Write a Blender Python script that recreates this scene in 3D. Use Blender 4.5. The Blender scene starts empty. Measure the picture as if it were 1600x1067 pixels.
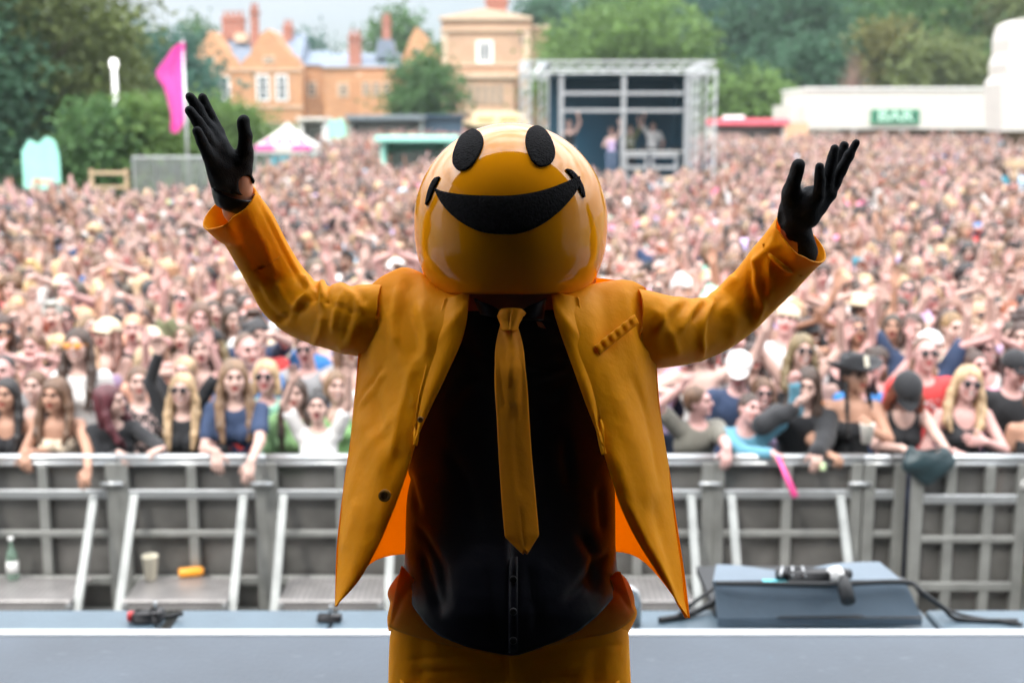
import bpy, math, random
import numpy as np
from mathutils import Vector, Matrix
R = math.radians
rng = np.random.default_rng(11)
random.seed(11)
scene = bpy.context.scene
COL = scene.collection

# ------------------------------------------------------------------ camera
CAM_H = 3.33
FPX = 1980.0                       # focal length in pixels of a 1600 px wide frame
PITCH = math.atan(333.5 / FPX)     # looking slightly down on the crowd
cam_d = bpy.data.cameras.new('camera')
cam = bpy.data.objects.new('camera', cam_d)
COL.objects.link(cam)
cam.location = (0, 0, CAM_H)
cam.rotation_euler = (math.pi / 2 - PITCH, 0, 0)
cam_d.sensor_width = 36.0
cam_d.lens = 36.0 * FPX / 1600.0
cam_d.clip_start = 0.05
cam_d.clip_end = 2000
cam_d.dof.use_dof = True
cam_d.dof.focus_distance = 2.19
cam_d.dof.aperture_fstop = 3.3
scene.camera = cam

# ------------------------------------------------------------------ world, sun, exposure
SUN_EL, SUN_AZ = 50.0, -148.0      # azimuth from +Y towards +X: high behind the stage's left corner
w = bpy.data.worlds.new('World'); scene.world = w; w.use_nodes = True
nt = w.node_tree; nt.nodes.clear()
out = nt.nodes.new('ShaderNodeOutputWorld'); bg = nt.nodes.new('ShaderNodeBackground')
sky = nt.nodes.new('ShaderNodeTexSky'); sky.sky_type = 'NISHITA'; sky.sun_disc = False
sky.sun_elevation = R(SUN_EL); sky.sun_rotation = R(SUN_AZ)
sky.air_density = 1.0; sky.dust_density = 2.5; sky.ozone_density = 1.0
tc = nt.nodes.new('ShaderNodeTexCoord')
mp = nt.nodes.new('ShaderNodeMapping'); mp.inputs['Scale'].default_value = (1.6, 1.6, 6.0)
nz = nt.nodes.new('ShaderNodeTexNoise'); nz.inputs['Scale'].default_value = 1.7; nz.inputs['Detail'].default_value = 7; nz.inputs['Roughness'].default_value = .55
cr = nt.nodes.new('ShaderNodeValToRGB'); cr.color_ramp.elements[0].position = .33; cr.color_ramp.elements[1].position = .6
mx = nt.nodes.new('ShaderNodeMixRGB')
sxyz = nt.nodes.new('ShaderNodeSeparateXYZ'); nt.links.new(tc.outputs['Generated'], sxyz.inputs[0])
zr = nt.nodes.new('ShaderNodeMapRange'); zr.inputs['From Min'].default_value = .14; zr.inputs['From Max'].default_value = .6
nt.links.new(sxyz.outputs[2], zr.inputs[0])
cc = nt.nodes.new('ShaderNodeMixRGB'); cc.inputs[1].default_value = (4.6, 5.0, 5.4, 1); cc.inputs[2].default_value = (34, 34, 34.5, 1)   # cloud deck, brighter overhead
nt.links.new(zr.outputs[0], cc.inputs[0]); nt.links.new(cc.outputs[0], mx.inputs[2])
cr.color_ramp.elements[0].color = (.35, .35, .35, 1); cr.color_ramp.elements[1].color = (1, 1, 1, 1)
nt.links.new(tc.outputs['Generated'], mp.inputs[0]); nt.links.new(mp.outputs[0], nz.inputs[0])
nt.links.new(nz.outputs[0], cr.inputs[0]); nt.links.new(cr.outputs[0], mx.inputs[0])
nt.links.new(sky.outputs[0], mx.inputs[1]); nt.links.new(mx.outputs[0], bg.inputs[0])
bg.inputs[1].default_value = 0.15
nt.links.new(bg.outputs[0], out.inputs[0])
sd = bpy.data.lights.new('sun', 'SUN'); sun = bpy.data.objects.new('sun', sd); COL.objects.link(sun)
sd.energy = 2.0; sd.angle = R(6); sd.color = (1, .955, .88)
_d = Vector((math.sin(R(SUN_AZ)) * math.cos(R(SUN_EL)), math.cos(R(SUN_AZ)) * math.cos(R(SUN_EL)), math.sin(R(SUN_EL))))
sun.rotation_euler = _d.to_track_quat('Z', 'Y').to_euler()
scene.view_settings.view_transform = 'Standard'; scene.view_settings.look = 'None'
scene.view_settings.gamma = 1.0; scene.view_settings.use_curve_mapping = False
scene.view_settings.exposure = 0.33
scene.cycles.use_denoising = True
scene.cycles.max_bounces = 7; scene.cycles.transparent_max_bounces = 12

CP, SP = math.cos(PITCH), math.sin(PITCH)
def P(px, py, Y):
    """photo pixel (1600 wide) -> the point at depth Y metres in front of the camera"""
    u = (px - 800.0) / FPX; v = -(py - 533.5) / FPX
    dy = CP + v * SP; dz = -SP + v * CP
    k = Y / dy
    return Vector((u * k, Y, CAM_H + dz * k))
def zc(p):      # distance along the optical axis
    return p[1] * CP + (CAM_H - p[2]) * SP
def S(px, Y):   # pixel length -> metres at depth Y
    return px * Y / FPX
def pix(p):
    z = zc(p); vy = (p[1] * SP + (p[2] - CAM_H) * CP)
    return 800 + FPX * p[0] / z, 533.5 - FPX * vy / z
def smooth(a, b, x):
    t = min(1, max(0, (x - a) / (b - a))); return t * t * (3 - 2 * t)
def ground(x, y):
    if y < 15: return 0.0
    g = 0.023 * (y - 15) * smooth(13, 19, y) if y < 82 else 1.541 + (y - 82) * .075
    return min(g, 1.541 + .075 * 60 + 0 * y)

# ------------------------------------------------------------------ materials
MATS = {}
def nodes_of(m):
    return m.node_tree.nodes, m.node_tree.links
def pbr(name, col=(.5, .5, .5), rough=.6, metal=0.0, var=.12, vscale=3.0, bump=0.0, bscale=40.0, spec=.5, coat=0.0,
        objcol=False, tint=None, sheen=0.0, transl=0.0, stretch=None, inst=None, coord='Object'):
    if name in MATS: return MATS[name]
    m = bpy.data.materials.new(name); m.use_nodes = True
    N, L = nodes_of(m); b = N['Principled BSDF']
    b.inputs['Roughness'].default_value = rough; b.inputs['Metallic'].default_value = metal
    b.inputs['Specular IOR Level'].default_value = spec
    if coat: b.inputs['Coat Weight'].default_value = coat; b.inputs['Coat Roughness'].default_value = .03
    if sheen: b.inputs['Sheen Weight'].default_value = sheen; b.inputs['Sheen Roughness'].default_value = .4
    t = N.new('ShaderNodeTexCoord'); mpn = N.new('ShaderNodeMapping'); L.new(t.outputs[coord], mpn.inputs[0])
    if stretch: mpn.inputs['Scale'].default_value = stretch
    n = N.new('ShaderNodeTexNoise'); n.inputs['Scale'].default_value = vscale; n.inputs['Detail'].default_value = 6
    L.new(mpn.outputs[0], n.inputs['Vector'])
    mr = N.new('ShaderNodeMapRange'); mr.inputs['From Min'].default_value = .3; mr.inputs['From Max'].default_value = .7
    mr.inputs['To Min'].default_value = 1 - var; mr.inputs['To Max'].default_value = 1 + var
    L.new(n.outputs['Fac'], mr.inputs['Value'])
    mul = N.new('ShaderNodeVectorMath'); mul.operation = 'SCALE'
    src = None
    if objcol:
        oi = N.new('ShaderNodeObjectInfo'); src = oi.outputs['Color']
    if inst:
        at = N.new('ShaderNodeAttribute'); at.attribute_type = 'INSTANCER'; at.attribute_name = inst; src = at.outputs['Color']
    if tint and src is not None:
        tm = N.new('ShaderNodeVectorMath'); tm.operation = 'MULTIPLY'; tm.inputs[1].default_value = tint
        L.new(src, tm.inputs[0]); src = tm.outputs[0]
    if src is not None: L.new(src, mul.inputs[0])
    else: mul.inputs[0].default_value = col
    L.new(mr.outputs[0], mul.inputs['Scale']); L.new(mul.outputs[0], b.inputs['Base Color'])
    if bump:
        n2 = N.new('ShaderNodeTexNoise'); n2.inputs['Scale'].default_value = bscale; n2.inputs['Detail'].default_value = 4
        L.new(mpn.outputs[0], n2.inputs['Vector'])
        bp = N.new('ShaderNodeBump'); bp.inputs['Strength'].default_value = bump; bp.inputs['Distance'].default_value = .01
        L.new(n2.outputs['Fac'], bp.inputs['Height']); L.new(bp.outputs[0], b.inputs['Normal'])
    if transl:
        tr = N.new('ShaderNodeBsdfTranslucent'); L.new(mul.outputs[0], tr.inputs['Color'])
        ms = N.new('ShaderNodeMixShader'); ms.inputs[0].default_value = transl
        L.new(b.outputs[0], ms.inputs[1]); L.new(tr.outputs[0], ms.inputs[2])
        L.new(ms.outputs[0], N['Material Output'].inputs['Surface'])
    MATS[name] = m
    return m

# ------------------------------------------------------------------ mesh helpers
def to_mesh(name, V, F, mats, mi=None, smooth_=True):
    me = bpy.data.meshes.new(name)
    V = np.asarray(V, dtype=np.float32).reshape(-1, 3)
    if isinstance(F, np.ndarray):
        nf = len(F); k = F.shape[1]
        me.vertices.add(len(V)); me.vertices.foreach_set('co', V.ravel())
        me.loops.add(nf * k); me.loops.foreach_set('vertex_index', F.astype(np.int32).ravel())
        me.polygons.add(nf); me.polygons.foreach_set('loop_start', np.arange(0, nf * k, k, dtype=np.int32))
        try: me.polygons.foreach_set('loop_total', np.full(nf, k, dtype=np.int32))
        except Exception: pass
        me.update(calc_edges=True)
    else:
        me.from_pydata([tuple(v) for v in V], [], F)
    if not isinstance(mats, (list, tuple)): mats = [mats]
    for m in mats: me.materials.append(m)
    if mi is not None: me.polygons.foreach_set('material_index', np.asarray(mi, dtype=np.int32))
    if smooth_: me.polygons.foreach_set('use_smooth', np.ones(len(me.polygons), dtype=bool))
    me.update()
    return me
def link(name, me, parent=None, loc=None, rot=None, color=None):
    o = bpy.data.objects.new(name, me); COL.objects.link(o)
    if parent is not None: o.parent = parent
    if loc is not None: o.location = loc
    if rot is not None: o.rotation_euler = rot
    if color is not None: o.color = (*color, 1)
    return o
def tag(o, label=None, cat=None, group=None, kind=None):
    if label: o['label'] = label
    if cat: o['category'] = cat
    if group: o['group'] = group
    if kind: o['kind'] = kind
    return o
def empty(name, loc=(0, 0, 0), label=None, cat=None, group=None, rz=0):
    o = bpy.data.objects.new(name, None); COL.objects.link(o); o.location = loc; o.rotation_euler = (0, 0, rz)
    o.empty_display_size = .1
    return tag(o, label, cat, group)

class MB:
    def __init__(s): s.v = []; s.f = []; s.m = []; s.cur = 0
    def add(s, V, F):
        b = len(s.v); s.v.extend([tuple(v) for v in V]); s.f.extend([tuple(i + b for i in f) for f in F]); s.m.extend([s.cur] * len(F))
        return s
    def mat(s, i): s.cur = i; return s
    def box(s, lo, hi, bev=0.0, M=None):
        x0, y0, z0 = lo; x1, y1, z1 = hi
        if bev <= 0:
            V = [(x0, y0, z0), (x1, y0, z0), (x1, y1, z0), (x0, y1, z0), (x0, y0, z1), (x1, y0, z1), (x1, y1, z1), (x0, y1, z1)]
            F = [(0, 3, 2, 1), (4, 5, 6, 7), (0, 1, 5, 4), (1, 2, 6, 5), (2, 3, 7, 6), (3, 0, 4, 7)]
        else:
            b = bev; V = []; F = []
            c = [((x0 + x1) / 2, (y0 + y1) / 2, (z0 + z1) / 2)]
            idx = {}
            for sx in (0, 1):
                for sy in (0, 1):
                    for sz in (0, 1):
                        X = (x0, x1)[sx]; Y = (y0, y1)[sy]; Z = (z0, z1)[sz]
                        ix = X + (b if sx == 0 else -b); iy = Y + (b if sy == 0 else -b); iz = Z + (b if sz == 0 else -b)
                        for a, p in enumerate(((X, iy, iz), (ix, Y, iz), (ix, iy, Z))):
                            idx[(sx, sy, sz, a)] = len(V); V.append(p)
            g = lambda *k: idx[k]
            for sx in (0, 1): F.append((g(sx, 0, 0, 0), g(sx, 1, 0, 0), g(sx, 1, 1, 0), g(sx, 0, 1, 0))[::(1 if sx else -1)])
            for sy in (0, 1): F.append((g(0, sy, 0, 1), g(1, sy, 0, 1), g(1, sy, 1, 1), g(0, sy, 1, 1))[::(-1 if sy else 1)])
            for sz in (0, 1): F.append((g(0, 0, sz, 2), g(1, 0, sz, 2), g(1, 1, sz, 2), g(0, 1, sz, 2))[::(1 if sz else -1)])
            for sx in (0, 1):
                for sy in (0, 1): F.append((g(sx, sy, 0, 0), g(sx, sy, 1, 0), g(sx, sy, 1, 1), g(sx, sy, 0, 1)))
                for sz in (0, 1): F.append((g(sx, 0, sz, 0), g(sx, 1, sz, 0), g(sx, 1, sz, 2), g(sx, 0, sz, 2)))
            for sy in (0, 1):
                for sz in (0, 1): F.append((g(0, sy, sz, 1), g(1, sy, sz, 1), g(1, sy, sz, 2), g(0, sy, sz, 2)))
            for sx in (0, 1):
                for sy in (0, 1):
                    for sz in (0, 1): F.append((g(sx, sy, sz, 0), g(sx, sy, sz, 1), g(sx, sy, sz, 2)))
        if M is not None: V = [tuple(M @ Vector(v)) for v in V]
        return s.add(V, F)
    def tube(s, pts, r, n=8, cap=True, flat=1.0):
        pts = [Vector(p) for p in pts]; k = len(pts)
        rs = r if isinstance(r, (list, tuple)) else [r] * k
        V = []; F = []; up = None
        for i, p in enumerate(pts):
            t = (pts[min(i + 1, k - 1)] - pts[max(i - 1, 0)]).normalized()
            if up is None:
                up = Vector((0, 0, 1)) if abs(t.z) < .9 else Vector((1, 0, 0))
            a = t.cross(up).normalized(); b = a.cross(t).normalized(); up = b
            for j in range(n):
                an = 2 * math.pi * j / n
                V.append(p + a * math.cos(an) * rs[i] + b * math.sin(an) * rs[i] * flat)
        for i in range(k - 1):
            for j in range(n):
                q = (j + 1) % n
                F.append((i * n + j, i * n + q, (i + 1) * n + q, (i + 1) * n + j))
        if cap:
            F.append(tuple(range(n))[::-1]); F.append(tuple((k - 1) * n + j for j in range(n)))
        return s.add(V, F)
    def lathe(s, prof, n=20, c=(0, 0, 0), M=None):
        V = []; F = []
        for r, z in prof:
            for j in range(n):
                a = 2 * math.pi * j / n; V.append((c[0] + r * math.cos(a), c[1] + r * math.sin(a), c[2] + z))
        for i in range(len(prof) - 1):
            for j in range(n):
                q = (j + 1) % n; F.append((i * n + j, i * n + q, (i + 1) * n + q, (i + 1) * n + j))
        if M is not None: V = [tuple(M @ Vector(v)) for v in V]
        return s.add(V, F)
    def prism(s, poly, y0, y1):      # poly in x,z ; extruded along y
        n = len(poly)
        V = [(x, y0, z) for x, z in poly] + [(x, y1, z) for x, z in poly]
        F = [tuple(range(n)), tuple(range(2 * n - 1, n - 1, -1))] + [(i, i + n, (i + 1) % n + n, (i + 1) % n) for i in range(n)]
        return s.add(V, F)
    def build(s, name, mats, parent=None, smooth_=False, loc=None, color=None, mesh_only=False):
        me = to_mesh(name, s.v, s.f, mats, s.m, smooth_)
        if mesh_only: return me
        return link(name, me, parent, loc, color=color)
# ------------------------------------------------------------------ setting materials
M_deck = pbr('stage_deck_paint', (.053, .072, .096), rough=.45, var=.16, vscale=2.2, bump=.25, bscale=60, spec=.5)
def scuff(m, amt=.5):
    N, L = nodes_of(m); b = N['Principled BSDF']; src = b.inputs['Base Color'].links[0].from_socket; t = N.new('ShaderNodeTexCoord')
    prev = src
    for sc_, st, thr, c in ((9, (1, 14, 1), .70, (.34, .38, .42)), (60, (1, 1, 1), .775, (.62, .66, .70)), (5, (9, 1, 1), .70, (.06, .09, .12))):
        mpn = N.new('ShaderNodeMapping'); mpn.inputs['Scale'].default_value = st; mpn.inputs['Rotation'].default_value = (0, 0, sc_ * .31); L.new(t.outputs['Object'], mpn.inputs[0])
        n = N.new('ShaderNodeTexNoise'); n.inputs['Scale'].default_value = sc_; n.inputs['Detail'].default_value = 3; L.new(mpn.outputs[0], n.inputs['Vector'])
        mr = N.new('ShaderNodeMapRange'); mr.inputs['From Min'].default_value = thr; mr.inputs['From Max'].default_value = thr + .03; mr.inputs['To Max'].default_value = amt; L.new(n.outputs['Fac'], mr.inputs[0])
        mx_ = N.new('ShaderNodeMixRGB'); L.new(mr.outputs[0], mx_.inputs[0]); L.new(prev, mx_.inputs[1]); mx_.inputs[2].default_value = (*c, 1); prev = mx_.outputs[0]
    L.new(prev, b.inputs['Base Color'])
scuff(M_deck)
M_alu = pbr('brushed_aluminium', (.50, .52, .53), rough=.36, metal=.75, var=.12, vscale=6, bump=.1, bscale=60)
M_alud = pbr('dull_aluminium', (.27, .275, .26), rough=.5, metal=.45, var=.22, vscale=5, bump=.1, bscale=60)
M_white = pbr('white_paint', (.80, .80, .78), rough=.45, var=.05)
M_black = pbr('black_plastic', (.012, .012, .014), rough=.4, var=.1)
M_rubber = pbr('black_rubber', (.016, .018, .02), rough=.6, var=.1)
M_drape = pbr('black_drape', (.010, .010, .012), rough=.95, var=.2, spec=.1)
M_grass = pbr('trampled_grass', (.075, .085, .04), rough=.95, var=.4, vscale=.5, bump=.5, bscale=8)
M_trunk = pbr('bark', (.09, .07, .05), rough=.9, var=.3, vscale=4, bump=.6, bscale=12)
M_slate = pbr('slate_roof', (.15, .19, .25), rough=.7, var=.2, vscale=2)
M_glass = pbr('window_glass', (.05, .07, .09), rough=.1, spec=.8, var=.05)
def bricky(name, c1, c2, mortar, scale=1.0):
    m = pbr(name, c1, rough=.9, var=.15, vscale=.6)
    N, L = nodes_of(m); b = N['Principled BSDF']; src = b.inputs['Base Color'].links[0].from_socket
    t = N.new('ShaderNodeTexCoord'); mpn = N.new('ShaderNodeMapping'); mpn.inputs['Rotation'].default_value = (R(90), 0, 0)
    L.new(t.outputs['Object'], mpn.inputs[0])
    br = N.new('ShaderNodeTexBrick'); br.inputs['Scale'].default_value = scale; br.inputs['Color1'].default_value = (*c1, 1); br.inputs['Color2'].default_value = (*c2, 1); br.inputs['Mortar'].default_value = (*mortar, 1)
    br.inputs['Brick Width'].default_value = .5; br.inputs['Row Height'].default_value = .2; br.inputs['Mortar Size'].default_value = .02
    L.new(mpn.outputs[0], br.inputs['Vector'])
    mixn = N.new('ShaderNodeMixRGB'); mixn.blend_type = 'MULTIPLY'; mixn.inputs[0].default_value = .5
    L.new(br.outputs[0], mixn.inputs[1]); L.new(src, mixn.inputs[2]); mixn.inputs[0].default_value = .0
    n = N.new('ShaderNodeTexNoise'); n.inputs['Scale'].default_value = .35; n.inputs['Detail'].default_value = 5; L.new(t.outputs['Object'], n.inputs['Vector'])
    hs = N.new('ShaderNodeHueSaturation'); mr = N.new('ShaderNodeMapRange'); mr.inputs['To Min'].default_value = .7; mr.inputs['To Max'].default_value = 1.25
    L.new(n.outputs['Fac'], mr.inputs[0]); L.new(mr.outputs[0], hs.inputs['Value']); L.new(mixn.outputs[0], hs.inputs['Color'])
    L.new(hs.outputs[0], b.inputs['Base Color']); return m
M_sand = bricky('orange_sandstone', (.52, .26, .125), (.42, .20, .095), (.50, .32, .20))
M_sandp = bricky('pale_sandstone', (.50, .32, .21), (.44, .275, .175), (.46, .33, .24), 1.2)
M_brick = bricky('red_brick', (.36, .13, .085), (.30, .10, .07), (.36, .24, .19), 2.0)
M_trim = pbr('pale_stone_trim', (.58, .44, .32), rough=.85, var=.1)

# ------------------------------------------------------------------ ground, pit, stage
def make_ground():
    xs = list(np.linspace(-90, 90, 61)); ys = [-30, -10, 0, 5, 10, 14] + list(np.linspace(15, 150, 60)) + [200, 400, 900]
    xs = [-900, -300] + xs + [300, 900]
    V = []; F = []
    for y in ys:
        for x in xs: V.append((x, y, ground(x, y) + (math.sin(x * .21) * math.cos(y * .17) * .05 if y > 18 else 0)))
    n = len(xs)
    for i in range(len(ys) - 1):
        for j in range(n - 1): F.append((i * n + j, i * n + j + 1, (i + 1) * n + j + 1, (i + 1) * n + j))
    o = link('ground', to_mesh('ground', V, F, M_grass)); tag(o, kind='structure')
make_ground()
M_pit = pbr('pit_boards', (.07, .07, .065), rough=.8, var=.3, vscale=2, bump=.2)
b = MB(); b.box((-9, 4.9, .002), (9, 8.9, .03)); tag(b.build('pit_floor', M_pit), kind='structure')
DECK = 1.55
b = MB(); b.box((-8, -5, DECK - .12), (8, 4.27, DECK)); o = b.build('stage_floor', M_deck); tag(o, kind='structure')
b = MB(); b.box((-4.5, -4.8, DECK + .004), (4.5, 2.05, DECK + .010)); tag(b.build('added_dark_mat', pbr('added_mat_black', (.006, .006, .007), rough=.95, var=.3, spec=.05)), kind='structure')  # unseen mat, added to darken the deck's reflection in the dome head
b = MB(); b.box((-8, 4.272, DECK - .14), (8, 4.322, DECK + .006), .004); o = b.build('stage_edge_trim', pbr('white_edge', (.62, .65, .68), rough=.35, var=.05)); tag(o, kind='structure')
b = MB(); b.box((-8, 4.1, 0), (8, 4.25, DECK - .15)); o = b.build('stage_skirt', M_drape); tag(o, kind='structure')
M_ledge = pbr('ledge_paint', (.085, .13, .165), rough=.45, var=.12, vscale=3, bump=.2)
xl = [-4.2, P(262, 965, 5).x - .02, P(272, 965, 5).x + .02, P(520, 965, 5).x, P(524, 965, 5).x, P(985, 965, 5).x, P(992, 965, 5).x, P(1445, 965, 5).x, P(1452, 965, 5).x, 4.4]
for i in range(0, 10, 2):
    b = MB(); b.box((xl[i], 4.36, 1.29), (xl[i + 1] , 5.05, 1.34), .008)
    for q in (.2, .8):
        xx = xl[i] + (xl[i + 1] - xl[i]) * q; b.box((xx - .04, 4.6, 0), (xx + .04, 4.68, 1.29))
    tag(b.build('stage_ledge', M_ledge), kind='structure')
# roof and side walls of the stage the photographer stands on
b = MB(); b.box((-5.6, -5.2, 6.6), (5.6, 2.19, 6.9)); o = b.build('stage_roof', M_drape); tag(o, kind='structure')
b = MB(); b.box((-5.8, -5.4, .2), (5.8, -5.2, 6.9)); o = b.build('stage_back_wall', M_drape); tag(o, kind='structure')
for sx in (-1, 1):
    b = MB(); b.box((sx * 5.7 - .1, -5.2, .2), (sx * 5.7 + .1, -.9, 6.6)); o = b.build('stage_side_wall', M_drape); tag(o, kind='structure')
    b = MB(); b.box((sx * 5.7 - .1, -.89, .2), (sx * 5.7 + .1, 1.9, 6.58)); tag(b.build('added_bounce_scrim', pbr('added_scrim_pale', (.58, .56, .53), rough=.95, var=.2)), kind='structure')  # unseen scrims, added to soften side reflections in the dome and bounce light

# ------------------------------------------------------------------ front barrier
YB = 8.25
def perf():
    m = pbr('perforated_sheet', (.17, .165, .155), rough=.5, metal=.45, var=.45, vscale=2.5)
    N, L = nodes_of(m); b = N['Principled BSDF']
    b.inputs['Alpha'].default_value = .80
    return m
M_perf = perf()
def treadm():
    m = pbr('tread_plate_metal', (.50, .48, .47), rough=.4, metal=.6, var=.2, vscale=6)
    N, L = nodes_of(m); b = N['Principled BSDF']; t = N.new('ShaderNodeTexCoord'); mpn = N.new('ShaderNodeMapping')
    mpn.inputs['Rotation'].default_value = (0, 0, R(45)); L.new(t.outputs['Object'], mpn.inputs[0])
    ck = N.new('ShaderNodeTexChecker'); ck.inputs['Scale'].default_value = 36; L.new(mpn.outputs[0], ck.inputs[0])
    bp = N.new('ShaderNodeBump'); bp.inputs['Strength'].default_value = .9; bp.inputs['Distance'].default_value = .012; L.new(ck.outputs['Fac'], bp.inputs['Height']); L.new(bp.outputs[0], b.inputs['Normal'])
    mixn = N.new('ShaderNodeMixRGB'); src = b.inputs['Base Color'].links[0].from_socket
    L.new(ck.outputs['Fac'], mixn.inputs[0]); L.new(src, mixn.inputs[1]); mixn.inputs[2].default_value = (.24, .23, .23, 1); L.new(mixn.outputs[0], b.inputs['Base Color'])
    return m
M_tread = treadm()
M_brace = pbr('brace_metal', (.27, .285, .28), rough=.55, metal=.35, var=.22, vscale=5)
def barrier_panel(x0, x1, Y, label, mids=1, step=True, z1=1.15):
    t = empty('crowd_barrier', ((x0 + x1) / 2, Y, 0), label, 'barrier', 'aluminium crowd barriers in front of the stage')
    hw = (x1 - x0) / 2
    b = MB(); b.tube([(-hw - .004, 0, z1), (hw + .004, 0, z1)], .028, 12); b.box((-hw, -.022, z1 - .05), (hw, .022, z1 - .026)); b.build('top_rail', M_alu, t, True)
    for sx in (-1, 1):
        b = MB(); b.box((sx * hw - (.075 if sx > 0 else 0), -.03, 0.03), (sx * hw + (0 if sx > 0 else .075), .03, z1 - .03), .004); b.build('post', M_alud, t)
    for k in range(mids):
        xm = -hw + (k + 1) * 2 * hw / (mids + 1); b = MB(); b.box((xm - .032, -.027, .03), (xm + .032, .027, z1 - .05), .004); b.build('mid_post', M_alud, t)
    for z, hh in ((.905, .030), (.63, .022), (.30, .03), (.07, .03)):
        b = MB(); b.box((-hw + .076, -.033, z - hh), (hw - .076, -.0, z + hh), .004); b.build('cross_rail', M_alud if z < .9 else M_alu, t)
    b = MB(); b.box((-hw + .05, .031, .05), (hw - .05, .035, z1 - .05)); b.build('sheet', M_perf, t)
    if step:
        for xx in (-hw + .12, hw - .15):
            b = MB(); dz = .88; dy = -.62
            A = Vector((xx, -.04, .90)); B = Vector((xx, -.04 + dy, .02)); d = (B - A).normalized(); q = d.cross(Vector((1, 0, 0))).normalized() * .02
            V = []
            for c in (A, B):
                for sx, sq in ((-1, -1), (1, -1), (1, 1), (-1, 1)): V.append(c + Vector((.026 * sx, 0, 0)) + q * sq)
            b.add(V, [(0, 1, 2, 3), (7, 6, 5, 4), (0, 4, 5, 1), (1, 5, 6, 2), (2, 6, 7, 3), (3, 7, 4, 0)]); b.build('brace', M_brace, t)
        b = MB(); b.box((-hw + .15, -.50, .325), (hw - .18, -.07, .34), .003); b.box((-hw + .15, -.515, .28), (hw - .18, -.50, .343), .003); b.build('tread_plate', M_tread, t)
        b = MB()
        for xx in (-hw + .165, hw - .195): b.tube([(xx, -.54, .31), (xx, -.51, .31)], .016, 10)
        b.build('bolt', M_alu, t)
        b = MB(); b.box((-hw + .02, -.62, .031), (hw - .02, .0, .045)); b.build('base_plate', M_alud, t)
        b = MB(); b.tube([(hw - .10, -.055, .985), (hw + .05, -.055, .985)], .014, 8); b.tube([(hw - .06, -.055, .985), (hw - .06, -.02, .985)], .01, 8); b.build('latch', M_alu, t, True)
    return t
jx = [-4.65, -3.65, -2.65, -1.65, -.65, .35, 1.35, 2.35]
labs = ['barrier panel at the far left of the pit with a glass bottle on its step',
        'barrier panel left of the one holding the white cup, woman in cream bandeau above',
        'barrier panel with white cup and orange bottle on its step',
        'barrier panel under the screaming woman with both arms up',
        'barrier panel directly behind the dark shirt of the performer',
        'barrier panel behind the right jacket flap of the performer',
        'barrier panel behind the folded grey stage monitor, under the denim jacket man']
labs[0] = 'barrier panel cut by the left photo edge, left of the glass bottle'
labs[1] = 'barrier panel with a glass bottle on its step'
for i in range(7): barrier_panel(jx[i], jx[i + 1], YB, labs[i])
barrier_panel(2.36, 2.64, YB - .01, 'narrow barrier infill between the monitor panel and the gate panel', 0, False)
barrier_panel(2.65, 3.42, YB - .12, 'gate panel of square openings with white scribble, under hanging black bag', 2, False, 1.18)
barrier_panel(-5.65, -4.65, YB, 'barrier panel further left, just outside the photo edge')
barrier_panel(4.46, 5.46, YB - .16, 'barrier panel further right, just outside the photo edge', 1, True, 1.18)
barrier_panel(3.44, 4.44, YB - .16, 'barrier panel cut by the right photo edge', 1, True, 1.18)
# white scribbled mark on the gate panel
b = MB(); rr = random.Random(4); pts = []
for i in range(26):
    a = i * .9; pts.append((3.37 + i * .0052 + .03 * math.cos(a), YB - .12 - .04 - .001, 1.01 + .035 * math.sin(a * 1.3) + .001 * i))
b.tube(pts, .0055, 5); o = b.build('scribble', M_white, None, True)
o.parent = [x for x in COL.objects if x.name == 'crowd_barrier.009'][0] if 'crowd_barrier.009' in COL.objects else None
if o.parent: o.matrix_parent_inverse = Matrix.Translation(-Vector(o.parent.location))

def on_step(px, py_base): # tread top z = .34
    v = P(px, py_base, 1); d = (v - Vector((0, 0, CAM_H))); k = (.345 - CAM_H) / d.z; return Vector((0, 0, CAM_H)) + d * k
# bottle, cup, orange bottle
p = on_step(33, 893); p.y = min(p.y, YB - .12)
b = MB(); b.lathe([(0, 0), (.036, 0), (.038, .01), (.038, .15), (.030, .19), (.014, .225), (.013, .27), (.016, .272), (.016, .285), (0, .286)], 18)
def glassmat():
    m = pbr('clear_green_glass', (.42, .60, .48), rough=.08, var=.03); N, L = nodes_of(m); N['Principled BSDF'].inputs['Transmission Weight'].default_value = .7; return m
t = empty('glass_bottle', p, 'clear greenish glass bottle standing on a barrier step at far left', 'bottle')
b.build('bottle_body', glassmat(), t, True)
b = MB(); b.lathe([(0, .27), (.0175, .27), (.0175, .292), (0, .294)], 14); b.build('cap', M_white, t, True)
b = MB(); b.lathe([(.0385, .05), (.0392, .05), (.0392, .13), (.0385, .13)], 18); b.build('bottle_label', M_white, t, True)
p = on_step(236, 905)
b = MB(); b.lathe([(0, .004), (.034, .004), (.034, 0), (.037, 0), (.052, .158), (.055, .160), (.055, .168), (.050, .168), (.048, .155), (.034, .012), (0, .010)], 24)
o = b.build('paper_cup', pbr('cream_card', (.72, .68, .55), rough=.6, var=.04), None, True, p); tag(o, 'empty cream paper cup standing on the barrier step', 'cup')
p = on_step(301, 900)
t = empty('orange_bottle', p + Vector((0, 0, .032)), 'orange plastic bottle lying on its side on the barrier step', 'bottle', rz=.25)
b = MB(); b.lathe([(0, -.09), (.024, -.09), (.031, -.082), (.032, .05), (.024, .068), (.017, .074), (0, .074)], 18, M=Matrix.Rotation(R(90), 4, 'Y')); b.build('bottle_body', pbr('orange_plastic', (.85, .33, .02), rough=.35, var=.04), t, True)
b = MB(); b.lathe([(0, .074), (.018, .074), (.018, .098), (0, .10)], 14, M=Matrix.Rotation(R(90), 4, 'Y')); b.build('cap', M_black, t, True)
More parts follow.
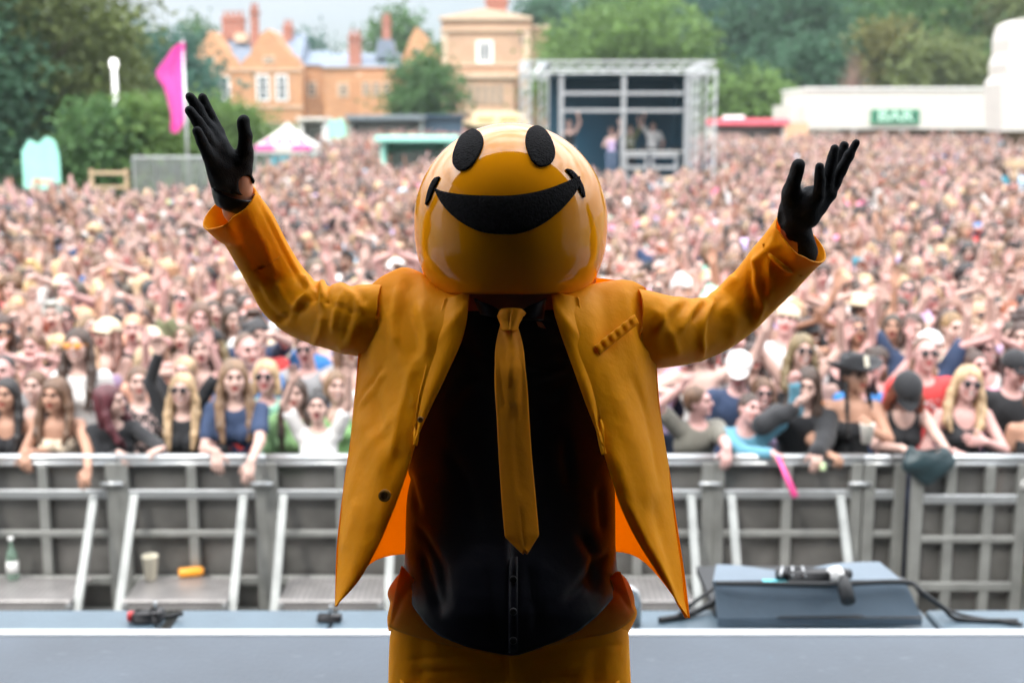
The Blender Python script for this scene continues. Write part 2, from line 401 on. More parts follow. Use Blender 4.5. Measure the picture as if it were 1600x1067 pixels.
b = MB(); b.lathe([(.013, 0), (.016, .004), (.018, .09), (.016, .095), (.008, .11), (.008, .125), (0, .125)], 14); tag(b.build('small_bottle', pbr('amber_card', (.50, .30, .16), rough=.6), None, True, on_step(296, 896) + Vector((0, .1, 0))), 'small tan bottle standing behind the orange bottle', 'bottle')
p = on_step(15, 915)

# ------------------------------------------------------------------ gear on the stage lip
LZ = 1.34
M_grey = pbr('grey_blue_shell', (.125, .17, .215), rough=.42, var=.10, vscale=4, bump=.15)
def QZ(px, py, z):
    v = P(px, py, 1) - Vector((0, 0, CAM_H)); k = (z - CAM_H) / v.z; return Vector((0, 0, CAM_H)) + v * k
def wedge():
    t = empty('stage_monitor', QZ(1275, 968, LZ + .0), 'grey folded stage monitor lying on the ledge with cables across it', 'stage monitor')
    T0 = Vector(t.location)
    def sheetpoly(A, B, C, D, n, name, bend):
        """A,B near-left/right ; D,C far-left/right"""
        V = []; F = []; th = .035
        for lay in (0, 1):
            for i in range(7):
                u = i / 6
                for j in range(n + 1):
                    v = j / n
                    p_ = (A * (1 - v) + B * v) * (1 - u) + (D * (1 - v) + C * v) * u
                    p_ = p_ + Vector((0, bend(v) * u, -th * lay)) - T0; V.append(p_)
        m = (n + 1)
        for lay in (0, 1):
            for i in range(6):
                for j in range(n):
                    a = lay * 7 * m + i * m + j; q = (a, a + 1, a + m + 1, a + m); F.append(q if lay == 0 else q[::-1])
        for i in range(6):
            for j in (0, n):
                a = i * m + j; F.append((a, a + m, a + m + 7 * m, a + 7 * m))
        for j in range(n):
            for i in (0, 6):
                a = i * m + j; F.append((a, a + 1, a + 1 + 7 * m, a + 7 * m))
        b = MB(); b.add(V, F); return b.build(name, M_grey, t)
    z0, z1_, z2 = LZ + .04, LZ + .16, LZ + .17
    A, B = QZ(1122, 966, z0), QZ(1441, 964, z0); D, C = QZ(1117, 915, z1_), QZ(1416, 912, z1_)
    sheetpoly(A, B, C, D, 14, 'front_lid', lambda v: 0)
    A2, B2 = QZ(1114, 907, z2), QZ(1408, 905, z2); D2, C2 = QZ(1119, 881, z2), QZ(1374, 877, z2)
    sheetpoly(A2, B2, C2, D2, 20, 'rear_lid', lambda v: -.10 * math.exp(-((v - .42) / .22) ** 2))
    b = MB(); L0 = QZ(1120, 912, z1_ - .02) - T0; R0 = QZ(1414, 909, z1_ - .02) - T0
    b.box((L0.x, L0.y - .015, L0.z - .14), (R0.x, L0.y + .05, L0.z + .012)); b.build('hinge_gap', M_black, t)
    b = MB(); q0 = QZ(1118, 968, LZ) - T0; q1 = QZ(1440, 968, LZ) - T0
    b.box((q0.x, q0.y + .02, q0.z + .001), (q1.x - .02, q0.y + .55, q0.z + .035)); b.build('base', M_rubber, t)
    b = MB(); V = [QZ(x, y, z0 + .003 + (966 - y) * .0012) - T0 for x, y in ((1212, 965), (1232, 957), (1330, 956), (1352, 963), (1441, 962), (1441, 966))]
    b.add(V, [tuple(range(6))]); b.build('handle_slot', M_rubber, t)
    return t
wedge()
z1_ = LZ + .17
def blob(name, label, cat, px, py, z, parts):
    c = QZ(px, py, z); t = empty(name, c, label, cat)
    for nm, m, fn in parts: b = MB(); fn(b); b.build(nm, m, t, True)
    return t
blob('cable_connector', 'black multipin connector lying on top of the grey monitor', 'connector', 1262, 908, z1_ + .0, [
    ('housing', M_black, lambda b: (b.box((-.09, -.03, .0), (.10, .03, .05), .008), b.tube([(-.13, 0, .03), (-.09, 0, .03)], .022, 10))),
    ('plug', M_rubber, lambda b: b.tube([(.10, 0, .03), (.13, -.05, .02), (.13, -.14, -.03)], [.024, .03, .03], 10)),
    ('bare_metal', M_alu, lambda b: [b.tube([(-.12 + .05 * i, -.035, .035), (-.10 + .04 * i, .02, .056)], .006, 6) for i in range(3)])])
blob('round_connector', 'white ringed round connector to the right of the black connector', 'connector', 1310, 910, z1_ + .0, [
    ('ring', M_white, lambda b: b.tube([(-.035, -.02, .035), (.0, .0, .035)], [.036, .036], 14)),
    ('plug', M_black, lambda b: b.tube([(.0, .0, .035), (.05, .02, .03)], [.028, .02], 12))])
M_tape = pbr('cyan_tape', (.10, .62, .70), rough=.5, var=.05)
c = QZ(1211, 910, z1_); b = MB(); b.box((-.05, -.012, .004), (.05, .012, .010)); tag(b.build('tape_strip', M_tape, None, False, c), 'cyan strip of tape across the monitor, left of the black connector', 'tape')
def cable(name, label, pts, r=.009, m=M_rubber):
    b = MB(); pts = [Vector(p) for p in pts]; P_ = []
    for i in range(len(pts) - 1):
        a = pts[max(i - 1, 0)]; q = pts[i]; c = pts[i + 1]; d = pts[min(i + 2, len(pts) - 1)]
        for k in range(8):
            s = k / 8; P_.append(.5 * ((2 * q) + (c - a) * s + (2 * a - 5 * q + 4 * c - d) * s * s + (3 * q - a - 3 * c + d) * s ** 3))
    P_.append(pts[-1]); b.tube(P_, r, 8); return tag(b.build(name, m, None, True), label, 'cable')
cable('cable', 'black cable crossing the monitor and running down to its right', [QZ(1118, 911, z1_ + .01), QZ(1200, 912, z1_ + .012), QZ(1300, 912, z1_ + .012), QZ(1414, 909, z1_ + .01), QZ(1440, 925, z1_ - .02), QZ(1475, 950, LZ + .05), QZ(1500, 967, LZ + .01), QZ(1590, 970, LZ + .01)], .011)
cable('cable', 'black cable arching from under the right jacket tip to the monitor', [QZ(1040, 967, LZ + .01), QZ(1060, 960, LZ + .02), QZ(1085, 940, LZ + .10), QZ(1116, 918, LZ + .14)], .008)
cable('cable', 'thick black cable lying beside the base of the monitor', [QZ(1030, 968, LZ + .012), QZ(1075, 960, LZ + .014), QZ(1105, 946, LZ + .03), QZ(1118, 938, LZ + .05)], .013)
cable('cable', 'thin black cable trailing along the ledge at far right', [QZ(1445, 930, LZ + .09), QZ(1470, 946, LZ + .03), QZ(1510, 962, LZ + .01), QZ(1598, 975, LZ + .01)], .007)
blob('power_plug', 'black and red plug on the ledge at left of the performer', 'plug', 222, 972, LZ, [
    ('housing', M_black, lambda b: b.box((-.035, -.03, .0), (.05, .03, .05), .01)), ('red_cap', pbr('red_plastic', (.55, .03, .03), rough=.4), lambda b: b.tube([(-.055, 0, .026), (-.034, 0, .026)], .022, 12)),
    ('lead', M_rubber, lambda b: b.tube([(.05, 0, .02), (.10, .03, .012), (.16, .02, .03)], [.012, .01, .01], 8))])
blob('clamp', 'black clamp gripping the ledge edge beside the plug', 'clamp', 246, 968, LZ, [
    ('jaw', M_black, lambda b: (b.box((-.03, -.05, .0), (.03, .02, .05), .006), b.box((-.05, -.02, -.08), (-.02, .01, .03), .004))), ('screw', M_alu, lambda b: b.tube([(0, -.02, .05), (0, -.02, .09)], .007, 8))])
blob('clamp', 'small black clamp on the ledge under the left jacket tip', 'clamp', 515, 970, LZ, [
    ('jaw', M_black, lambda b: (b.box((-.05, -.02, .0), (.05, .02, .03), .006))), ('screw', M_alu, lambda b: b.tube([(0, 0, .03), (.01, -.02, .075)], .006, 8))])
blob('hook_post', 'short curved metal post on the ledge beside the right hip', 'post', 984, 975, LZ, [
    ('post', M_alu, lambda b: b.tube([(.03, 0, 0), (.03, 0, .10), (.022, 0, .135), (.0, 0, .15), (-.03, 0, .145)], .016, 12))])

# ------------------------------------------------------------------ trees
def leafmat(name, col, var=.35):
    m = pbr(name, col, rough=.75, var=var, vscale=.55, transl=.28, spec=.25); return m
LM = {'dark': leafmat('leaves_dark', (.050, .115, .066)), 'olive': leafmat('leaves_olive', (.115, .145, .05)), 'mid': leafmat('leaves_mid', (.07, .145, .048)),
      'light': leafmat('leaves_light', (.11, .19, .05)), 'blue': leafmat('leaves_bluegreen', (.045, .115, .085)), 'gold': leafmat('leaves_golden', (.13, .13, .04))}
def leaves(centers, radii, n, size, seed):
    r = np.random.default_rng(seed); centers = np.array(centers); radii = np.array(radii)
    vol = (radii.prod(1)) ** .667; w_ = vol / vol.sum(); k = r.choice(len(centers), n, p=w_)
    d = r.normal(size=(n, 3)); d /= np.linalg.norm(d, axis=1)[:, None]
    # sub-clumps: pull points towards clump directions
    rad = .55 + .5 * r.random(n) ** .6
    p = centers[k] + d * radii[k] * rad[:, None]
    # leaf sprays gather into clumps of uneven size
    nc = max(12, n // 28); ci = r.integers(0, nc, n); cc = p[r.choice(n, nc)]
    p = cc[ci] + r.normal(size=(n, 3)) * (size * r.uniform(1.2, 3.4, nc))[ci][:, None] * np.array((1.15, 1.15, .75))
    u = r.normal(size=(n, 3)); u /= np.linalg.norm(u, axis=1)[:, None]
    nn = d * .8 + np.array((0, 0, .5)) + .8 * r.normal(size=(n, 3)); nn /= np.linalg.norm(nn, axis=1)[:, None]
    a = np.cross(nn, u); a /= np.linalg.norm(a, axis=1)[:, None] + 1e-9; c = np.cross(nn, a)
    s = size * r.uniform(.5, 1.2, n)[:, None]
    V = np.stack([p - a * s, p - c * s * .55, p + a * s, p + c * s * .55], 1).reshape(-1, 3)
    return V, np.arange(4 * n).reshape(n, 4)
def tree(x, Y, base, top, wid, kind, label, cat='tree', n=5000, size=.3, lobes=9, seed=1, name='broadleaf_tree', cone=False, trunk=.3, group=None, low=.12):
    """x, base, top, wid in metres"""
    r = random.Random(seed); H = top - base
    t = empty(name, (x, Y, base), label, cat, group)
    cs = []; rs = []
    for i in range(lobes):
        a = i * 2.4 + r.random(); f = (i + .5) / lobes; z = H * (low + (1 - low) * (.12 + .80 * f))
        prof = (1 - f * .96) if cone else math.sin(math.pi * (.16 + .72 * f)) ** .8
        q = wid / 2 * prof * r.uniform(.35, .72)
        cs.append((math.cos(a) * q, math.sin(a) * q * .8, z)); rad = wid / 2 * (prof * .5 + .06) * r.uniform(.75, 1.1)
        rs.append((rad, rad * .9, min(rad * .85, H * .2 + .3)))
    b = MB(); b.tube([(0, 0, -.3), (.05 * wid * .1, 0, H * .3), (0, .1, H * .62), (.1, 0, H * .85)], [trunk * H / 14 + .08, trunk * H / 18 + .05, .07 + H * .006, .03], 10)
    for i in range(0, lobes):
        c = cs[i]; z0 = max(.1 * H, c[2] * .45); b.tube([(0, 0, z0), (c[0] * .45, c[1] * .45, (z0 + c[2]) / 2 + .1 * H * .2), c], [.05 + H * .006, .04 + H * .003, .02], 6)
    b.build('trunk', M_trunk, t, True)
    V, F = leaves(cs, rs, n, size, seed)
    link('crown', to_mesh('crown', V, F, LM[kind], None, False), t)
    return t
def tpx(px, Y, ptop, wpx, kind, label, pbase=None, **k):
    x = P(px, 200, Y).x; base = ground(x, Y) - .1
    top = P(px, ptop, Y).z
    return tree(x, Y, base, top, S(wpx, Y), kind, label, **k)
tpx(25, 44, -150, 400, 'olive', 'huge olive green tree filling the top left corner', n=24000, size=.16, lobes=20, seed=3, low=.12)
tpx(-45, 41, -60, 260, 'dark', 'darker tree at the left photo edge below the huge olive tree', n=9000, size=.17, lobes=12, seed=33, low=.05)
tpx(170, 66, 12, 115, 'olive', 'tall loose tree just right of the huge olive tree', n=5000, size=.2, lobes=10, seed=5)
tpx(228, 72, 50, 105, 'blue', 'blue green pointed tree behind the white lamp column', n=5500, size=.2, lobes=9, seed=7)
tpx(283, 80, 45, 110, 'blue', 'bluish tree behind the pink flag', n=6000, size=.2, lobes=9, seed=8)
bush = [(150, 37, 160, 130, 'mid', 'rounded green bush right of the mint banner'), (222, 37.5, 152, 150, 'light', 'large green bush left of the flag pole'), (292, 53, 150, 140, 'light', 'green bush behind the lower flag pole'),
        (365, 56, 158, 120, 'light', 'green bush between the raised left glove and the manor'), (95, 44, 160, 110, 'olive', 'olive bush above the mint banner')]
for i, (px, Y, pt, w_, k_, lb) in enumerate(bush):
    tpx(px, Y, pt, w_, k_, lb, cat='bush', name='bush', n=7000, size=.14, lobes=11, seed=20 + i, low=.02, group='bushes at the left edge of the field')
tpx(625, 135, 24, 135, 'mid', 'distant tree rising behind the low roofs of the manor', n=5000, size=.35, lobes=9, seed=41)
tpx(475, 130, 62, 90, 'blue', 'distant dark tree between the gables and the low roofs', n=3000, size=.35, lobes=7, seed=42)
tpx(318, 135, 25, 60, 'mid', 'distant tree peeping over the left gable of the manor', n=2000, size=.35, lobes=7, seed=48)
tpx(660, 92, 84, 108, 'mid', 'dark bushy tree standing in front of the manor', n=6500, size=.22, lobes=11, seed=43, low=.02)
tpx(850, 126, -12, 120, 'dark', 'dark tree directly right of the tower house', n=6000, size=.3, lobes=9, seed=44)
tpx(975, 90, 5, 255, 'light', 'broad light green tree above the far stage truss', n=16000, size=.24, lobes=16, seed=45)
tpx(890, 95, 60, 120, 'light', 'light green tree between the tower house and the far stage', n=6000, size=.24, lobes=10, seed=46)
tpx(1010, 120, -45, 200, 'mid', 'tall tree rising behind the broad light green tree', n=8000, size=.3, lobes=11, seed=47)
rt = [(1130, 108, -60, 210, 'blue', 'tall bluish tree right of the far stage'), (1225, 100, -70, 210, 'dark', 'dark tall tree above the pink food truck'), (1330, 112, -85, 230, 'mid', 'tall green tree behind the bare brown bush'),
      (1425, 98, -60, 210, 'mid', 'green tree above the bar sign'), (1510, 104, -75, 220, 'gold', 'golden green tree above the white marquee'), (1600, 98, -60, 220, 'olive', 'olive tree behind the white tower at right edge'),
      (1470, 86, 55, 170, 'olive', 'low rounded olive tree just above the marquee roof'), (1270, 90, 55, 130, 'dark', 'low dark tree left of the bare brown bush'), (1180, 84, 118, 90, 'light', 'small pale green bush right of the far stage'),
      (1565, 88, 70, 120, 'mid', 'low green tree beside the white tower'), (1375, 90, 40, 110, 'gold', 'low golden green tree right of the bare brown bush')]
for i, (px, Y, pt, w_, k_, lb) in enumerate(rt):
    tpx(px, Y, pt, w_, k_, lb, n=9000, size=.27, lobes=13, seed=60 + i, low=.03, group='trees along the right side of the field')
ex = [(-260, 62, 20, 340, 'olive', 'wide olive tree standing beyond the left photo edge'), (-480, 60, 0, 360, 'mid', 'tall green tree far beyond the left photo edge'), (1800, 110, -60, 300, 'mid', 'green tree beyond the right photo edge behind the marquee'), (2000, 105, -60, 300, 'dark', 'dark tree far beyond the right photo edge'), (1180, 150, -60, 300, 'dark', 'background tree filling the gap right of the far stage'), (1400, 150, -90, 330, 'blue', 'background tree filling the gap above the marquee'), (1600, 150, -90, 300, 'blue', 'background tree at the right edge'), (930, 150, -20, 240, 'blue', 'background tree behind the light green trees'), (60, 95, 60, 320, 'dark', 'background tree under the huge olive tree'),(-120,90,40,300,'dark','background tree outside the left edge'), (200, 100, 75, 240, 'blue', 'background tree behind the left bushes')]
for i, (px, Y, pt, w_, k_, lb) in enumerate(ex):
    tpx(px, Y, pt, w_, k_, lb, n=9000, size=.45, lobes=12, seed=80 + i, low=.0, group='background trees')
def dead_bush():
    x = P(1330, 200, 80).x; g = ground(x, 80); t = empty('bare_bush', (x, 80, g), 'bare brown bush standing above the marquee roof', 'bush')
    b = MB(); r = random.Random(5); H = P(1330, 62, 80).z - g
    b.tube([(0, 0, 0), (0, 0, H * .35)], [.14, .10], 8); b.build('trunk', M_trunk, t, True)
    b = MB()
    for i in range(70):
        a = r.uniform(0, 6.28); sp = r.uniform(.05, 1.0) * S(30, 80); h = H * r.uniform(.7, 1.0) * (1 - .2 * sp)
        q = (math.cos(a) * sp, math.sin(a) * sp, h); b.tube([(0, 0, H * r.uniform(.2, .4)), (q[0] * .5, q[1] * .5, h * .65), q], [.035, .022, .008], 5)
    b.build('twigs', pbr('dry_twigs', (.20, .125, .10), rough=.9, var=.2), t)
dead_bush()

# ------------------------------------------------------------------ houses
def bpx(b, x0, x1, y0, y1, Y, depth, bev=0):       # box from photo px: x0..x1, y0 top .. y1 bottom, front face at Y
    A = P(x0, y0, Y); B = P(x1, y1, Y); b.box((A.x, Y, B.z), (B.x, Y + depth, A.z), bev); return b
def ppx(b, pts, Y, depth):
    b.prism([(P(x, y, Y).x, P(x, y, Y).z) for x, y in pts][::-1], Y, Y + depth); return b
def window(par, x0, x1, y0, y1, Y, bars=2, fm=None, trans=True):
    fm = fm or M_white
    b = MB(); A = P(x0, y0, Y); B = P(x1, y1, Y); w_ = B.x - A.x; h_ = A.z - B.z; f = w_ * .16
    b.box((A.x, Y - .10, B.z), (A.x + f, Y - .003, A.z)); b.box((B.x - f, Y - .10, B.z), (B.x, Y - .003, A.z))
    b.box((A.x + f, Y - .10, A.z - f), (B.x - f, Y - .003, A.z)); b.box((A.x + f, Y - .10, B.z), (B.x - f, Y - .003, B.z + f))
    for i in range(1, bars): xx = A.x + w_ * i / bars; b.box((xx - .04, Y - .08, B.z + f), (xx + .04, Y - .02, A.z - f))
    if trans:
        for q in (.36, .66): zz = B.z + h_ * q; b.box((A.x + f, Y - .075, zz - .04), (B.x - f, Y - .025, zz + .04))
    fr = b.build('window', fm, par)
    b = MB(); b.box((A.x + f, Y - .03, B.z + f), (B.x - f, Y - .012, A.z - f)); b.build('pane', M_glass, fr)
def house():
    Y = 112.0; t = empty('manor_house', (0, 0, 0), 'orange sandstone manor with two gables and long low range', 'house')
    b = MB()
    ppx(b, [(293, 205), (293, 96), (298, 88), (306, 84), (312, 70), (320, 62), (326, 49), (333, 49), (340, 62), (350, 74), (358, 86), (366, 90), (374, 103), (374, 205)], Y, 9)
    b.build('gable_wall', M_sand, t)
    b = MB()
    ppx(b, [(374.5, 205), (374.5, 102), (384, 90), (390, 86), (396, 72), (402, 66), (406, 54), (413, 50), (418, 45), (424, 50), (431, 54), (436, 66), (444, 72), (452, 84), (462, 88), (472, 106), (472, 205)], Y - .4, 9.4)
    b.build('gable_wall', M_sand, t)
    b = MB(); bpx(b, 472.3, 508, 102, 205, Y + 2, 7); bpx(b, 505, 622, 106, 205, Y + 1, 8); b.build('wall', M_sand, t)
    b = MB(); ppx(b, [(618, 205), (618, 102), (632, 84), (640, 62), (650, 42), (660, 50), (672, 70), (692, 90), (692, 205)], Y + 4, 6); b.build('gable_wall', M_sand, t)
    # slate roofs
    def roof(x0, x1, ye, yr, Y0, dep, parent=t):
        A = P(x0, ye, Y0); B = P(x1, ye, Y0); z1 = P(x0, yr, Y0 + dep / 2).z; b = MB()
        V = [(A.x, Y0 - .3, A.z), (B.x, Y0 - .3, A.z), (B.x - .2, Y0 + dep / 2, z1), (A.x + .2, Y0 + dep / 2, z1), (A.x, Y0 + dep, A.z), (B.x, Y0 + dep, A.z)]
        b.add(V, [(0, 1, 2, 3), (3, 2, 5, 4), (0, 3, 4), (1, 5, 2), (0, 4, 5, 1)]); return b.build('roof', M_slate, parent)
    r1 = roof(332, 470, 104, 54, Y + .6, 9); r2 = roof(503, 624, 106, 84, Y + 1, 8); r3 = roof(470, 512, 102, 80, Y + 2, 7)
    for (x0, x1, y0, y1, dY, mm, par) in ((346, 380, 26, 62, 4, M_brick, r1), (390, 402, 14, 75, 2.5, M_brick, r1), (442, 456, 40, 85, 4, M_brick, r1), (544, 563, 55, 112, 1.2, M_brick, r2), (597, 609, 30, 75, 4, M_brick, r2)):
        b = MB(); bpx(b, x0, x1, y0, y1, Y + dY, 1.2); bpx(b, x0 - 1.5, x1 + 1.5, y0 + 4, y0 + 6.5, Y + dY - .1, 1.4)
        n = 4 if x1 - x0 > 25 else 2
        ch = b.build('chimney', mm, par); b = MB()
        for i in range(n):
            p_ = P(x0 + (i + .5) * (x1 - x0) / n, y0, Y + dY); b.lathe([(.14, 0), (.17, .1), (.12, .45), (.15, .55), (.10, .55)], 10, (p_.x, p_.y + .5, p_.z - .02))
        b.build('chimney_pot', M_brick, par)
    b = MB(); ppx(b, [(586, 92), (590, 62), (612, 62), (617, 92)], Y + 2, 3); b.build('roof_lantern', M_slate, t)
    b = MB(); bpx(b, 366, 386, 52, 66, Y + 3, 1.5); b.build('dormer', M_trim, r1)
    for (x0, x1) in ((300, 321), (339, 361)): window(t, x0, x1, 119, 158, Y)
    for (x0, x1) in ((400, 422), (430, 451)): window(t, x0, x1, 117, 158, Y - .4)
    window(t, 319, 337, 88, 99, Y, 3, M_trim, False); window(t, 411, 429, 88, 99, Y - .4, 3, M_trim, False)
    window(t, 527, 545, 130, 152, Y + 1, 3, M_trim); window(t, 578, 590, 128, 150, Y + 1, 2, M_trim); window(t, 646, 656, 74, 90, Y + 4, 2, M_trim); window(t, 480, 495, 128, 152, Y + 2, 2, M_trim)
    b = MB(); bpx(b, 558, 622, 116, 120, Y + .5, .5); bpx(b, 292, 374, 108, 111, Y - .15, .15); bpx(b, 374.5, 473, 108, 111, Y - .55, .15); bpx(b, 292, 374, 166, 169, Y - .15, .15); bpx(b, 374.5, 473, 166, 169, Y - .55, .15); bpx(b, 505, 622, 104, 107, Y + .8, .2); b.build('string_course', M_trim, t)
    b = MB(); ppx(b, [(560, 205), (560, 120), (575, 112), (606, 112), (622, 122), (622, 205)], Y - .4, 1.4); b.build('bay', M_sand, t)
    for x0 in (566, 582, 598): window(t, x0, x0 + 12, 128, 150, Y - .4, 2, M_trim)
    # tower house
    Y = 104.0; t = empty('tower_house', (0, 0, 0), 'tall pale stone tower house with pediment and bay window', 'house')
    b = MB(); ppx(b, [(690, 205), (690, 30), (828, 30), (828, 205)], Y, 9); bpx(b, 828.5, 856, 40, 205, Y + 3, 6); b.build('wall', M_sandp, t)
    b = MB(); ppx(b, [(686, 31), (686, 27), (759, 13), (832, 27), (832, 31)], Y - .3, 9.4); b.build('pediment', M_trim, t)
    b = MB(); bpx(b, 688, 830, 46, 49, Y - .25, .25); bpx(b, 689, 829, 100, 103, Y - .2, .2); bpx(b, 826, 858, 40, 44, Y + 2.8, 3); b.build('cornice', M_trim, t)
    b = MB(); bpx(b, 690, 700, 50, 205, Y - .12, .12); bpx(b, 818, 828, 50, 205, Y - .12, .12); b.build('quoin_strip', M_trim, t)
    b = MB(); bpx(b, 760, 792, -6, 24, Y + 3, 1.6); bpx(b, 757, 795, 0, 4, Y + 2.8, 2.0); b.build('chimney', M_brick, t)
    window(t, 744, 771, 64, 99, Y, 3); window(t, 812, 817, 55, 70, Y, 1, M_trim, False)
    b = MB(); ppx(b, [(718, 205), (718, 122), (802, 122), (802, 205)], Y - 1.6, 1.59); b.build('bay', M_sandp, t)
    b = MB(); bpx(b, 713, 807, 116, 122, Y - 1.9, 1.88); bpx(b, 716, 804, 172, 176, Y - 1.8, .19); b.build('bay_cornice', M_trim, t)
    for i in range(5): window(t, 731 + i * 11.5, 740 + i * 11.5, 133, 164, Y - 1.6, 2, M_trim)
house()

# ------------------------------------------------------------------ far structures on the field
def text_mesh(s, size, depth=.01):
    c = bpy.data.curves.new('txt', 'FONT'); c.body = s; c.size = size; c.extrude = depth; c.align_x = 'CENTER'; c.align_y = 'CENTER'
    o = bpy.data.objects.new('txt', c); COL.objects.link(o); dg = bpy.context.evaluated_depsgraph_get()
    me = bpy.data.meshes.new_from_object(o.evaluated_get(dg)); bpy.data.objects.remove(o); return me
M_pink = pbr('pink_fabric', (.80, .09, .42), rough=.7, var=.08, transl=.35)
M_mint = pbr('mint_panel', (.30, .68, .56), rough=.6, var=.08)
M_tent = pbr('white_canvas', (.60, .575, .53), rough=.7, var=.05, transl=.12)
def flagpole():
    Y = 35; x = P(291, 200, Y).x; g = ground(x, Y); t = empty('flag_pole', (x, Y, g), 'slim pole carrying a tall ragged pink flag', 'flag')
    b = MB(); b.tube([(0, 0, 0), (0, 0, P(0, 62, Y).z - g)], [.05, .03], 10); b.build('pole', M_alu, t, True)
    L = [(286, 66), (272, 74), (262, 92), (246, 116), (256, 136), (258, 160), (266, 180), (268, 206), (280, 204)]; V = []; F = []
    ys = np.linspace(66, 208, 30)
    for i, y in enumerate(ys):
        xl_ = np.interp(y, [66, 74, 92, 112, 120, 136, 160, 180, 206, 208], [284, 272, 262, 247, 246, 255, 259, 265, 268, 272]); xr = np.interp(y, [66, 185, 196, 208], [289, 289, 286, 278])
        for j in range(14):
            u = j / 13; q = P(xr + (xl_ - xr) * u, y, Y); V.append((q.x - x, .22 * math.sin(u * 6 + y * .05) * u, q.z - g))
    for i in range(29):
        for j in range(13): a = i * 14 + j; F.append((a, a + 1, a + 15, a + 14))
    b = MB(); b.add(V, F); b.build('flag_cloth', M_pink, t, True)
flagpole()
def lamp():
    Y = 39.8; x = P(183, 200, Y).x; g = ground(x, Y); t = empty('lamp_column', (x, Y, g), 'white lamp column standing among the bushes at left', 'lamp')
    b = MB(); b.tube([(0, 0, 0), (0, 0, P(0, 106, Y).z - g)], [.085, .08], 12); b.build('column', M_white, t, True)
    z = P(0, 108, Y).z - g; b = MB(); b.lathe([(.08, 0), (.115, .06), (.125, .15), (.11, .27), (.0, .31)], 14, (0, 0, z)); m = pbr('lamp_glow', (.9, .9, .85)); N, L = nodes_of(m); N['Principled BSDF'].inputs['Emission Color'].default_value = (1, .97, .9, 1); N['Principled BSDF'].inputs['Emission Strength'].default_value = 1.5
    b.build('lamp_head', m, t, True)
lamp()
def banner(px0, px1, py0, py1, Y, label, top=None):
    A = P(px0, py0, Y); B = P(px1, py1, Y); g = ground(A.x, Y); t = empty('mint_banner', ((A.x + B.x) / 2, Y, g), label, 'banner'); w_ = (B.x - A.x) / 2
    b = MB(); h_ = A.z - g
    pts = [(-w_, .5), (-w_, h_ * .86), (-w_ * .6, h_ * .97), (-w_ * .1, h_ * .93), (w_ * .35, h_), (w_ * .8, h_ * .96), (w_, h_ * .82), (w_, .5)]
    b.prism(pts, -.04, .04); b.build('panel', M_mint, t)
    b = MB()
    for s in (-1, 1): b.tube([(s * w_ * .9, .06, 0), (s * w_ * .9, .06, h_ * .8)], .03, 8)
    b.build('frame', M_alud, t)
    b = MB(); b.box((-w_ * .5, -.05, h_ * .55), (w_ * .5, -.041, h_ * .60)); b.box((-w_ * .35, -.05, h_ * .46), (w_ * .35, -.041, h_ * .49)); b.build('printed_line', pbr('faded_orange', (.62, .42, .30)), t)
banner(33, 95, 214, 290, 33, 'mint green banner board standing under the trees at left')
banner(512, 540, 184, 222, 66, 'small pale mint banner board left of the dark roofed stall')
def fence_run(px0, px1, pt, Y0, Y1, label, n, h=1.1):
    t = empty('field_fence', (P(px0, 200, Y0).x, Y0, 0), label, 'fence', 'fences at the left side of the field'); o = Vector(t.location)
    for k in range(n):
        a = k / n; c = (k + 1) / n; Ya = Y0 + (Y1 - Y0) * a; Yb = Y0 + (Y1 - Y0) * c; xa = P(px0 + (px1 - px0) * a, 200, Ya).x; xb = P(px0 + (px1 - px0) * c, 200, Yb).x
        za = P(0, pt, Ya).z; zb = P(0, pt, Yb).z; b = MB(); A = Vector((xa, Ya, za)) - o; B = Vector((xb, Yb, zb)) - o
        b.tube([A, B], .03, 6); b.tube([A, A - Vector((0, 0, h))], .03, 6); b.tube([A - Vector((0, 0, h)), B - Vector((0, 0, h))], .025, 6); b.tube([B, B - Vector((0, 0, h))], .03, 6)
        m = 12
        for i in range(1, m): q = A.lerp(B, i / m); b.tube([q, q - Vector((0, 0, h))], .012, 4)
        b.build('fence_panel', M_alu, t)
fence_run(205, 345, 246, 34, 31, 'grey metal fence left of the raised left glove', 4)
fence_run(395, 500, 240, 46, 44, 'pale metal fence around the pink and white gazebo', 3)
def woodfence():
    Y = 33.8; A = P(140, 268, Y); B = P(195, 268, Y); g = ground(0, Y); t = empty('wooden_rail', (A.x, Y, g), 'low wooden rail at the edge of the left bushes', 'fence'); b = MB()
    b.box((0, 0, A.z - g - .08), (B.x - A.x, .06, A.z - g)); b.box((0, 0, A.z - g - .45), (B.x - A.x, .06, A.z - g - .38))
    for i in range(2): xx = (B.x - A.x) * i; b.box((xx - .04, .062, 0), (xx + .05, .14, A.z - g + .05))
    b.build('rails', pbr('raw_wood', (.50, .36, .23), rough=.8, var=.15), t)
woodfence()
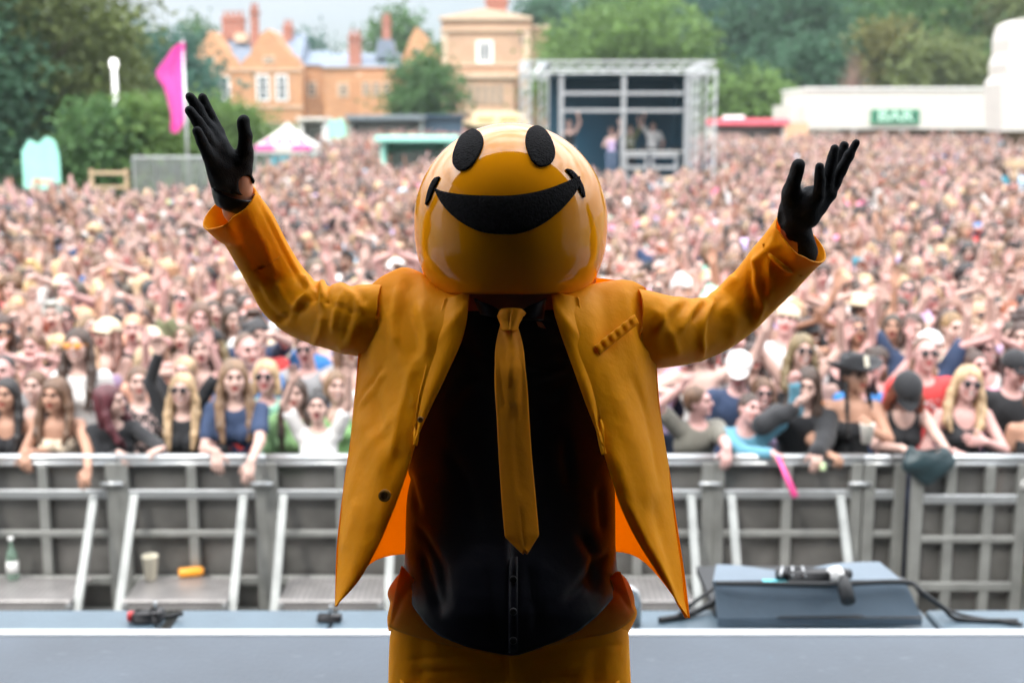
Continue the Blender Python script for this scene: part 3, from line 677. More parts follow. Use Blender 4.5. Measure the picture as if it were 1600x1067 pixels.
def gazebo(px0, px1, peave, papex, Y, label, stripe=True):
    xa = P(px0, 200, Y).x; xb = P(px1, 200, Y).x; cx = (xa + xb) / 2; w_ = (xb - xa) / 2; g = ground(cx, Y); t = empty('gazebo', (cx, Y + w_, g), label, 'tent')
    ze = P(0, peave, Y).z - g; za = P(0, papex, Y + w_).z - g; b = MB(); V = []; F = []
    n = 8
    for i in range(n + 1):
        f = i / n; s = (1 - f) ** 1.25; z = ze + (za - ze) * f
        for (sx, sy) in ((-1, -1), (1, -1), (1, 1), (-1, 1)): V.append((sx * w_ * s + (.0), sy * w_ * s, z))
    for i in range(n):
        for j in range(4): k = (j + 1) % 4; F.append((i * 4 + j, i * 4 + k, (i + 1) * 4 + k, (i + 1) * 4 + j))
    b.mat(0).add(V, F)
    o = b.build('canopy', [M_tent, M_pink], t)
    b = MB(); b.mat(0)
    for (x0, y0, x1, y1) in ((-w_, -w_, w_, -w_), (w_, -w_, w_, w_), (w_, w_, -w_, w_), (-w_, w_, -w_, -w_)):
        b.add([(x0, y0, ze), (x1, y1, ze), (x1, y1, ze - .3), (x0, y0, ze - .3)], [(0, 1, 2, 3)])
    b.build('valance', M_tent, t)
    if stripe:
        b = MB(); b.add([(-w_, -w_ - .01, ze + .02), (-w_ * .3, -w_ - .01, ze + .02), (-w_ * .3, -w_ - .01, ze - .18), (-w_, -w_ - .01, ze - .18)], [(0, 1, 2, 3)]); b.add([(w_ * .3, -w_ - .01, ze + .02), (w_, -w_ - .01, ze + .02), (w_, -w_ - .01, ze - .18), (w_ * .3, -w_ - .01, ze - .18)], [(0, 1, 2, 3)]); b.build('pink_band', M_pink, t)
    if stripe:
        b = MB()
        for q in range(4):
            u0 = -.85 + q * .5; s1 = (1 - .30) ** 1.25; s0 = (1 - .12) ** 1.25
            b.add([(u0 * w_ * s0, -w_ * s0 - .07, ze + (za - ze) * .12), ((u0 + .3) * w_ * s0, -w_ * s0 - .07, ze + (za - ze) * .12), ((u0 + .3) * w_ * s1, -w_ * s1 - .07, ze + (za - ze) * .30), (u0 * w_ * s1, -w_ * s1 - .07, ze + (za - ze) * .30)], [(0, 1, 2, 3)])
        b.build('pink_print', M_pink, t)
    for sx in (-1, 1):
        for sy in (-1, 1): b = MB(); b.box((sx * w_ - .03, sy * w_ - .03, 0), (sx * w_ + .03, sy * w_ + .03, ze)); b.build('leg', M_alu, t)
    return t, w_, ze
t, w_, ze = gazebo(396, 487, 228, 190, 46, 'pink and white peaked gazebo beside the raised left glove')
b = MB(); b.box((-w_ * .45, -w_ + .1, 0), (w_ * .45, -w_ + .14, ze - .35)); b.build('side_panel', pbr('turquoise_panel', (.04, .48, .62), rough=.6), t)
def stall(name, label, px0, px1, py0, py1, Y, body, roofm, cat='stall', sign=None, roofh=6, opening=True, dep=2.4):
    A = P(px0, py0, Y); B = P(px1, py1, Y); g = ground(A.x, Y); t = empty(name, ((A.x + B.x) / 2, Y, g), label, cat); w_ = (B.x - A.x) / 2; h = A.z - g
    rh = S(roofh, Y); b = MB()
    if opening:
        b.box((-w_, 0, 0), (w_, .1, h * .42)); b.box((-w_, 0, h * .42), (-w_ + .15, .1, h - rh)); b.box((w_ - .15, 0, h * .42), (w_, .1, h - rh)); b.box((-w_, dep - .1, 0), (w_, dep, h - rh)); b.box((-w_, .101, 0), (-w_ + .1, dep - .11, h - rh)); b.box((w_ - .1, .101, 0), (w_, dep - .11, h - rh))
    else: b.box((-w_, 0, 0), (w_, dep, h - rh), .03)
    b.build('body', body, t); b = MB(); b.box((-w_ - .15, -.35, h - rh + .002), (w_ + .15, dep + .15, h), .03); b.build('roof', roofm, t)
    if opening:
        b = MB(); b.box((-w_ - .05, -.25, h * .42 + .002), (w_ + .05, .12, h * .46)); b.build('counter', M_white, t)
        b = MB(); b.box((-w_ + .2, dep * .6, h * .46), (w_ - .2, dep * .65, h * .8)); b.build('back_shelf', M_alud, t)
    return t, w_, h
stall('food_stall', 'dark roofed stall with open counter at the back of the crowd', 544, 660, 180, 225, 76, pbr('grey_green_panel', (.30, .33, .31)), pbr('dark_grey_roof', (.14, .17, .19)), roofh=8)
stall('trailer', 'dark blue trailer right of the dark roofed stall', 662, 722, 180, 220, 77, pbr('navy_panel', (.035, .07, .11)), pbr('navy_panel', (.035, .07, .11)), 'trailer', opening=False, roofh=4)
stall('food_stall', 'stall with cream sign board below the tower house', 724, 822, 190, 225, 78, pbr('tan_panel', (.60, .36, .22)), pbr('cream_panel', (.75, .62, .38)), roofh=5)
A = P(738, 176, 77.6); B = P(818, 197, 77.6); b = MB(); b.box((A.x, 77.5, B.z), (B.x, 77.6, A.z), .02); t = b.build('sign_board', pbr('cream_panel', (.75, .62, .38)), None); tag(t, 'long cream sign board standing on the stall below the tower house', 'sign')
b = MB(); bpx(b, 746, 772, 184, 190, 77.47, .02); bpx(b, 780, 810, 184, 190, 77.47, .02); b.build('lettering', pbr('orange_ink', (.70, .30, .10)), t)
stall('mint_kiosk', 'mint green kiosk in the crowd left of the helmet', 594, 705, 213, 262, 41, M_mint, M_mint, 'kiosk', roofh=9)
stall('small_kiosk', 'small white kiosk behind the crowd left of the mint kiosk', 468, 508, 184, 215, 70, M_white, M_tent, 'kiosk', roofh=5)
stall('food_truck', 'white food truck with pink red canopy right of the far stage', 1116, 1226, 186, 230, 66, M_tent, pbr('coral_canopy', (.70, .12, .16)), 'food truck', roofh=10)
A = P(1135, 181, 66); t = MB(); t.box((A.x, 66.3, A.z - .25), (A.x + 1.0, 67.3, A.z), .05); tag(t.build('roof_vent', M_white), 'white vent box on the roof of the food truck', 'vent')
b = MB(); bpx(b, 1228, 1262, 192, 225, 70, .1); tag(b.build('wooden_hoarding', pbr('tan_panel', (.60, .36, .22))), 'tan wooden hoarding between the food truck and the marquee', 'hoarding')
def marquee():
    Y = 72; A = P(1258, 137, Y); B = P(1640, 203, Y); g = ground(A.x, Y); t = empty('marquee', (A.x, Y, g), 'long white marquee with a green bar sign at right', 'marquee'); W_ = B.x - A.x; h = A.z - g; zb = B.z - g
    b = MB(); b.box((0, 0, h * .46), (W_, 6, h - .12)); b.build('front_wall', M_tent, t)
    b = MB(); b.box((-.06, -.12, h - .118), (W_ + .1, 6.1, h)); b.build('roof', M_white, t)
    b = MB()
    for i in range(6): xx = .1 + i * (W_ - .2) / 5; b.box((xx - .05, .06, 0), (xx + .05, .16, h * .46 - .002))
    b.build('leg', M_alu, t)
    b = MB(); b.box((-.75, .4, zb + .2), (-.01, 5, h * .78)); b.box((.15, .5, h * .10), (2.2, .6, h * .455)); b.build('side_wall', M_tent, t)
    M_inner = pbr('brown_timber', (.22, .14, .09), rough=.8, var=.1)
    b = MB(); b.box((0, 3, 0), (W_, 3.1, h * .458)); b.build('inner_wall', M_inner, t)
    c0 = P(1361, 171, Y - .1); c1 = P(1436, 194, Y - .1); b = MB(); b.box((c0.x - A.x, -.16, c1.z - g), (c1.x - A.x, -.06, c0.z - g), .01); s = b.build('sign', pbr('green_sign', (.06, .30, .16), rough=.5), t)
    b = MB(); i0 = .09; b.box((c0.x - A.x + i0, -.175, c1.z - g + i0), (c1.x - A.x - i0, -.161, c0.z - g - i0)); b.build('sign_face', pbr('dark_green', (.02, .12, .07)), s)
    me = text_mesh('BAR', .82, .01); me.materials.append(pbr('pale_green_ink', (.55, .85, .68))); o = link('lettering', me, s); o.location = ((c0.x + c1.x) / 2 - A.x, -.19, (c0.z + c1.z) / 2 - g); o.rotation_euler = (R(90), 0, 0); o.scale = (1.35, 1, 1)
marquee()
def tower():
    Y = 56; b = MB(); pts = [(1566, 205), (1564, 130), (1572, 118), (1571, 100), (1577, 82), (1577, 60), (1584, 36), (1600, 29), (1660, 24), (1660, 205)]
    ppx(b, pts, Y, 2.0); t = b.build('covered_tower', M_tent); tag(t, 'tall tower draped in white sheeting at the right edge', 'tower')
tower()
b = MB(); bpx(b, 1576, 1640, 250, 262, 34, .3); bpx(b, 1584, 1588, 262, 300, 34.05, .1); tag(b.build('wooden_table', pbr('raw_wood', (.50, .36, .23))), 'small raw wood platform in the crowd at the right edge', 'platform')

# far stage
def truss(b, A, B, w_=.28, r=.021, n=None):
    A = Vector(A); B = Vector(B); d = (B - A); L = d.length; d.normalize(); u = d.cross(Vector((0, 1, 0))).normalized() if abs(d.y) < .9 else Vector((1, 0, 0)); v = d.cross(u).normalized(); u = v.cross(d)
    cs = [(u * a + v * c) * (w_ / 2) for a, c in ((-1, -1), (1, -1), (1, 1), (-1, 1))]
    for c in cs: b.tube([A + c, B + c], r, 6)
    n = n or max(2, int(L / w_ / 1.2))
    for i in range(n):
        for k in range(4):
            p0 = A + d * L * i / n + cs[k]; p1 = A + d * L * (i + 1) / n + cs[(k + 1) % 4]; b.tube([p0, p1], r * .55, 5)
def far_stage():
    Y = 38.0; g = ground(0, Y); t = empty('far_stage', (P(965, 200, Y).x, Y, g), 'small truss framed stage with dark backdrop at the back of the crowd', 'stage'); o = Vector(t.location)
    T = lambda px, py, dY=0: P(px, py, Y) + Vector((0, dY, 0)) - o
    def zz(py): return P(0, py, Y).z - g
    for px in (822, 1109):
        for dY in (0, 4.5):
            x = T(px, 200).x; b = MB(); truss(b, (x, dY, 0), (x, dY, zz(108)), .30); b.build('truss_tower', M_alu, t)
    for dY in (0, 4.5):
        b = MB(); truss(b, (T(812, 0).x, dY, zz(106)), (T(1120, 0).x, dY, zz(106)), .34); b.build('truss_beam', M_alu, t)
    for px in (822, 1109, 850): b = MB(); x = T(px, 200).x; truss(b, (x, .2, zz(104)), (x, 4.3, zz(104)), .30); b.build('truss_beam', M_alu, t)
    for px, w_ in ((850, .26), (1085, .26)):
        b = MB(); x = T(px, 200).x; truss(b, (x, .1, 0), (x, .1, zz(118)), w_); b.build('truss_tower', M_alu, t)
    for px in (877, 975, 1074):
        b = MB(); x = T(px, 200).x; b.box((x - .07, .2, 0), (x + .07, .32, zz(118)), .01); b.build('post', M_alu, t)
    for py in (146, 173): b = MB(); b.box((T(880, 0).x, .16, zz(py + 2.6)), (T(1072, 0).x, .198, zz(py - 2.6)), .005); b.build('cross_bar', M_alu, t)
    M_back = pbr('teal_black_backdrop', (.010, .066, .11), rough=.7, var=.3, vscale=.5)
    b = MB(); b.box((T(862, 0).x, 3.6, 0), (T(1090, 0).x, 3.7, zz(112))); b.build('backdrop', M_back, t)
    b = MB(); b.box((T(862, 0).x, .4, zz(116)), (T(1090, 0).x, 3.59, zz(113))); b.build('roof', M_back, t)
    b = MB(); b.box((T(1082, 0).x, .8, 0), (T(1085, 0).x, 3.5, zz(116))); b.build('side_curtain', M_back, t)
    dz = 1.70 - g
    b = MB(); b.box((T(866, 0).x, .33, dz - .12), (T(1086, 0).x, 3.55, dz)); b.build('deck', M_deck, t)
    for q in (.15, .5, .85):
        for dY in (.5, 3.2):
            x = T(866, 0).x + q * (T(1086, 0).x - T(866, 0).x); b = MB(); b.tube([(x, dY, 0), (x, dY, dz - .12)], .04, 6); b.build('deck_leg', M_alu, t)
    # front rail frames
    for (x0, x1) in ((976, 1018), (1018, 1066)):
        b = MB(); xa, xb = T(x0, 0).x + .08, T(x1, 0).x - .02
        for py in (243, 262, 279): b.box((xa, .02, zz(py + 3)), (xb, .10, zz(py - 3)))
        b.box((xa, .11, zz(285)), (xa + .08, .17, zz(240))); b.box((xb - .08, .11, zz(285)), (xb, .17, zz(240))); b.build('front_rail', M_alu, t)
    tb = empty('dj_table', (P(995, 200, Y + 1.6).x, Y + 1.6, 1.70), 'long equipment table on the far stage under white cloth', 'table')
    b = MB(); b.box((-.5, -.3, .88), (1.6, .3, .93), .01); b.build('tabletop', M_white, tb)
    for x in (-.45, 1.55): b = MB(); b.box((x - .03, -.25, 0), (x + .03, .25, .88)); b.build('leg', M_alud, tb)
    for k, x in enumerate((-.2, .3, .75, 1.2)):
        b = MB(); b.box((x - .17, -.2, .932), (x + .17, .18, 1.0 + .03 * (k % 2)), .01); b.tube([(x - .08, -.02, 1.0), (x - .08, -.02, 1.05)], .07, 12); tag(b.build('mixer', M_black, None, loc=tb.location), ['black deck at the left end of the stage table', 'black mixer beside the left deck on the stage table', 'black mixer beside the right deck on the stage table', 'black deck at the right end of the stage table'][k], 'mixer', 'equipment on the far stage table')
    return
far_stage()
# bar roof pieces behind the helmet at left: parked van
# ------------------------------------------------------------------ distance-field bodies -> one continuous skin
class Field:
    def __init__(s, lo, hi, h):
        s.lo = np.array(lo, float); s.h = h
        s.n = np.ceil((np.array(hi, float) - s.lo) / h).astype(int) + 1
        s.a = np.full(s.n, .2, np.float32); s.lab = np.zeros(s.n, np.int8)
    def sub(s, lo, hi):
        i0 = np.clip(np.floor((np.array(lo) - s.lo) / s.h).astype(int), 0, s.n - 1)
        i1 = np.clip(np.ceil((np.array(hi) - s.lo) / s.h).astype(int) + 1, 1, s.n)
        i1 = np.maximum(i1, i0 + 1)
        ax = [s.lo[k] + s.h * np.arange(i0[k], i1[k]) for k in range(3)]
        X, Y, Z = np.meshgrid(*ax, indexing='ij', sparse=True)
        return (slice(i0[0], i1[0]), slice(i0[1], i1[1]), slice(i0[2], i1[2])), X, Y, Z
    def put(s, sl, d, k, lab=None, op='add'):
        a = s.a[sl]
        if op == 'add':
            if lab is not None:
                L = s.lab[sl]; L[d < a] = lab
            if k > 1e-5:
                hh = np.clip(.5 + .5 * (a - d) / k, 0, 1)
                s.a[sl] = a + (d - a) * hh - k * hh * (1 - hh)
            else: s.a[sl] = np.minimum(a, d)
        else:
            if lab is not None:
                L = s.lab[sl]; L[(-d > a - .002) & (a < .005)] = lab
            if k > 1e-5:
                hh = np.clip(.5 - .5 * (a + d) / k, 0, 1)
                s.a[sl] = a + (-d - a) * hh + k * hh * (1 - hh)
            else: s.a[sl] = np.maximum(a, -d)
def prim_ell(F, c, r, M=None, k=.02, lab=None, op='add', off=0.0):
    c = np.array(c, float); r = np.array(r, float) + off
    e = r.max() + k + .035 if M is not None else None
    lo = c - (e if e else r + k + .035); hi = c + (e if e else r + k + .035)
    sl, X, Y, Z = F.sub(lo, hi)
    x = X - c[0]; y = Y - c[1]; z = Z - c[2]
    if M is not None:
        Mi = np.array(M).T
        x, y, z = (Mi[0][0] * x + Mi[0][1] * y + Mi[0][2] * z, Mi[1][0] * x + Mi[1][1] * y + Mi[1][2] * z, Mi[2][0] * x + Mi[2][1] * y + Mi[2][2] * z)
    k0 = np.sqrt((x / r[0]) ** 2 + (y / r[1]) ** 2 + (z / r[2]) ** 2) + 1e-6
    k1 = np.sqrt((x / r[0] ** 2) ** 2 + (y / r[1] ** 2) ** 2 + (z / r[2] ** 2) ** 2) + 1e-6
    F.put(sl, (k0 * (k0 - 1) / k1).astype(np.float32), k, lab, op)
def prim_cone(F, a, b, ra, rb, k=.02, lab=None, op='add', off=0.0):
    a = np.array(a, float); b = np.array(b, float); ra += off; rb += off
    m = max(ra, rb) + k + .035
    sl, X, Y, Z = F.sub(np.minimum(a, b) - m, np.maximum(a, b) + m)
    ba = b - a; L2 = max(1e-9, (ba ** 2).sum())
    x = X - a[0]; y = Y - a[1]; z = Z - a[2]
    t = np.clip((x * ba[0] + y * ba[1] + z * ba[2]) / L2, 0, 1)
    d = np.sqrt((x - t * ba[0]) ** 2 + (y - t * ba[1]) ** 2 + (z - t * ba[2]) ** 2) - (ra + (rb - ra) * t)
    F.put(sl, d.astype(np.float32), k, lab, op)
_C = np.array([(i, j, k) for i in (0, 1) for j in (0, 1) for k in (0, 1)])
def surface(F, iters=2, pad=True):
    a = F.a
    if pad:
        a[0] = a[-1] = .01; a[:, 0] = a[:, -1] = .01; a[:, :, 0] = a[:, :, -1] = .01
    n = F.n; ins = a < 0
    c = np.zeros(n - 1, np.int8)
    for (i, j, k) in _C: c += ins[i:n[0] - 1 + i, j:n[1] - 1 + j, k:n[2] - 1 + k]
    act = np.argwhere((c > 0) & (c < 8))
    idx = -np.ones(n - 1, np.int32); idx[act[:, 0], act[:, 1], act[:, 2]] = np.arange(len(act))
    vals = np.stack([a[act[:, 0] + i, act[:, 1] + j, act[:, 2] + k] for (i, j, k) in _C], 1)
    acc = np.zeros((len(act), 3)); cnt = np.zeros(len(act))
    for p in range(8):
        for q in range(p + 1, 8):
            if np.abs(_C[p] - _C[q]).sum() != 1: continue
            vp, vq = vals[:, p], vals[:, q]; m = (vp < 0) != (vq < 0)
            t = np.where(m, vp / np.where(m, vp - vq, 1), 0)[:, None]
            acc += np.where(m[:, None], _C[p] + t * (_C[q] - _C[p]), 0); cnt += m
    V = F.lo + F.h * (act + acc / cnt[:, None])
    lab = F.lab[act[:, 0], act[:, 1], act[:, 2]]
    Q = []
    for ax in range(3):
        u, v = (ax + 1) % 3, (ax + 2) % 3
        s0 = [slice(1, n[k] - 1) for k in range(3)]; s0[ax] = slice(0, n[ax] - 1)
        s1 = list(s0); s1[ax] = slice(1, n[ax])
        A = ins[tuple(s0)]; B = ins[tuple(s1)]
        for flip, msk in ((0, A & ~B), (1, ~A & B)):
            e = np.argwhere(msk)
            if not len(e): continue
            off = np.array([1, 1, 1]); off[ax] = 0; e = e + off
            def g(du, dv):
                q = e.copy(); q[:, u] += du; q[:, v] += dv
                return idx[q[:, 0], q[:, 1], q[:, 2]]
            quad = np.stack([g(-1, -1), g(0, -1), g(0, 0), g(-1, 0)], 1)
            Q.append(quad[:, ::-1] if flip else quad)
    Q = np.concatenate(Q); Q = Q[(Q >= 0).all(1)]
    for _ in range(iters):
        s = np.zeros_like(V); w_ = np.zeros(len(V))
        for p in range(4):
            for q in ((p + 1) % 4, (p + 3) % 4):
                for d in range(3): s[:, d] += np.bincount(Q[:, p], V[Q[:, q], d], len(V))
                w_ += np.bincount(Q[:, p], minlength=len(V))
        ok = w_ > 0
        V[ok] = V[ok] * .5 + .5 * s[ok] / w_[ok][:, None]
    return V, Q, lab[Q].max(1)

def unit(v): v = np.array(v, float); return v / (np.linalg.norm(v) + 1e-9)
def rotm(rx=0, ry=0, rz=0):
    return np.array((Matrix.Rotation(rz, 3, 'Z') @ Matrix.Rotation(ry, 3, 'Y') @ Matrix.Rotation(rx, 3, 'X')))
def ik(S0, W, L1, L2, pole):
    d = W - S0; L = np.linalg.norm(d)
    if L > (L1 + L2) * .985: W = S0 + d / L * (L1 + L2) * .985; d = W - S0; L = np.linalg.norm(d)
    u = d / L; a = (L1 ** 2 - L2 ** 2 + L ** 2) / (2 * L); hh = math.sqrt(max(0, L1 ** 2 - a ** 2))
    p = np.array(pole, float); p = unit(p - u * p.dot(u))
    return S0 + u * a + p * hh, W

def hand_prims(wr, d, nrm, side, curl, T):
    """palm, four fingers and thumb; d points from wrist to fingers, nrm out of the palm, side +1/-1 chooses the thumb side"""
    d = unit(d); nrm = unit(nrm - d * np.dot(nrm, d)); ac = np.cross(d, nrm) * side
    M = np.stack([ac, nrm, d], 1)
    out = [('e', wr + d * .052, (.040, .018, .052), M, .012, 0, 'hand')]
    for i, (o, ln) in enumerate(((-.031, .056), (-.011, .073), (.010, .078), (.030, .068))):
        r0 = wr + d * (.088 - .004 * abs(i - 2)) + ac * o
        c1 = curl * (.9 + .12 * (3 - i)); sp = ac * (o * 2.2)
        d1 = unit(d * math.cos(c1) + nrm * math.sin(c1) + sp)
        d2 = unit(d * math.cos(c1 * 2.1) + nrm * math.sin(c1 * 2.1) + sp)
        m1 = r0 + d1 * ln * .52
        out.append(('c', r0, m1, .0098, .0090, .003, 0, 'hand')); out.append(('c', m1, m1 + d2 * ln * .5, .0090, .0078, .002, 0, 'hand'))
    t0 = wr + d * .022 + ac * .030 + nrm * .006; t1 = t0 + unit(d * .7 + ac * .75 + nrm * .3) * .040
    t2 = t1 + unit(d * .95 + ac * .3 + nrm * (.2 + curl)) * .034
    out.append(('c', t0, t1, .0135, .0115, .008, 0, 'hand')); out.append(('c', t1, t2, .0112, .0092, .002, 0, 'hand'))
    return out

def figure(sex='f', lean=0.0, arms=None, head=(0, 0, 0), mouth='smile', slim=1.0, twist=0.0, curl=.35, sway=0.0):
    """list of body primitives of a 1.70 m person facing -Y with feet at the origin; returns prims and the head frame"""
    f = sex == 'f'; PR = []; W = slim * (1.0 if f else 1.12)
    UR = rotm(lean, sway, twist); piv = np.array((0, 0, .95))
    def U(p): return piv + UR @ (np.array(p, float) - piv)
    def e(c, r, k=.03, lab=0, t='torso', up=True, M=None):
        PR.append(('e', U(c) if up else np.array(c, float), r, (UR if up else None) if M is None else M, k, lab, t))
    def c(a, b, ra, rb, k=.02, lab=0, t='torso', up=False): PR.append(('c', U(a) if up else np.array(a, float), U(b) if up else np.array(b, float), ra, rb, k, lab, t))
    e((0, .01, .94), (.150 * W, .112, .115), t='hip', up=False)
    e((0, .005, 1.07), (.118 * W, .088, .15), .05)
    e((0, .005, 1.27), (.146 * W, .098, .165), .05)
    sx = (.158 if f else .180) * (1 + (slim - 1) * .6)
    e((0, .012, 1.375), (sx, .062, .052), .05)
    if f:
        for s in (-1, 1): e((s * .066, -.078, 1.245), (.060, .050, .056), .025, t='torso')
    else:
        e((0, -.05, 1.30), (.12, .05, .08), .04)
    for s in (-1, 1):
        c((s * .085, .01, .90), (s * .095, .0, .50), .088, .055, .03, t='thigh'); c((s * .095, 0, .50), (s * .10, .02, .10), .054, .034, .02, t='calf')
        c((s * .10, .03, .045), (s * .112, -.13, .03), .038, .028, .02, t='foot')
    # neck and head
    nb = U((0, .015, 1.42)); nt_ = U((0, -.005, 1.50))
    hr = UR @ rotm(head[0] - lean * .8, head[1], head[2]) if True else None
    hc = nt_ + hr @ np.array((0, -.012, .105))
    PR.append(('c', nb, hc + hr @ np.array((0, .02, -.05)), (.050 if f else .060), (.046 if f else .055), .025, 0, 'neck'))
    def he(p, r, k=.015, lab=0, op='add'): PR.append(('e', hc + hr @ np.array(p, float), r, hr, k, lab, 'head', op))
    he((0, .018, .028), (.075, .092, .088)); he((0, -.026, -.036), (.060, .060, .074), .03)
    he((0, -.062, -.094), (.024, .018, .017), .02)
    for s in (-1, 1): he((s * .037, -.060, -.022), (.022, .020, .022), .02)
    he((0, -.074, .036), (.050, .016, .012), .012)
    for s in (-1, 1): he((s * .030, -.101, .013), (.017, .017, .012), .008, None, 'sub')
    for s in (-1, 1):
        he((s * .030, -.077, .013), (.014, .0105, .009), .003, 2)
        he((s * .032, -.0905, .032), (.018, .006, .0045), .003, 4)
        he((s * .073, .012, -.006), (.009, .019, .029), .008)
    a_ = hc + hr @ np.array((0, -.086, .016)); b_ = hc + hr @ np.array((0, -.106, -.020))
    PR.append(('c', a_, b_, .0085, .013, .010, 0, 'head'))
    for s in (-1, 1): he((s * .012, -.096, -.024), (.008, .009, .007), .008)
    if mouth == 'open':
        he((0, -.084, -.060), (.022, .010, .021), .008, 1); he((0, -.098, -.060), (.016, .016, .015), .002, 3, 'sub')
    elif mouth == 'smile':
        he((0, -.080, -.056), (.026, .010, .0105), .008, 1); he((0, -.0945, -.055), (.018, .008, .0042), .002, 5, 'sub')
    else:
        he((0, -.081, -.055), (.020, .009, .0055), .006, 1); he((0, -.080, -.063), (.017, .009, .006), .008, 1)
    # arms: per side (wrist target in shoulder-relative metres, pole, hand direction, palm normal)
    arms = arms or {}
    joints = {}
    for s in (-1, 1):
        sh = U((s * sx, .012, 1.375))
        av = arms.get(s, ((s * .10, -.05, -.50), (0, 1, 0), (0, 0, -1), (-s, 0, 0)))
        wt, pole, hd, pn = av[:4]
        if len(av) > 4: wt = np.array(wt, float) - sh
        if wt[2] > .1: sh = sh + np.array((-s * .01, 0, .03))
        up_ = .045 if f else .054
        el, wr = ik(sh, sh + np.array(wt, float), .275, .245, pole)
        PR.append(('c', sh, el, up_, up_ * .80, .045, 0, 'uarm%d' % s)); PR.append(('c', el, wr, up_ * .80, up_ * .56, .015, 0, 'larm%d' % s))
        PR.append(('c', wr, wr + unit(hd) * .02, up_ * .56, .024, .012, 0, 'hand'))
        joints[s] = (sh, el, wr)
        PR.extend(hand_prims(wr, hd, np.array(pn, float), -s, curl, None))
    return dict(pr=PR, hc=hc, hr=hr, U=U, UR=UR, joints=joints, f=f, sx=sx)

def run_prims(F, PR, tags=None, off=0.0, lab=True, kmin=0):
    for p in PR:
        t = p[7] if p[0] == 'c' else p[6]
        if tags is not None and not any(t.startswith(x) for x in tags): continue
        if p[0] == 'e':
            op = p[7] if len(p) > 7 else 'add'
            prim_ell(F, p[1], p[2], p[3], max(p[4], kmin), p[5] if lab else None, op, off)
        else:
            prim_cone(F, p[1], p[2], p[3], p[4], max(p[5], kmin), p[6] if lab else None, 'add', off)
def bounds(PR, tags=None, m=.08):
    pts = []
    for p in PR:
        t = p[7] if p[0] == 'c' else p[6]
        if tags is not None and not any(t.startswith(x) for x in tags): continue
        if p[0] == 'e':
            r = max(p[2]); pts += [p[1] - r, p[1] + r]
        else: r = max(p[3], p[4]); pts += [np.minimum(p[1], p[2]) - r, np.maximum(p[1], p[2]) + r]
    pts = np.array(pts); return pts.min(0) - m, pts.max(0) + m

def body_mesh(G, h, mats):
    lo, hi = bounds(G['pr'], None, .03); F = Field(lo, hi, h)
    order = [p for p in G['pr'] if (p[7] if p[0] == 'c' else p[6]) != 'hand'] + [p for p in G['pr'] if (p[7] if p[0] == 'c' else p[6]) == 'hand']
    run_prims(F, order); V, Q, L = surface(F, 1)
    return V, Q, L
def halfspace(F, p, n, above=True):
    """remove everything on the n side of the plane"""
    sl, X, Y, Z = F.sub(F.lo, F.lo + F.h * F.n); n = unit(n)
    d = (X - p[0]) * n[0] + (Y - p[1]) * n[1] + (Z - p[2]) * n[2]
    F.a = np.maximum(F.a, d.astype(np.float32))
def wrinkle(F, amp, fr=28.0, seed=0):
    r = np.random.default_rng(seed); sl, X, Y, Z = F.sub(F.lo, F.lo + F.h * F.n)
    ph = r.uniform(0, 6, 6)
    w_ = np.sin(fr * (Z + .35 * X) + ph[0] + 2.2 * np.sin(7 * X + ph[1])) * np.sin(fr * .45 * (X - .3 * Y) + ph[2] + 1.5 * np.sin(9 * Z + ph[3]))
    F.a = F.a + (amp * w_).astype(np.float32)

def top_mesh(G, style, h, seed=0):
    PR = G['pr']; U = G['U']; UR = G['UR']; f = G['f']
    tg = ['torso', 'hip']
    sleeves = {'tshirt': .62, 'long': 2, 'hoodie': 2, 'vest': 0, 'cami': 0, 'bandeau': 0, 'bikini': 0, 'crop': .5, 'loose': .8}[style]
    off = {'tshirt': .013, 'long': .013, 'hoodie': .026, 'vest': .009, 'cami': .008, 'bandeau': .008, 'bikini': .008, 'crop': .011, 'loose': .022}[style]
    PR2 = []
    for p in PR:
        t = p[7] if p[0] == 'c' else p[6]
        if t in tg: PR2.append(p)
        elif t.startswith('uarm') and sleeves:
            q = list(p)
            if sleeves < 1: q[2] = p[1] + (p[2] - p[1]) * sleeves; q[4] = p[3] * .98
            PR2.append(tuple(q))
        elif t.startswith('larm') and sleeves >= 2:
            q = list(p); q[2] = p[1] + (p[2] - p[1]) * .94; PR2.append(tuple(q))
    lo, hi = bounds(PR2, None, off + .03); F = Field(lo, hi, h)
    run_prims(F, PR2, None, off, lab=False)
    wrinkle(F, .004 if style != 'hoodie' else .007, 30, seed)
    nb = U((0, -.03, 1.455))
    if style in ('tshirt', 'long', 'crop', 'loose'): prim_ell(F, nb, (.085, .10, .06), UR, .004, None, 'sub')
    if style == 'hoodie':
        prim_ell(F, nb, (.075, .10, .07), UR, .004, None, 'sub'); prim_ell(F, U((0, .085, 1.43)), (.11, .06, .07), UR, .03)
    if style == 'vest': prim_ell(F, U((0, -.06, 1.44)), (.085, .16, .12), UR, .004, None, 'sub')
    if style == 'cami': prim_ell(F, U((0, -.05, 1.47)), (.10, .20, .17), UR, .004, None, 'sub')
    if style in ('vest', 'cami'):
        for s in (-1, 1): prim_ell(F, U((s * (G['sx'] + .015), 0, 1.40)), (.065 if style == 'vest' else .085, .2, .10), UR, .004, None, 'sub')
    if style == 'bandeau': halfspace(F, U((0, 0, 1.305)), UR @ np.array((0, 0, 1.)))
    if style == 'bikini':
        halfspace(F, U((0, 0, 1.29)), UR @ np.array((0, 0, 1.))); halfspace(F, U((0, 0, 1.20)), UR @ np.array((0, 0, -1.)))
    elif style == 'crop': halfspace(F, U((0, 0, 1.13)), UR @ np.array((0, 0, -1.)))
    else: halfspace(F, U((0, 0, .93 if style != 'bandeau' else 1.0)), np.array((0, 0, -1.)))
    V, Q, L = surface(F, 1)
    return V, Q
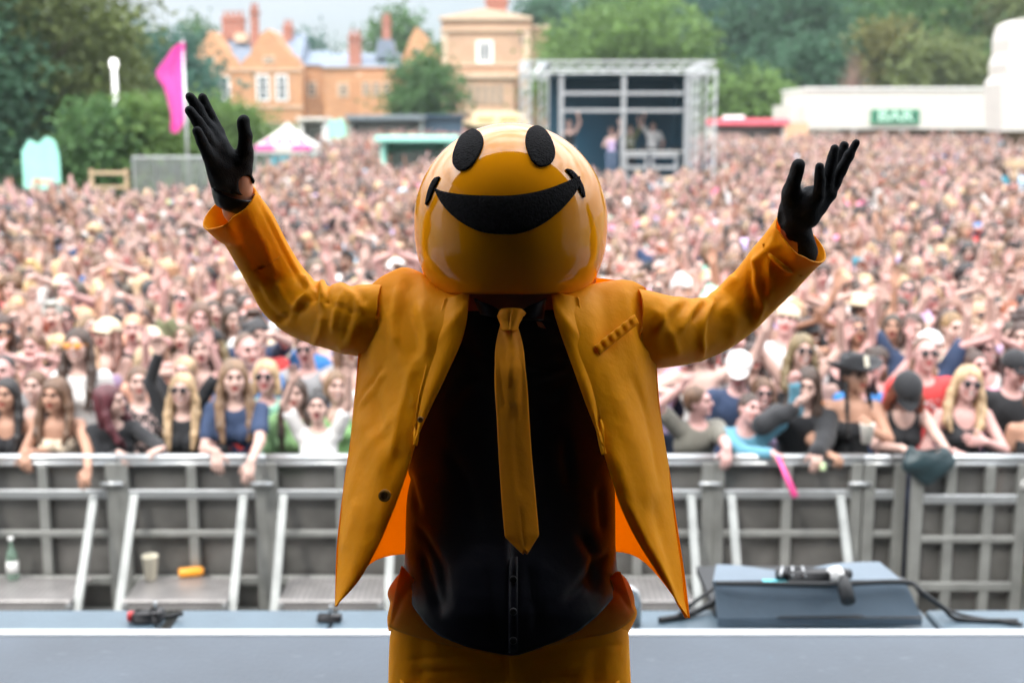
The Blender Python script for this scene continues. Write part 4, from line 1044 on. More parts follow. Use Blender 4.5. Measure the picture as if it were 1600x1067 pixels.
def legs_mesh(G, h, short=False):
    PR2 = [p for p in G['pr'] if (p[7] if p[0] == 'c' else p[6]) in (('hip', 'thigh') if short else ('hip', 'thigh', 'calf'))]
    lo, hi = bounds(PR2, None, .04); F = Field(lo, hi, h)
    run_prims(F, PR2, None, .012, lab=False); wrinkle(F, .004, 24, 3)
    halfspace(F, (0, 0, 1.0), (0, 0, 1.)); halfspace(F, (0, 0, .62 if short else .08), (0, 0, -1.))
    V, Q, L = surface(F, 1)
    return V, Q

def hair_mesh(style, h, seed=0):
    """in head space: origin between the ears, -Y forward"""
    F = Field((-.22, -.24, -.48 if style in ('long', 'wavy', 'braid') else -.30), (.22, .24, .24), h)
    big = {'short': .004, 'buzz': -.001, 'long': .010, 'wavy': .016, 'bob': .014, 'bun': .005, 'pony': .006, 'curly': .022, 'braid': .006, 'quiff': .006}[style]
    prim_ell(F, (0, .026, .036), (.078 + big, .092 + big, .088 + big), None, .01)
    if style not in ('short', 'buzz', 'quiff'): prim_ell(F, (0, .045, -.01), (.078 + big * .8, .070 + big, .09), None, .02)
    else: prim_ell(F, (0, .05, -.01), (.070, .060, .075), None, .02)
    if style == 'quiff': prim_ell(F, (.01, -.05, .115), (.055, .045, .028), None, .03)
    if style in ('long', 'wavy'):
        sp = 1.15 if style == 'wavy' else 1.0
        for s in (-1, 1):
            pts = [(s * .070, .0, .03), (s * .088 * sp, .005, -.07), (s * .100 * sp, -.015, -.17), (s * .098 * sp, -.055, -.27 if style == 'wavy' else -.31), (s * .085, -.075, -.33 if style == 'wavy' else -.41)]
            rr = [.022, .030, .032, .028, .014]
            for i in range(4): prim_cone(F, pts[i], pts[i + 1], rr[i], rr[i + 1], .02)
        prim_ell(F, (0, .075, -.12), (.095 * sp, .040, .19), None, .04)
    if style == 'bob':
        for s in (-1, 1): prim_cone(F, (s * .074, .01, .02), (s * .088, -.005, -.11), .026, .030, .02)
        prim_ell(F, (0, .07, -.06), (.09, .04, .08), None, .03)
    if style == 'bun': prim_ell(F, (0, .075, .125), (.042, .040, .038), None, .01)
    if style == 'pony':
        for a, b, ra, rb in (((0, .10, .09), (0, .15, .06), .022, .03), ((0, .15, .06), (.01, .16, -.08), .03, .026), ((.01, .16, -.08), (.02, .13, -.20), .026, .010)): prim_cone(F, a, b, ra, rb, .012)
    if style == 'braid':
        for s in (-1, 1):
            for i in range(9): prim_ell(F, (s * (.078 + .004 * i), -.005 - .008 * i, -.06 - .042 * i), (.018 - .0008 * i, .016, .026), None, .008)
    if style == 'curly':
        r = np.random.default_rng(seed)
        for _ in range(46):
            v = unit(r.normal(size=3)); v[2] = abs(v[2]) * 1.3 - .45; v[1] = abs(v[1]) if v[2] < .2 else v[1]; v = unit(v)
            prim_ell(F, (v[0] * .105, .03 + v[1] * .105, .02 + v[2] * .115), (.026, .026, .026), None, .01)
    # strands
    sl, X, Y, Z = F.sub(F.lo, F.lo + F.h * F.n)
    an = np.arctan2(X, Y - .02); amp = {'buzz': .0008, 'short': .003, 'quiff': .004}.get(style, .0034)
    wav = .5 if style in ('wavy', 'curly') else .16
    F.a = F.a + (amp * np.sin(an * 34 + wav * 6 * np.sin(Z * 38 + an * 3) + Z * 12)).astype(np.float32)
    # face opening
    lowc = -.045 if style not in ('buzz', 'short', 'quiff') else -.05
    prim_ell(F, (0, -.088, lowc + .008), (.065 if style in ('long', 'wavy', 'bob', 'curly') else .066, .085, .112), None, .012, None, 'sub')
    if style in ('short', 'buzz', 'quiff', 'bun', 'pony', 'braid'):
        sl, X, Y, Z = F.sub(F.lo, F.lo + F.h * F.n)
        if style != 'braid': F.a = np.maximum(F.a, (-(Z + .035) + np.minimum(0, -(Y - .0)) * 1.1).astype(np.float32) if False else (-(Z + .02 + np.clip(Y, -.05, .09) * .8)).astype(np.float32))
        else: F.a = np.maximum(F.a, np.where(np.abs(X) < .058, -(Z + .02 + np.clip(Y, -.05, .09) * .8), -1).astype(np.float32))
    V, Q, L = surface(F, 1)
    return V, Q

def xf(V, M, t, s=1.0): return (np.asarray(V) * s) @ np.array(M).T + np.array(t)
def m4(M, t):
    A = Matrix.Identity(4)
    for i in range(3):
        for j in range(3): A[i][j] = M[i][j]
        A[i][3] = t[i]
    return A
def glasses_mesh(kind='round'):
    b = MB()
    for s in (-1, 1):
        V = []; F_ = []; n = 14
        for ring, (q, y) in enumerate(((0, -.112), (.7, -.111), (1.0, -.108), (1.0, -.104))):
            for j in range(n):
                a = 2 * math.pi * j / n; w_, h_ = (.029, .021) if kind != 'round' else (.026, .024)
                V.append((s * .033 + q * w_ * math.cos(a), y + .25 * abs(q * w_ * math.cos(a) + .033) * .35, .012 + q * h_ * math.sin(a) - (.004 if kind == 'aviator' and math.sin(a) < 0 else 0)))
        for i in range(3):
            for j in range(n): k = (j + 1) % n; F_.append((i * n + j, i * n + k, (i + 1) * n + k, (i + 1) * n + j))
        b.add(V, F_)
        b.tube([(s * .060, -.100, .018), (s * .078, -.05, .016), (s * .080, .015, .004)], .0025, 6)
    b.tube([(-.012, -.112, .018), (.012, -.112, .018)], .003, 6)
    return b
def cap_mesh(back=False):
    b = MB(); V = []; F_ = []; n = 28; m = 9
    for i in range(m):
        ph = math.pi / 2 * i / (m - 1)
        for j in range(n):
            a = 2 * math.pi * j / n
            V.append((.092 * math.sin(ph) * math.sin(a), .022 + .108 * math.sin(ph) * math.cos(a), .045 + .088 * math.cos(ph)))
    for i in range(m - 1):
        for j in range(n): k = (j + 1) % n; F_.append((i * n + j, i * n + k, (i + 1) * n + k, (i + 1) * n + j))
    b.add(V, F_)
    b.lathe([(.0905, -.012), (.0925, 0)], n, (0, .022, .047), Matrix.Diagonal((1, 1.16, 1, 1)))
    V = []; F_ = []; sgn = 1 if back else -1
    for t_ in (0, 1):
        for i in range(5):
            r_ = i / 4
            for j in range(11):
                a = (j / 10 - .5) * 2
                V.append((a * (.078 - .012 * r_), .022 + sgn * (.070 + .028 * (1 - abs(a)) + .075 * r_ * math.sqrt(max(0, 1 - a * a * .92))), .046 - .022 * r_ - .012 * a * a - .003 * t_))
    for t_ in (0, 1):
        for i in range(4):
            for j in range(10):
                q = t_ * 55 + i * 11 + j; F_.append((q, q + 1, q + 12, q + 11))
    b.add(V, F_); b.tube([(0, .022, .133), (0, .022, .138)], [.008, .005], 10)
    return b
def brimhat_mesh(cowboy=False):
    b = MB(); V = []; F_ = []; n = 32
    prof = [(.0, .145), (.04, .148), (.072, .142), (.084, .12), (.090, .075), (.094, .045), (.12, .043), (.155, .050), (.175, .060), (.175, .056), (.15, .045), (.118, .038), (.092, .038)]
    for r_, z in prof:
        for j in range(n):
            a = 2 * math.pi * j / n
            zz = z + (abs(math.sin(a)) ** 2 * (.045 if cowboy else .0)) * max(0, (r_ - .1) / .075)
            if z > .12: zz -= .018 * max(0, math.cos(a * 2) * -1) * (1 if cowboy else .5)
            V.append((r_ * math.sin(a), .02 + r_ * 1.12 * math.cos(a), zz))
    for i in range(len(prof) - 1):
        for j in range(n): k = (j + 1) % n; F_.append((i * n + j, i * n + k, (i + 1) * n + k, (i + 1) * n + j))
    b.add(V, F_)
    return b
SKIN_MATS = [
    pbr('skin', objcol=True, rough=.5, var=.07, vscale=9, bump=.15, bscale=120, spec=.35),
    pbr('lips', objcol=True, tint=(.74, .30, .30), rough=.4, var=.05),
    pbr('eyes', (.07, .045, .035), rough=.2, var=.02),
    pbr('mouth_inside', (.10, .02, .02), rough=.5, var=.02),
    pbr('eyebrows', objcol=True, tint=(.20, .15, .13), rough=.8),
    pbr('teeth', (.75, .72, .66), rough=.3, var=.02)]
HAIR_M = pbr('hair', objcol=True, rough=.45, var=.45, vscale=30, stretch=(1, 1, .12), bump=.6, bscale=90, spec=.5)
CLOTH_M = pbr('cloth', objcol=True, rough=.85, var=.10, vscale=7, bump=.4, bscale=45, sheen=.2)
DENIM_M = pbr('trouser_cloth', objcol=True, rough=.9, var=.18, vscale=12, bump=.3, bscale=160)
GLASS_M = pbr('dark_lens', (.015, .012, .015), rough=.12, spec=.8, var=.02)
def print_cloth(name, ink, scale, thr, band=(1.12, 1.34), halfw=.11):
    """cloth with a printed mark on the chest"""
    m = pbr(name, objcol=True, rough=.85, var=.08, vscale=7, bump=.4, bscale=45)
    N, L = nodes_of(m); b = N['Principled BSDF']; src = b.inputs['Base Color'].links[0].from_socket
    t = N.new('ShaderNodeTexCoord'); sp = N.new('ShaderNodeSeparateXYZ'); L.new(t.outputs['Object'], sp.inputs[0])
    n = N.new('ShaderNodeTexNoise'); n.inputs['Scale'].default_value = scale; n.inputs['Detail'].default_value = 3; L.new(t.outputs['Object'], n.inputs['Vector'])
    def math_(op, a, bb):
        q = N.new('ShaderNodeMath'); q.operation = op
        for i, z in enumerate((a, bb)):
            if isinstance(z, float): q.inputs[i].default_value = z
            else: L.new(z, q.inputs[i])
        return q.outputs[0]
    ax = N.new('ShaderNodeMath'); ax.operation = 'ABSOLUTE'; L.new(sp.outputs[0], ax.inputs[0])
    k = math_('MULTIPLY', math_('MULTIPLY', math_('LESS_THAN', ax.outputs[0], halfw), math_('GREATER_THAN', sp.outputs[2], band[0])),
              math_('MULTIPLY', math_('LESS_THAN', sp.outputs[2], band[1]), math_('MULTIPLY', math_('LESS_THAN', sp.outputs[1], -.02), math_('GREATER_THAN', n.outputs['Fac'], thr))))
    mxn = N.new('ShaderNodeMixRGB'); L.new(k, mxn.inputs[0]); L.new(src, mxn.inputs[1]); mxn.inputs[2].default_value = (*ink, 1)
    L.new(mxn.outputs[0], b.inputs['Base Color']); return m
def stripe_cloth(name, ink, freq, vertical=False):
    m = pbr(name, objcol=True, rough=.85, var=.08, vscale=7, bump=.4, bscale=45)
    N, L = nodes_of(m); b = N['Principled BSDF']; src = b.inputs['Base Color'].links[0].from_socket
    t = N.new('ShaderNodeTexCoord'); sp = N.new('ShaderNodeSeparateXYZ'); L.new(t.outputs['Object'], sp.inputs[0])
    q = N.new('ShaderNodeMath'); q.operation = 'MULTIPLY'; q.inputs[1].default_value = freq; L.new(sp.outputs[0 if vertical else 2], q.inputs[0])
    q2 = N.new('ShaderNodeMath'); q2.operation = 'SINE'; L.new(q.outputs[0], q2.inputs[0])
    q3 = N.new('ShaderNodeMath'); q3.operation = 'GREATER_THAN'; q3.inputs[1].default_value = .2; L.new(q2.outputs[0], q3.inputs[0])
    mxn = N.new('ShaderNodeMixRGB'); L.new(q3.outputs[0], mxn.inputs[0]); L.new(src, mxn.inputs[1]); mxn.inputs[2].default_value = (*ink, 1)
    L.new(mxn.outputs[0], b.inputs['Base Color']); return m
# ------------------------------------------------------------------ the performer
YP = 2.2
def back(py):      # he leans back: shoulders and head further off, hips towards the camera
    t = min(1.0, max(0.0, (py - 400.0) / 560.0)); return .085 - .165 * t
def Q(px, py, d=0.0): return P(px, py, YP + d + back(py))
def catmull(pts, t):
    n = len(pts) - 1; t = min(max(t, 0), 1) * n; i = min(int(t), n - 1); s = t - i
    a, b, c, d = (np.array(pts[max(i - 1, 0)], float), np.array(pts[i], float), np.array(pts[i + 1], float), np.array(pts[min(i + 2, n)], float))
    return .5 * (2 * b + (c - a) * s + (2 * a - 5 * b + 4 * c - d) * s * s + (3 * b - a - 3 * c + d) * s ** 3)
def seg_d(x, y, x0, y0, x1, y1):
    dx, dy = x1 - x0, y1 - y0; L = dx * dx + dy * dy
    t = np.clip(((x - x0) * dx + (y - y0) * dy) / L, 0, 1)
    return np.hypot(x - x0 - t * dx, y - y0 - t * dy), t
def fold_h(PX, PY, folds):
    """sum of soft ridges (amp>0) and grooves (amp<0), each laid along a polyline"""
    H = np.zeros_like(PX)
    for f in folds:
        pts, wd, amp = f; best = None; n = len(pts) - 1
        D = np.full(PX.shape, 1e9); T = np.zeros(PX.shape)
        for i in range(n):
            d, t = seg_d(PX, PY, *pts[i], *pts[i + 1]); m = d < D; D = np.where(m, d, D); T = np.where(m, (i + t) / n, T)
        H += amp * np.exp(-(D / wd) ** 2) * np.clip(np.minimum(T, 1 - T) * 6 + .25, 0, 1)
    return H
def grid_normals(G):
    du = np.gradient(G, axis=0); dv = np.gradient(G, axis=1); n = np.cross(du, dv); return n / (np.linalg.norm(n, axis=2)[..., None] + 1e-12)
def pixs(G):
    z = G[..., 1] * CP + (CAM_H - G[..., 2]) * SP; vy = G[..., 1] * SP + (G[..., 2] - CAM_H) * CP
    return 800 + FPX * G[..., 0] / z, 533.5 - FPX * vy / z
def sheet(name, G, mat, parent, th=.003, folds=(), noise=0.0, nseed=0, closed_u=False, flip=1, nfreq=14, sub=None):
    """a cloth grid with folds, given real thickness; flip=+1 when du x dv points outwards"""
    G = np.array(G, float); N = grid_normals(G) * flip
    if closed_u:
        pass
    PX, PY = pixs(G); H = fold_h(PX, PY, folds) if folds else 0
    if noise:
        r = np.random.default_rng(nseed); nn = np.zeros(PX.shape)
        for k in range(7):
            a = r.uniform(0, 6.28); fq = r.uniform(.4, 1.6) * nfreq; ph = r.uniform(0, 6.28)
            nn += np.sin(fq * (G[..., 0] * math.cos(a) + G[..., 2] * math.sin(a) + G[..., 1] * .7) + ph + 1.3 * np.sin(fq * .6 * G[..., 2] + ph)) / 7
        H = H + noise * nn * 2
    H = np.asarray(H)
    if H.ndim: G = G + N * H[..., None]
    N = grid_normals(G) * flip
    A = G; B = G - N * th; m, n = G.shape[:2]
    V = np.concatenate([A.reshape(-1, 3), B.reshape(-1, 3)]); o = m * n; F = []
    ii, jj = np.meshgrid(np.arange(m - 1), np.arange(n - 1), indexing='ij'); a = (ii * n + jj).ravel()
    f1 = np.stack([a, a + n, a + n + 1, a + 1], 1)
    if flip < 0: f1 = f1[:, ::-1]
    f2 = f1[:, ::-1] + o
    rim = []
    for j in range(n - 1): rim.append((j, j + 1, j + 1 + o, j + o)); q = (m - 1) * n + j; rim.append((q + 1, q, q + o, q + 1 + o))
    for i in range(m - 1): q = i * n; rim.append((q + n, q, q + o, q + n + o)); q = i * n + n - 1; rim.append((q, q + n, q + n + o, q + o))
    rim = np.array(rim)
    if flip < 0: rim = rim[:, ::-1]
    return link(name, to_mesh(name, V, np.concatenate([f1, f2, rim]), mat), parent)

def amber(name, col, transl=.30, rough=.55, sheen=.3, weave=1400):
    m = pbr(name, col, rough=rough, var=.05, vscale=5, sheen=sheen, transl=transl, spec=.12, bump=.22, bscale=34)
    B_ = m.node_tree.nodes['Principled BSDF']; B_.inputs['Specular IOR Level'].default_value = .12; B_.inputs['Specular Tint'].default_value = (1.0, .62, .10, 1); B_.inputs['Sheen Weight'].default_value = .45; B_.inputs['Sheen Roughness'].default_value = .35; B_.inputs['Sheen Tint'].default_value = (1.0, .72, .12, 1)
    return m
M_suit = amber('amber_suit_cloth', (.95, .385, .002), .26, .50, .0)
M_lining = amber('orange_lining', (.88, .25, .003), .5)
M_tie = amber('amber_satin', (.98, .37, .02), .12, .40, .0)
M_shirt = pbr('black_satin', (.0022, .0028, .010), rough=.42, var=.2, vscale=5, bump=.25, bscale=22, spec=.45)
M_glove = pbr('black_knit', (.0055, .008, .012), rough=.85, var=.15, vscale=60, bump=.35, bscale=420, spec=.3)
M_felt = pbr('black_felt', (.008, .008, .010), rough=.95, var=.5, vscale=140, bump=1.0, bscale=260, spec=.15)
M_gloss = pbr('glossy_amber_shell', (1.0, .37, .004), rough=.05, var=.03, vscale=6, spec=.6, bump=.012, bscale=25)
M_leather = pbr('black_leather', (.010, .010, .012), rough=.35, var=.2, vscale=20, bump=.2, bscale=60)

perf = empty('person', Q(797, 1067, 0) * 1.0, 'performer in amber suit and smiling yellow dome head, arms raised towards the camera', 'person')
perf.location = (0, YP, DECK)
perf.location.x = Q(797, 900).x
OFF = Vector(perf.location)
class _Rel: pass
def rel(o):
    """meshes are modelled in world space; move them under the person"""
    o.matrix_parent_inverse = Matrix.Translation(-OFF) if o.parent == perf else Matrix.Identity(4); return o

# --- one continuous body
SK = 1 / 900.0
def body():
    PR = []
    def c(a, b, ra, rb, k=.03): PR.append(('c', np.array(a), np.array(b), ra, rb, k, 0, 'x'))
    def e(a, r, k=.04): PR.append(('e', np.array(a), r, None, k, 0, 'x'))
    e(Q(797, 560, .01), (.165, .085, .17)); e(Q(797, 700, .01), (.14, .078, .16)); e(Q(797, 880, .01), (.15, .088, .13))
    c(Q(797, 470, .02), Q(797, 430, .0), .055, .052); e(Q(797, 380, .0), (.075, .09, .105))
    for pts in ([(605, 500, .015, .045), (570, 502, .02, .040), (530, 498, .06, .038), (498, 492, .10, .036), (470, 480, .125, .035), (448, 460, .135, .034), (430, 432, .13, .032), (408, 394, .105, .030), (386, 356, .075, .028), (370, 325, .05, .026), (371, 300, .04, .026), (372, 280, .037, .027)],
                [(990, 512, .015, .045), (1050, 517, .05, .040), (1085, 514, .08, .037), (1118, 506, .10, .035), (1150, 487, .115, .034), (1178, 458, .11, .032), (1203, 430, .09, .030), (1224, 405, .07, .027), (1243, 378, .05, .024), (1241, 352, .04, .024), (1237, 335, .035, .024)]):
        for i in range(len(pts) - 1):
            k0, k1 = [.8 if .027 < q[3] < .041 else 1.0 for q in (pts[i], pts[i + 1])]; c(Q(*pts[i][:3]), Q(*pts[i + 1][:3]), pts[i][3] * k0, pts[i + 1][3] * k1, .012)
    # palms inside the gloves
    c(Q(372, 280, .037), Q(345, 232, .02), .020, .012, .01); c(Q(1240, 335, .035), Q(1275, 300, .02), .018, .012, .01)
    cx = Q(797, 900).x
    for s in (-1, 1):
        c((cx + s * .085, YP - .08, 2.42), (cx + s * .11, YP - .03, 1.98), .085, .058, .04); c((cx + s * .11, YP - .01, 1.98), (cx + s * .13, YP + .02, 1.64), .055, .036); c((cx + s * .13, YP + .02, 1.60), (cx + s * .15, YP - .12, 1.585), .034, .026)
    lo, hi = bounds(PR, None, .03); F = Field(lo, hi, .009); run_prims(F, PR); V, Qd, L = surface(F, 2)
    o = link('body', to_mesh('body', V, Qd, pbr('performer_skin', (.60, .32, .22), rough=.5, var=.1, bump=.2)), perf); rel(o)
body()

# --- helmet
def helmet():
    C = np.array(Q(798, 345, 0.0)); Rr = 151 * zc(C) / FPX
    t = Vector(C); tilt = R(-24)
    m, n = 64, 96; V = []; F = []
    for i in range(m + 1):
        ph = math.pi * .0 + (i / m) * R(141)
        for j in range(n):
            a = 2 * math.pi * j / n
            z = math.cos(ph); r_ = math.sin(ph)
            if ph > math.pi / 2:
                zz = -z; z = -zz * .985 ; r_ = max(0, (1 - zz ** 2.5)) ** (1 / 2.5)
            V.append((r_ * math.cos(a) * Rr, r_ * math.sin(a) * Rr * .98, z * Rr))
    V = np.array(V); Mt = np.array(Matrix.Rotation(tilt, 3, 'X'))
    for i in range(m):
        for j in range(n): k = (j + 1) % n; F.append((i * n + j, (i + 1) * n + j, (i + 1) * n + k, i * n + k))
    W_ = V @ np.array(Matrix.Rotation(R(-8), 3, 'X')).T + C
    # inner wall
    k0 = len(W_); Vi = (V * .965) @ np.array(Matrix.Rotation(R(-8), 3, 'X')).T + C
    V2 = np.concatenate([W_, Vi]); F2 = list(F) + [tuple(q + k0 for q in f[::-1]) for f in F]
    b0 = m * n
    for j in range(n): k = (j + 1) % n; F2.append((b0 + j, b0 + j + k0, b0 + k + k0, b0 + k))
    mi = [0] * len(F) + [1] * len(F) + [0] * n
    o = link('dome_head', to_mesh('dome_head', V2, F2, [M_gloss, M_black], mi), perf); rel(o)
    from mathutils.bvhtree import BVHTree
    bv = BVHTree.FromPolygons([Vector(v) for v in W_], F)
    cp = Vector((0, 0, CAM_H))
    def hit(px, py):
        d = (P(px, py, 1) - cp).normalized(); h = bv.ray_cast(cp, d)
        if h[0] is None: return None
        nrm = h[1] if h[1].dot(d) < 0 else -h[1]
        # exact radial normal for smoothness
        return h[0], (h[0] - Vector(C)).normalized()
    def patch(name, grid, th=.0035):
        m_, n_ = len(grid), len(grid[0]); V = []; F = []; last = None
        for i in range(m_):
            for j in range(n_):
                h = hit(*grid[i][j]) or last; last = h
                edge = i in (0, m_ - 1) or j in (0, n_ - 1)
                V.append(h[0] + h[1] * (-.001 if edge else th))
        for i in range(m_ - 1):
            for j in range(n_ - 1): a = i * n_ + j; F.append((a, a + n_, a + n_ + 1, a + 1))
        link(name, to_mesh(name, V, F, M_felt), o)
    def curvegrid(up, lo, nu=60, nv=14):
        g = []
        for i in range(nu + 1):
            u = i / nu; a = catmull(up, u); b_ = catmull(lo, u); row = []
            for j in range(nv + 1):
                v = j / nv
                if j == 1: v = .02
                if j == nv - 1: v = .98
                row.append(tuple(a + (b_ - a) * v))
            g.append(row)
        g[1] = [tuple(np.array(g[0][j]) * .9 + np.array(g[1][j]) * .1) for j in range(nv + 1)] if False else g[1]
        return g
    def oval(cx, cy, ax, ay, a, b_, skew=0.0):
        """closed oval as polar grid rows"""
        g = []; dirv = np.array((ax, ay)) / math.hypot(ax, ay); prp = np.array((-dirv[1], dirv[0]))
        rings = [0.001, .25, .5, .75, .93, .985, 1.0]
        for r_ in rings:
            row = []
            for j in range(41):
                th = 2 * math.pi * j / 40; ct, st = math.cos(th), math.sin(th)
                e_ = 2 / 2.3; x = math.copysign(abs(ct) ** e_, ct); y = math.copysign(abs(st) ** e_, st)
                q = np.array((cx, cy)) + dirv * a * r_ * x + prp * (b_ * (1 + skew * x)) * r_ * y
                row.append(tuple(q))
            g.append(row)
        return g
    def eye(g):
        V = []; F = []; n_ = 41
        last = None
        for i, row in enumerate(g):
            for q in row:
                h = hit(*q) or last; last = h; V.append(h[0] + h[1] * (-.001 if i == len(g) - 1 else .0038))
        for i in range(len(g) - 1):
            for j in range(n_ - 1): a = i * n_ + j; F.append((a, a + n_, a + n_ + 1, a + 1))
        link('felt_eye', to_mesh('felt_eye', V, F, M_felt), o)
    eye(oval(731, 236, 30, -60, 34, 19, .10)); eye(oval(843, 230, 22, 60, 32, 20.5, .06))
    up = [(680, 294), (689, 298), (708, 302), (735, 304.5), (770, 305.5), (800, 305), (830, 301), (858, 294), (882, 285), (899, 277.5), (905, 277)]
    lo = [(680, 295), (690, 316), (709, 338), (733, 355), (757, 364), (785, 366.5), (812, 365), (842, 354), (870, 334), (893, 309), (906, 287)]
    patch('felt_mouth', curvegrid(up, lo))
    patch('felt_cheek_line', curvegrid([(688, 277), (680, 280), (673, 292), (669, 305), (666, 321)], [(688, 278), (684, 286), (678, 298), (673, 311), (667.5, 322)], 30, 6))
    patch('felt_cheek_line', curvegrid([(883, 265), (893, 268), (903, 279), (910, 293), (913, 309)], [(883, 266), (889, 273), (898, 285), (904, 297), (911.5, 310)], 30, 6))
helmet()

# --- shirt
def shirt():
    cxs = 797
    rows = [(446, 52, .055), (458, 58, .060), (472, 84, .072), (490, 130, .082), (520, 158, .090), (560, 168, .098), (620, 166, .100), (680, 160, .098), (740, 158, .096), (800, 160, .098), (850, 161, .108), (890, 164, .122), (930, 170, .131), (1030, 172, .136)]
    ys = [r[0] for r in rows]
    def hem(x):
        return np.interp(x, [632, 640, 660, 680, 700, 740, 775, 797, 806, 830, 860, 890, 920, 945, 962], [884, 908, 950, 975, 992, 1009, 1018, 1023, 1022, 1012, 1000, 985, 960, 932, 892])
    m, n = 110, 120; G = np.zeros((m, n, 3))
    for j in range(n):
        a = 2 * math.pi * j / (n - 1)
        for i in range(m):
            s = i / (m - 1)
            hw = 160; x = cxs + hw * math.sin(a) * .99; yh = hem(x)
            y = 446 + (yh - 446) * s
            hw = np.interp(y, ys, [r[1] for r in rows]); dr = np.interp(y, ys, [r[2] for r in rows])
            sa = math.sin(a); ca = -math.cos(a); e_ = .9
            x = cxs + (1.5 if y < 700 else 1) + hw * math.copysign(abs(sa) ** e_, sa)
            G[i, j] = Q(x, y, dr * math.copysign(abs(ca) ** .78, ca) * (1 if ca < 0 else .9))
    folds = [([(835, 500), (870, 520), (890, 515)], 9, .006), ([(800, 560), (850, 575), (893, 555)], 7, .006), ([(835, 600), (880, 590), (905, 575)], 6, .005), ([(840, 620), (875, 615)], 8, .004), ([(720, 540), (760, 570), (775, 620)], 9, .004),
             ([(690, 640), (730, 600), (765, 590)], 7, .003), ([(660, 860), (670, 900), (690, 960)], 9, .006), ([(655, 820), (690, 880), (700, 950)], 8, .004), ([(905, 830), (930, 870), (925, 920)], 9, .006), ([(880, 940), (920, 900), (950, 860)], 8, .004),
             ([(825, 880), (835, 940), (845, 990)], 7, .004), ([(760, 880), (770, 940), (775, 1000)], 8, .003), ([(640, 740), (655, 800)], 8, .004), ([(935, 760), (940, 830)], 8, .004), ([(700, 700), (735, 760), (745, 840)], 10, .003), ([(880, 680), (890, 760)], 10, .003)]
    folds = [(p_, w_ * .85, a_ * 1.6) for p_, w_, a_ in folds]
    o = rel(sheet('shirt', G, M_shirt, perf, .002, folds, .0025, 5, flip=-1))
    # placket under the tie, collar wings
    g = [[Q(x, y, -.0) for x in (795, 799, 803, 808)] for y in np.linspace(500, 1018, 60)]
    g = np.array([[Vector(g[i][j]) for j in range(4)] for i in range(60)])
    for i, y in enumerate(np.linspace(500, 1018, 60)):
        dr = np.interp(y, ys, [r[2] for r in rows])
        for j, x in enumerate((795, 799, 804, 809)): g[i, j] = Q(x + (y - 500) * .0, y, -dr - .0015 + (.004 if j in (0,) else 0) - (.004 if y > 870 else 0))
    sheet('placket', g, M_shirt, o, .002, noise=.001, flip=-1)
    for y in (528, 590, 905, 955, 1000):
        dr = np.interp(y, ys, [r[2] for r in rows]); c = Q(802, y, -dr - .006 - (.002 if y > 870 else 0)); b = MB(); b.lathe([(0, .003), (.003, .0025), (.0055, .0035), (.0062, .002), (.0062, -.003), (0, -.003)], 16, M=Matrix.Translation(c) @ Matrix.Rotation(R(86), 4, 'X')); b.build('shirt_button', M_leather, o, False)
    for s, pts in ((-1, [(742, 466), (776, 484), (790, 500), (752, 492)]), (1, [(852, 466), (820, 484), (806, 500), (848, 500)])):
        a, b_, c_, d_ = pts; g = [[np.array(Q(*(np.array(a) * (1 - u) * (1 - v) + np.array(b_) * u * (1 - v) + np.array(c_) * u * v + np.array(d_) * (1 - u) * v), -.092 - .012 * math.sin(math.pi * u) - .006 * v)) for u in np.linspace(0, 1, 10)] for v in np.linspace(0, 1, 8)]
        sheet('collar', np.array(g), M_shirt, o, .003, flip=-1 if s < 0 else 1)
shirt()

# --- tie
def tie():
    L = [(783, 511), (778, 530), (774.5, 555), (774, 600), (777, 650), (780, 710), (785, 780), (790, 837), (819.5, 863.5)]
    Rt = [(807, 511), (813, 530), (818, 555), (823, 600), (826, 650), (830, 710), (836, 780), (841, 835), (820.5, 864)]
    ys = np.linspace(0, 1, 90); G = []
    for s in ys:
        if s < .93: a = catmull(L[:8], s / .93); b_ = catmull(Rt[:8], s / .93)
        else: q = (s - .93) / .07; a = np.array(L[7]) * (1 - q) + np.array(L[8]) * q; b_ = np.array(Rt[7]) * (1 - q) + np.array(Rt[8]) * q
        row = []
        for u in np.linspace(0, 1, 24):
            p_ = a * (1 - u) + b_ * u; d = -.105 - .030 * min(1, s * 3) - .006 * math.sin(math.pi * u)
            row.append(np.array(Q(p_[0], p_[1], d)))
        G.append(row)
    o = rel(sheet('tie', np.array(G), M_tie, perf, .004, [([(795, 515), (800, 545), (798, 600)], 6, -.004), ([(780, 560), (790, 640)], 5, .002), ([(815, 560), (815, 660)], 5, .002), ([(805, 640), (806, 700), (815, 780)], 9, .0025), ([(812, 790), (820, 862)], 3, .0015)], .001, 9, flip=-1))
    g = []
    for s in np.linspace(0, 1, 14):
        y = 484 + 31 * s; hw = np.interp(s, [0, .18, .35, .7, 1], [15, 20, 18.5, 13.5, 11.5]); cx = 797.5 - 1.5 * s + (2 if s < .3 else 0); row = []
        for u in np.linspace(0, 2 * math.pi, 28): row.append(np.array(Q(cx + hw * math.sin(u), y + (2 * math.cos(u) if s > .5 else -2 * math.cos(u)), -.118 - .014 * math.cos(u) - .010 * s)))
        g.append(row)
    sheet('knot', np.array(g), M_tie, o, .002, [([(784, 492), (800, 512)], 4, .002), ([(808, 490), (800, 512)], 4, -.0015)], flip=-1)
    g = [[np.array(Q(x, y, -.108)) for x in (806, 812, 818, 822)] for y in (485, 490, 494)]
    g[0][3] = np.array(Q(823, 491, -.105)); g[1][3] = np.array(Q(823, 491.5, -.105)); g[2][3] = np.array(Q(822, 492, -.105))
    sheet('tie_tail', np.array(g), M_tie, o, .002, flip=-1)
tie()

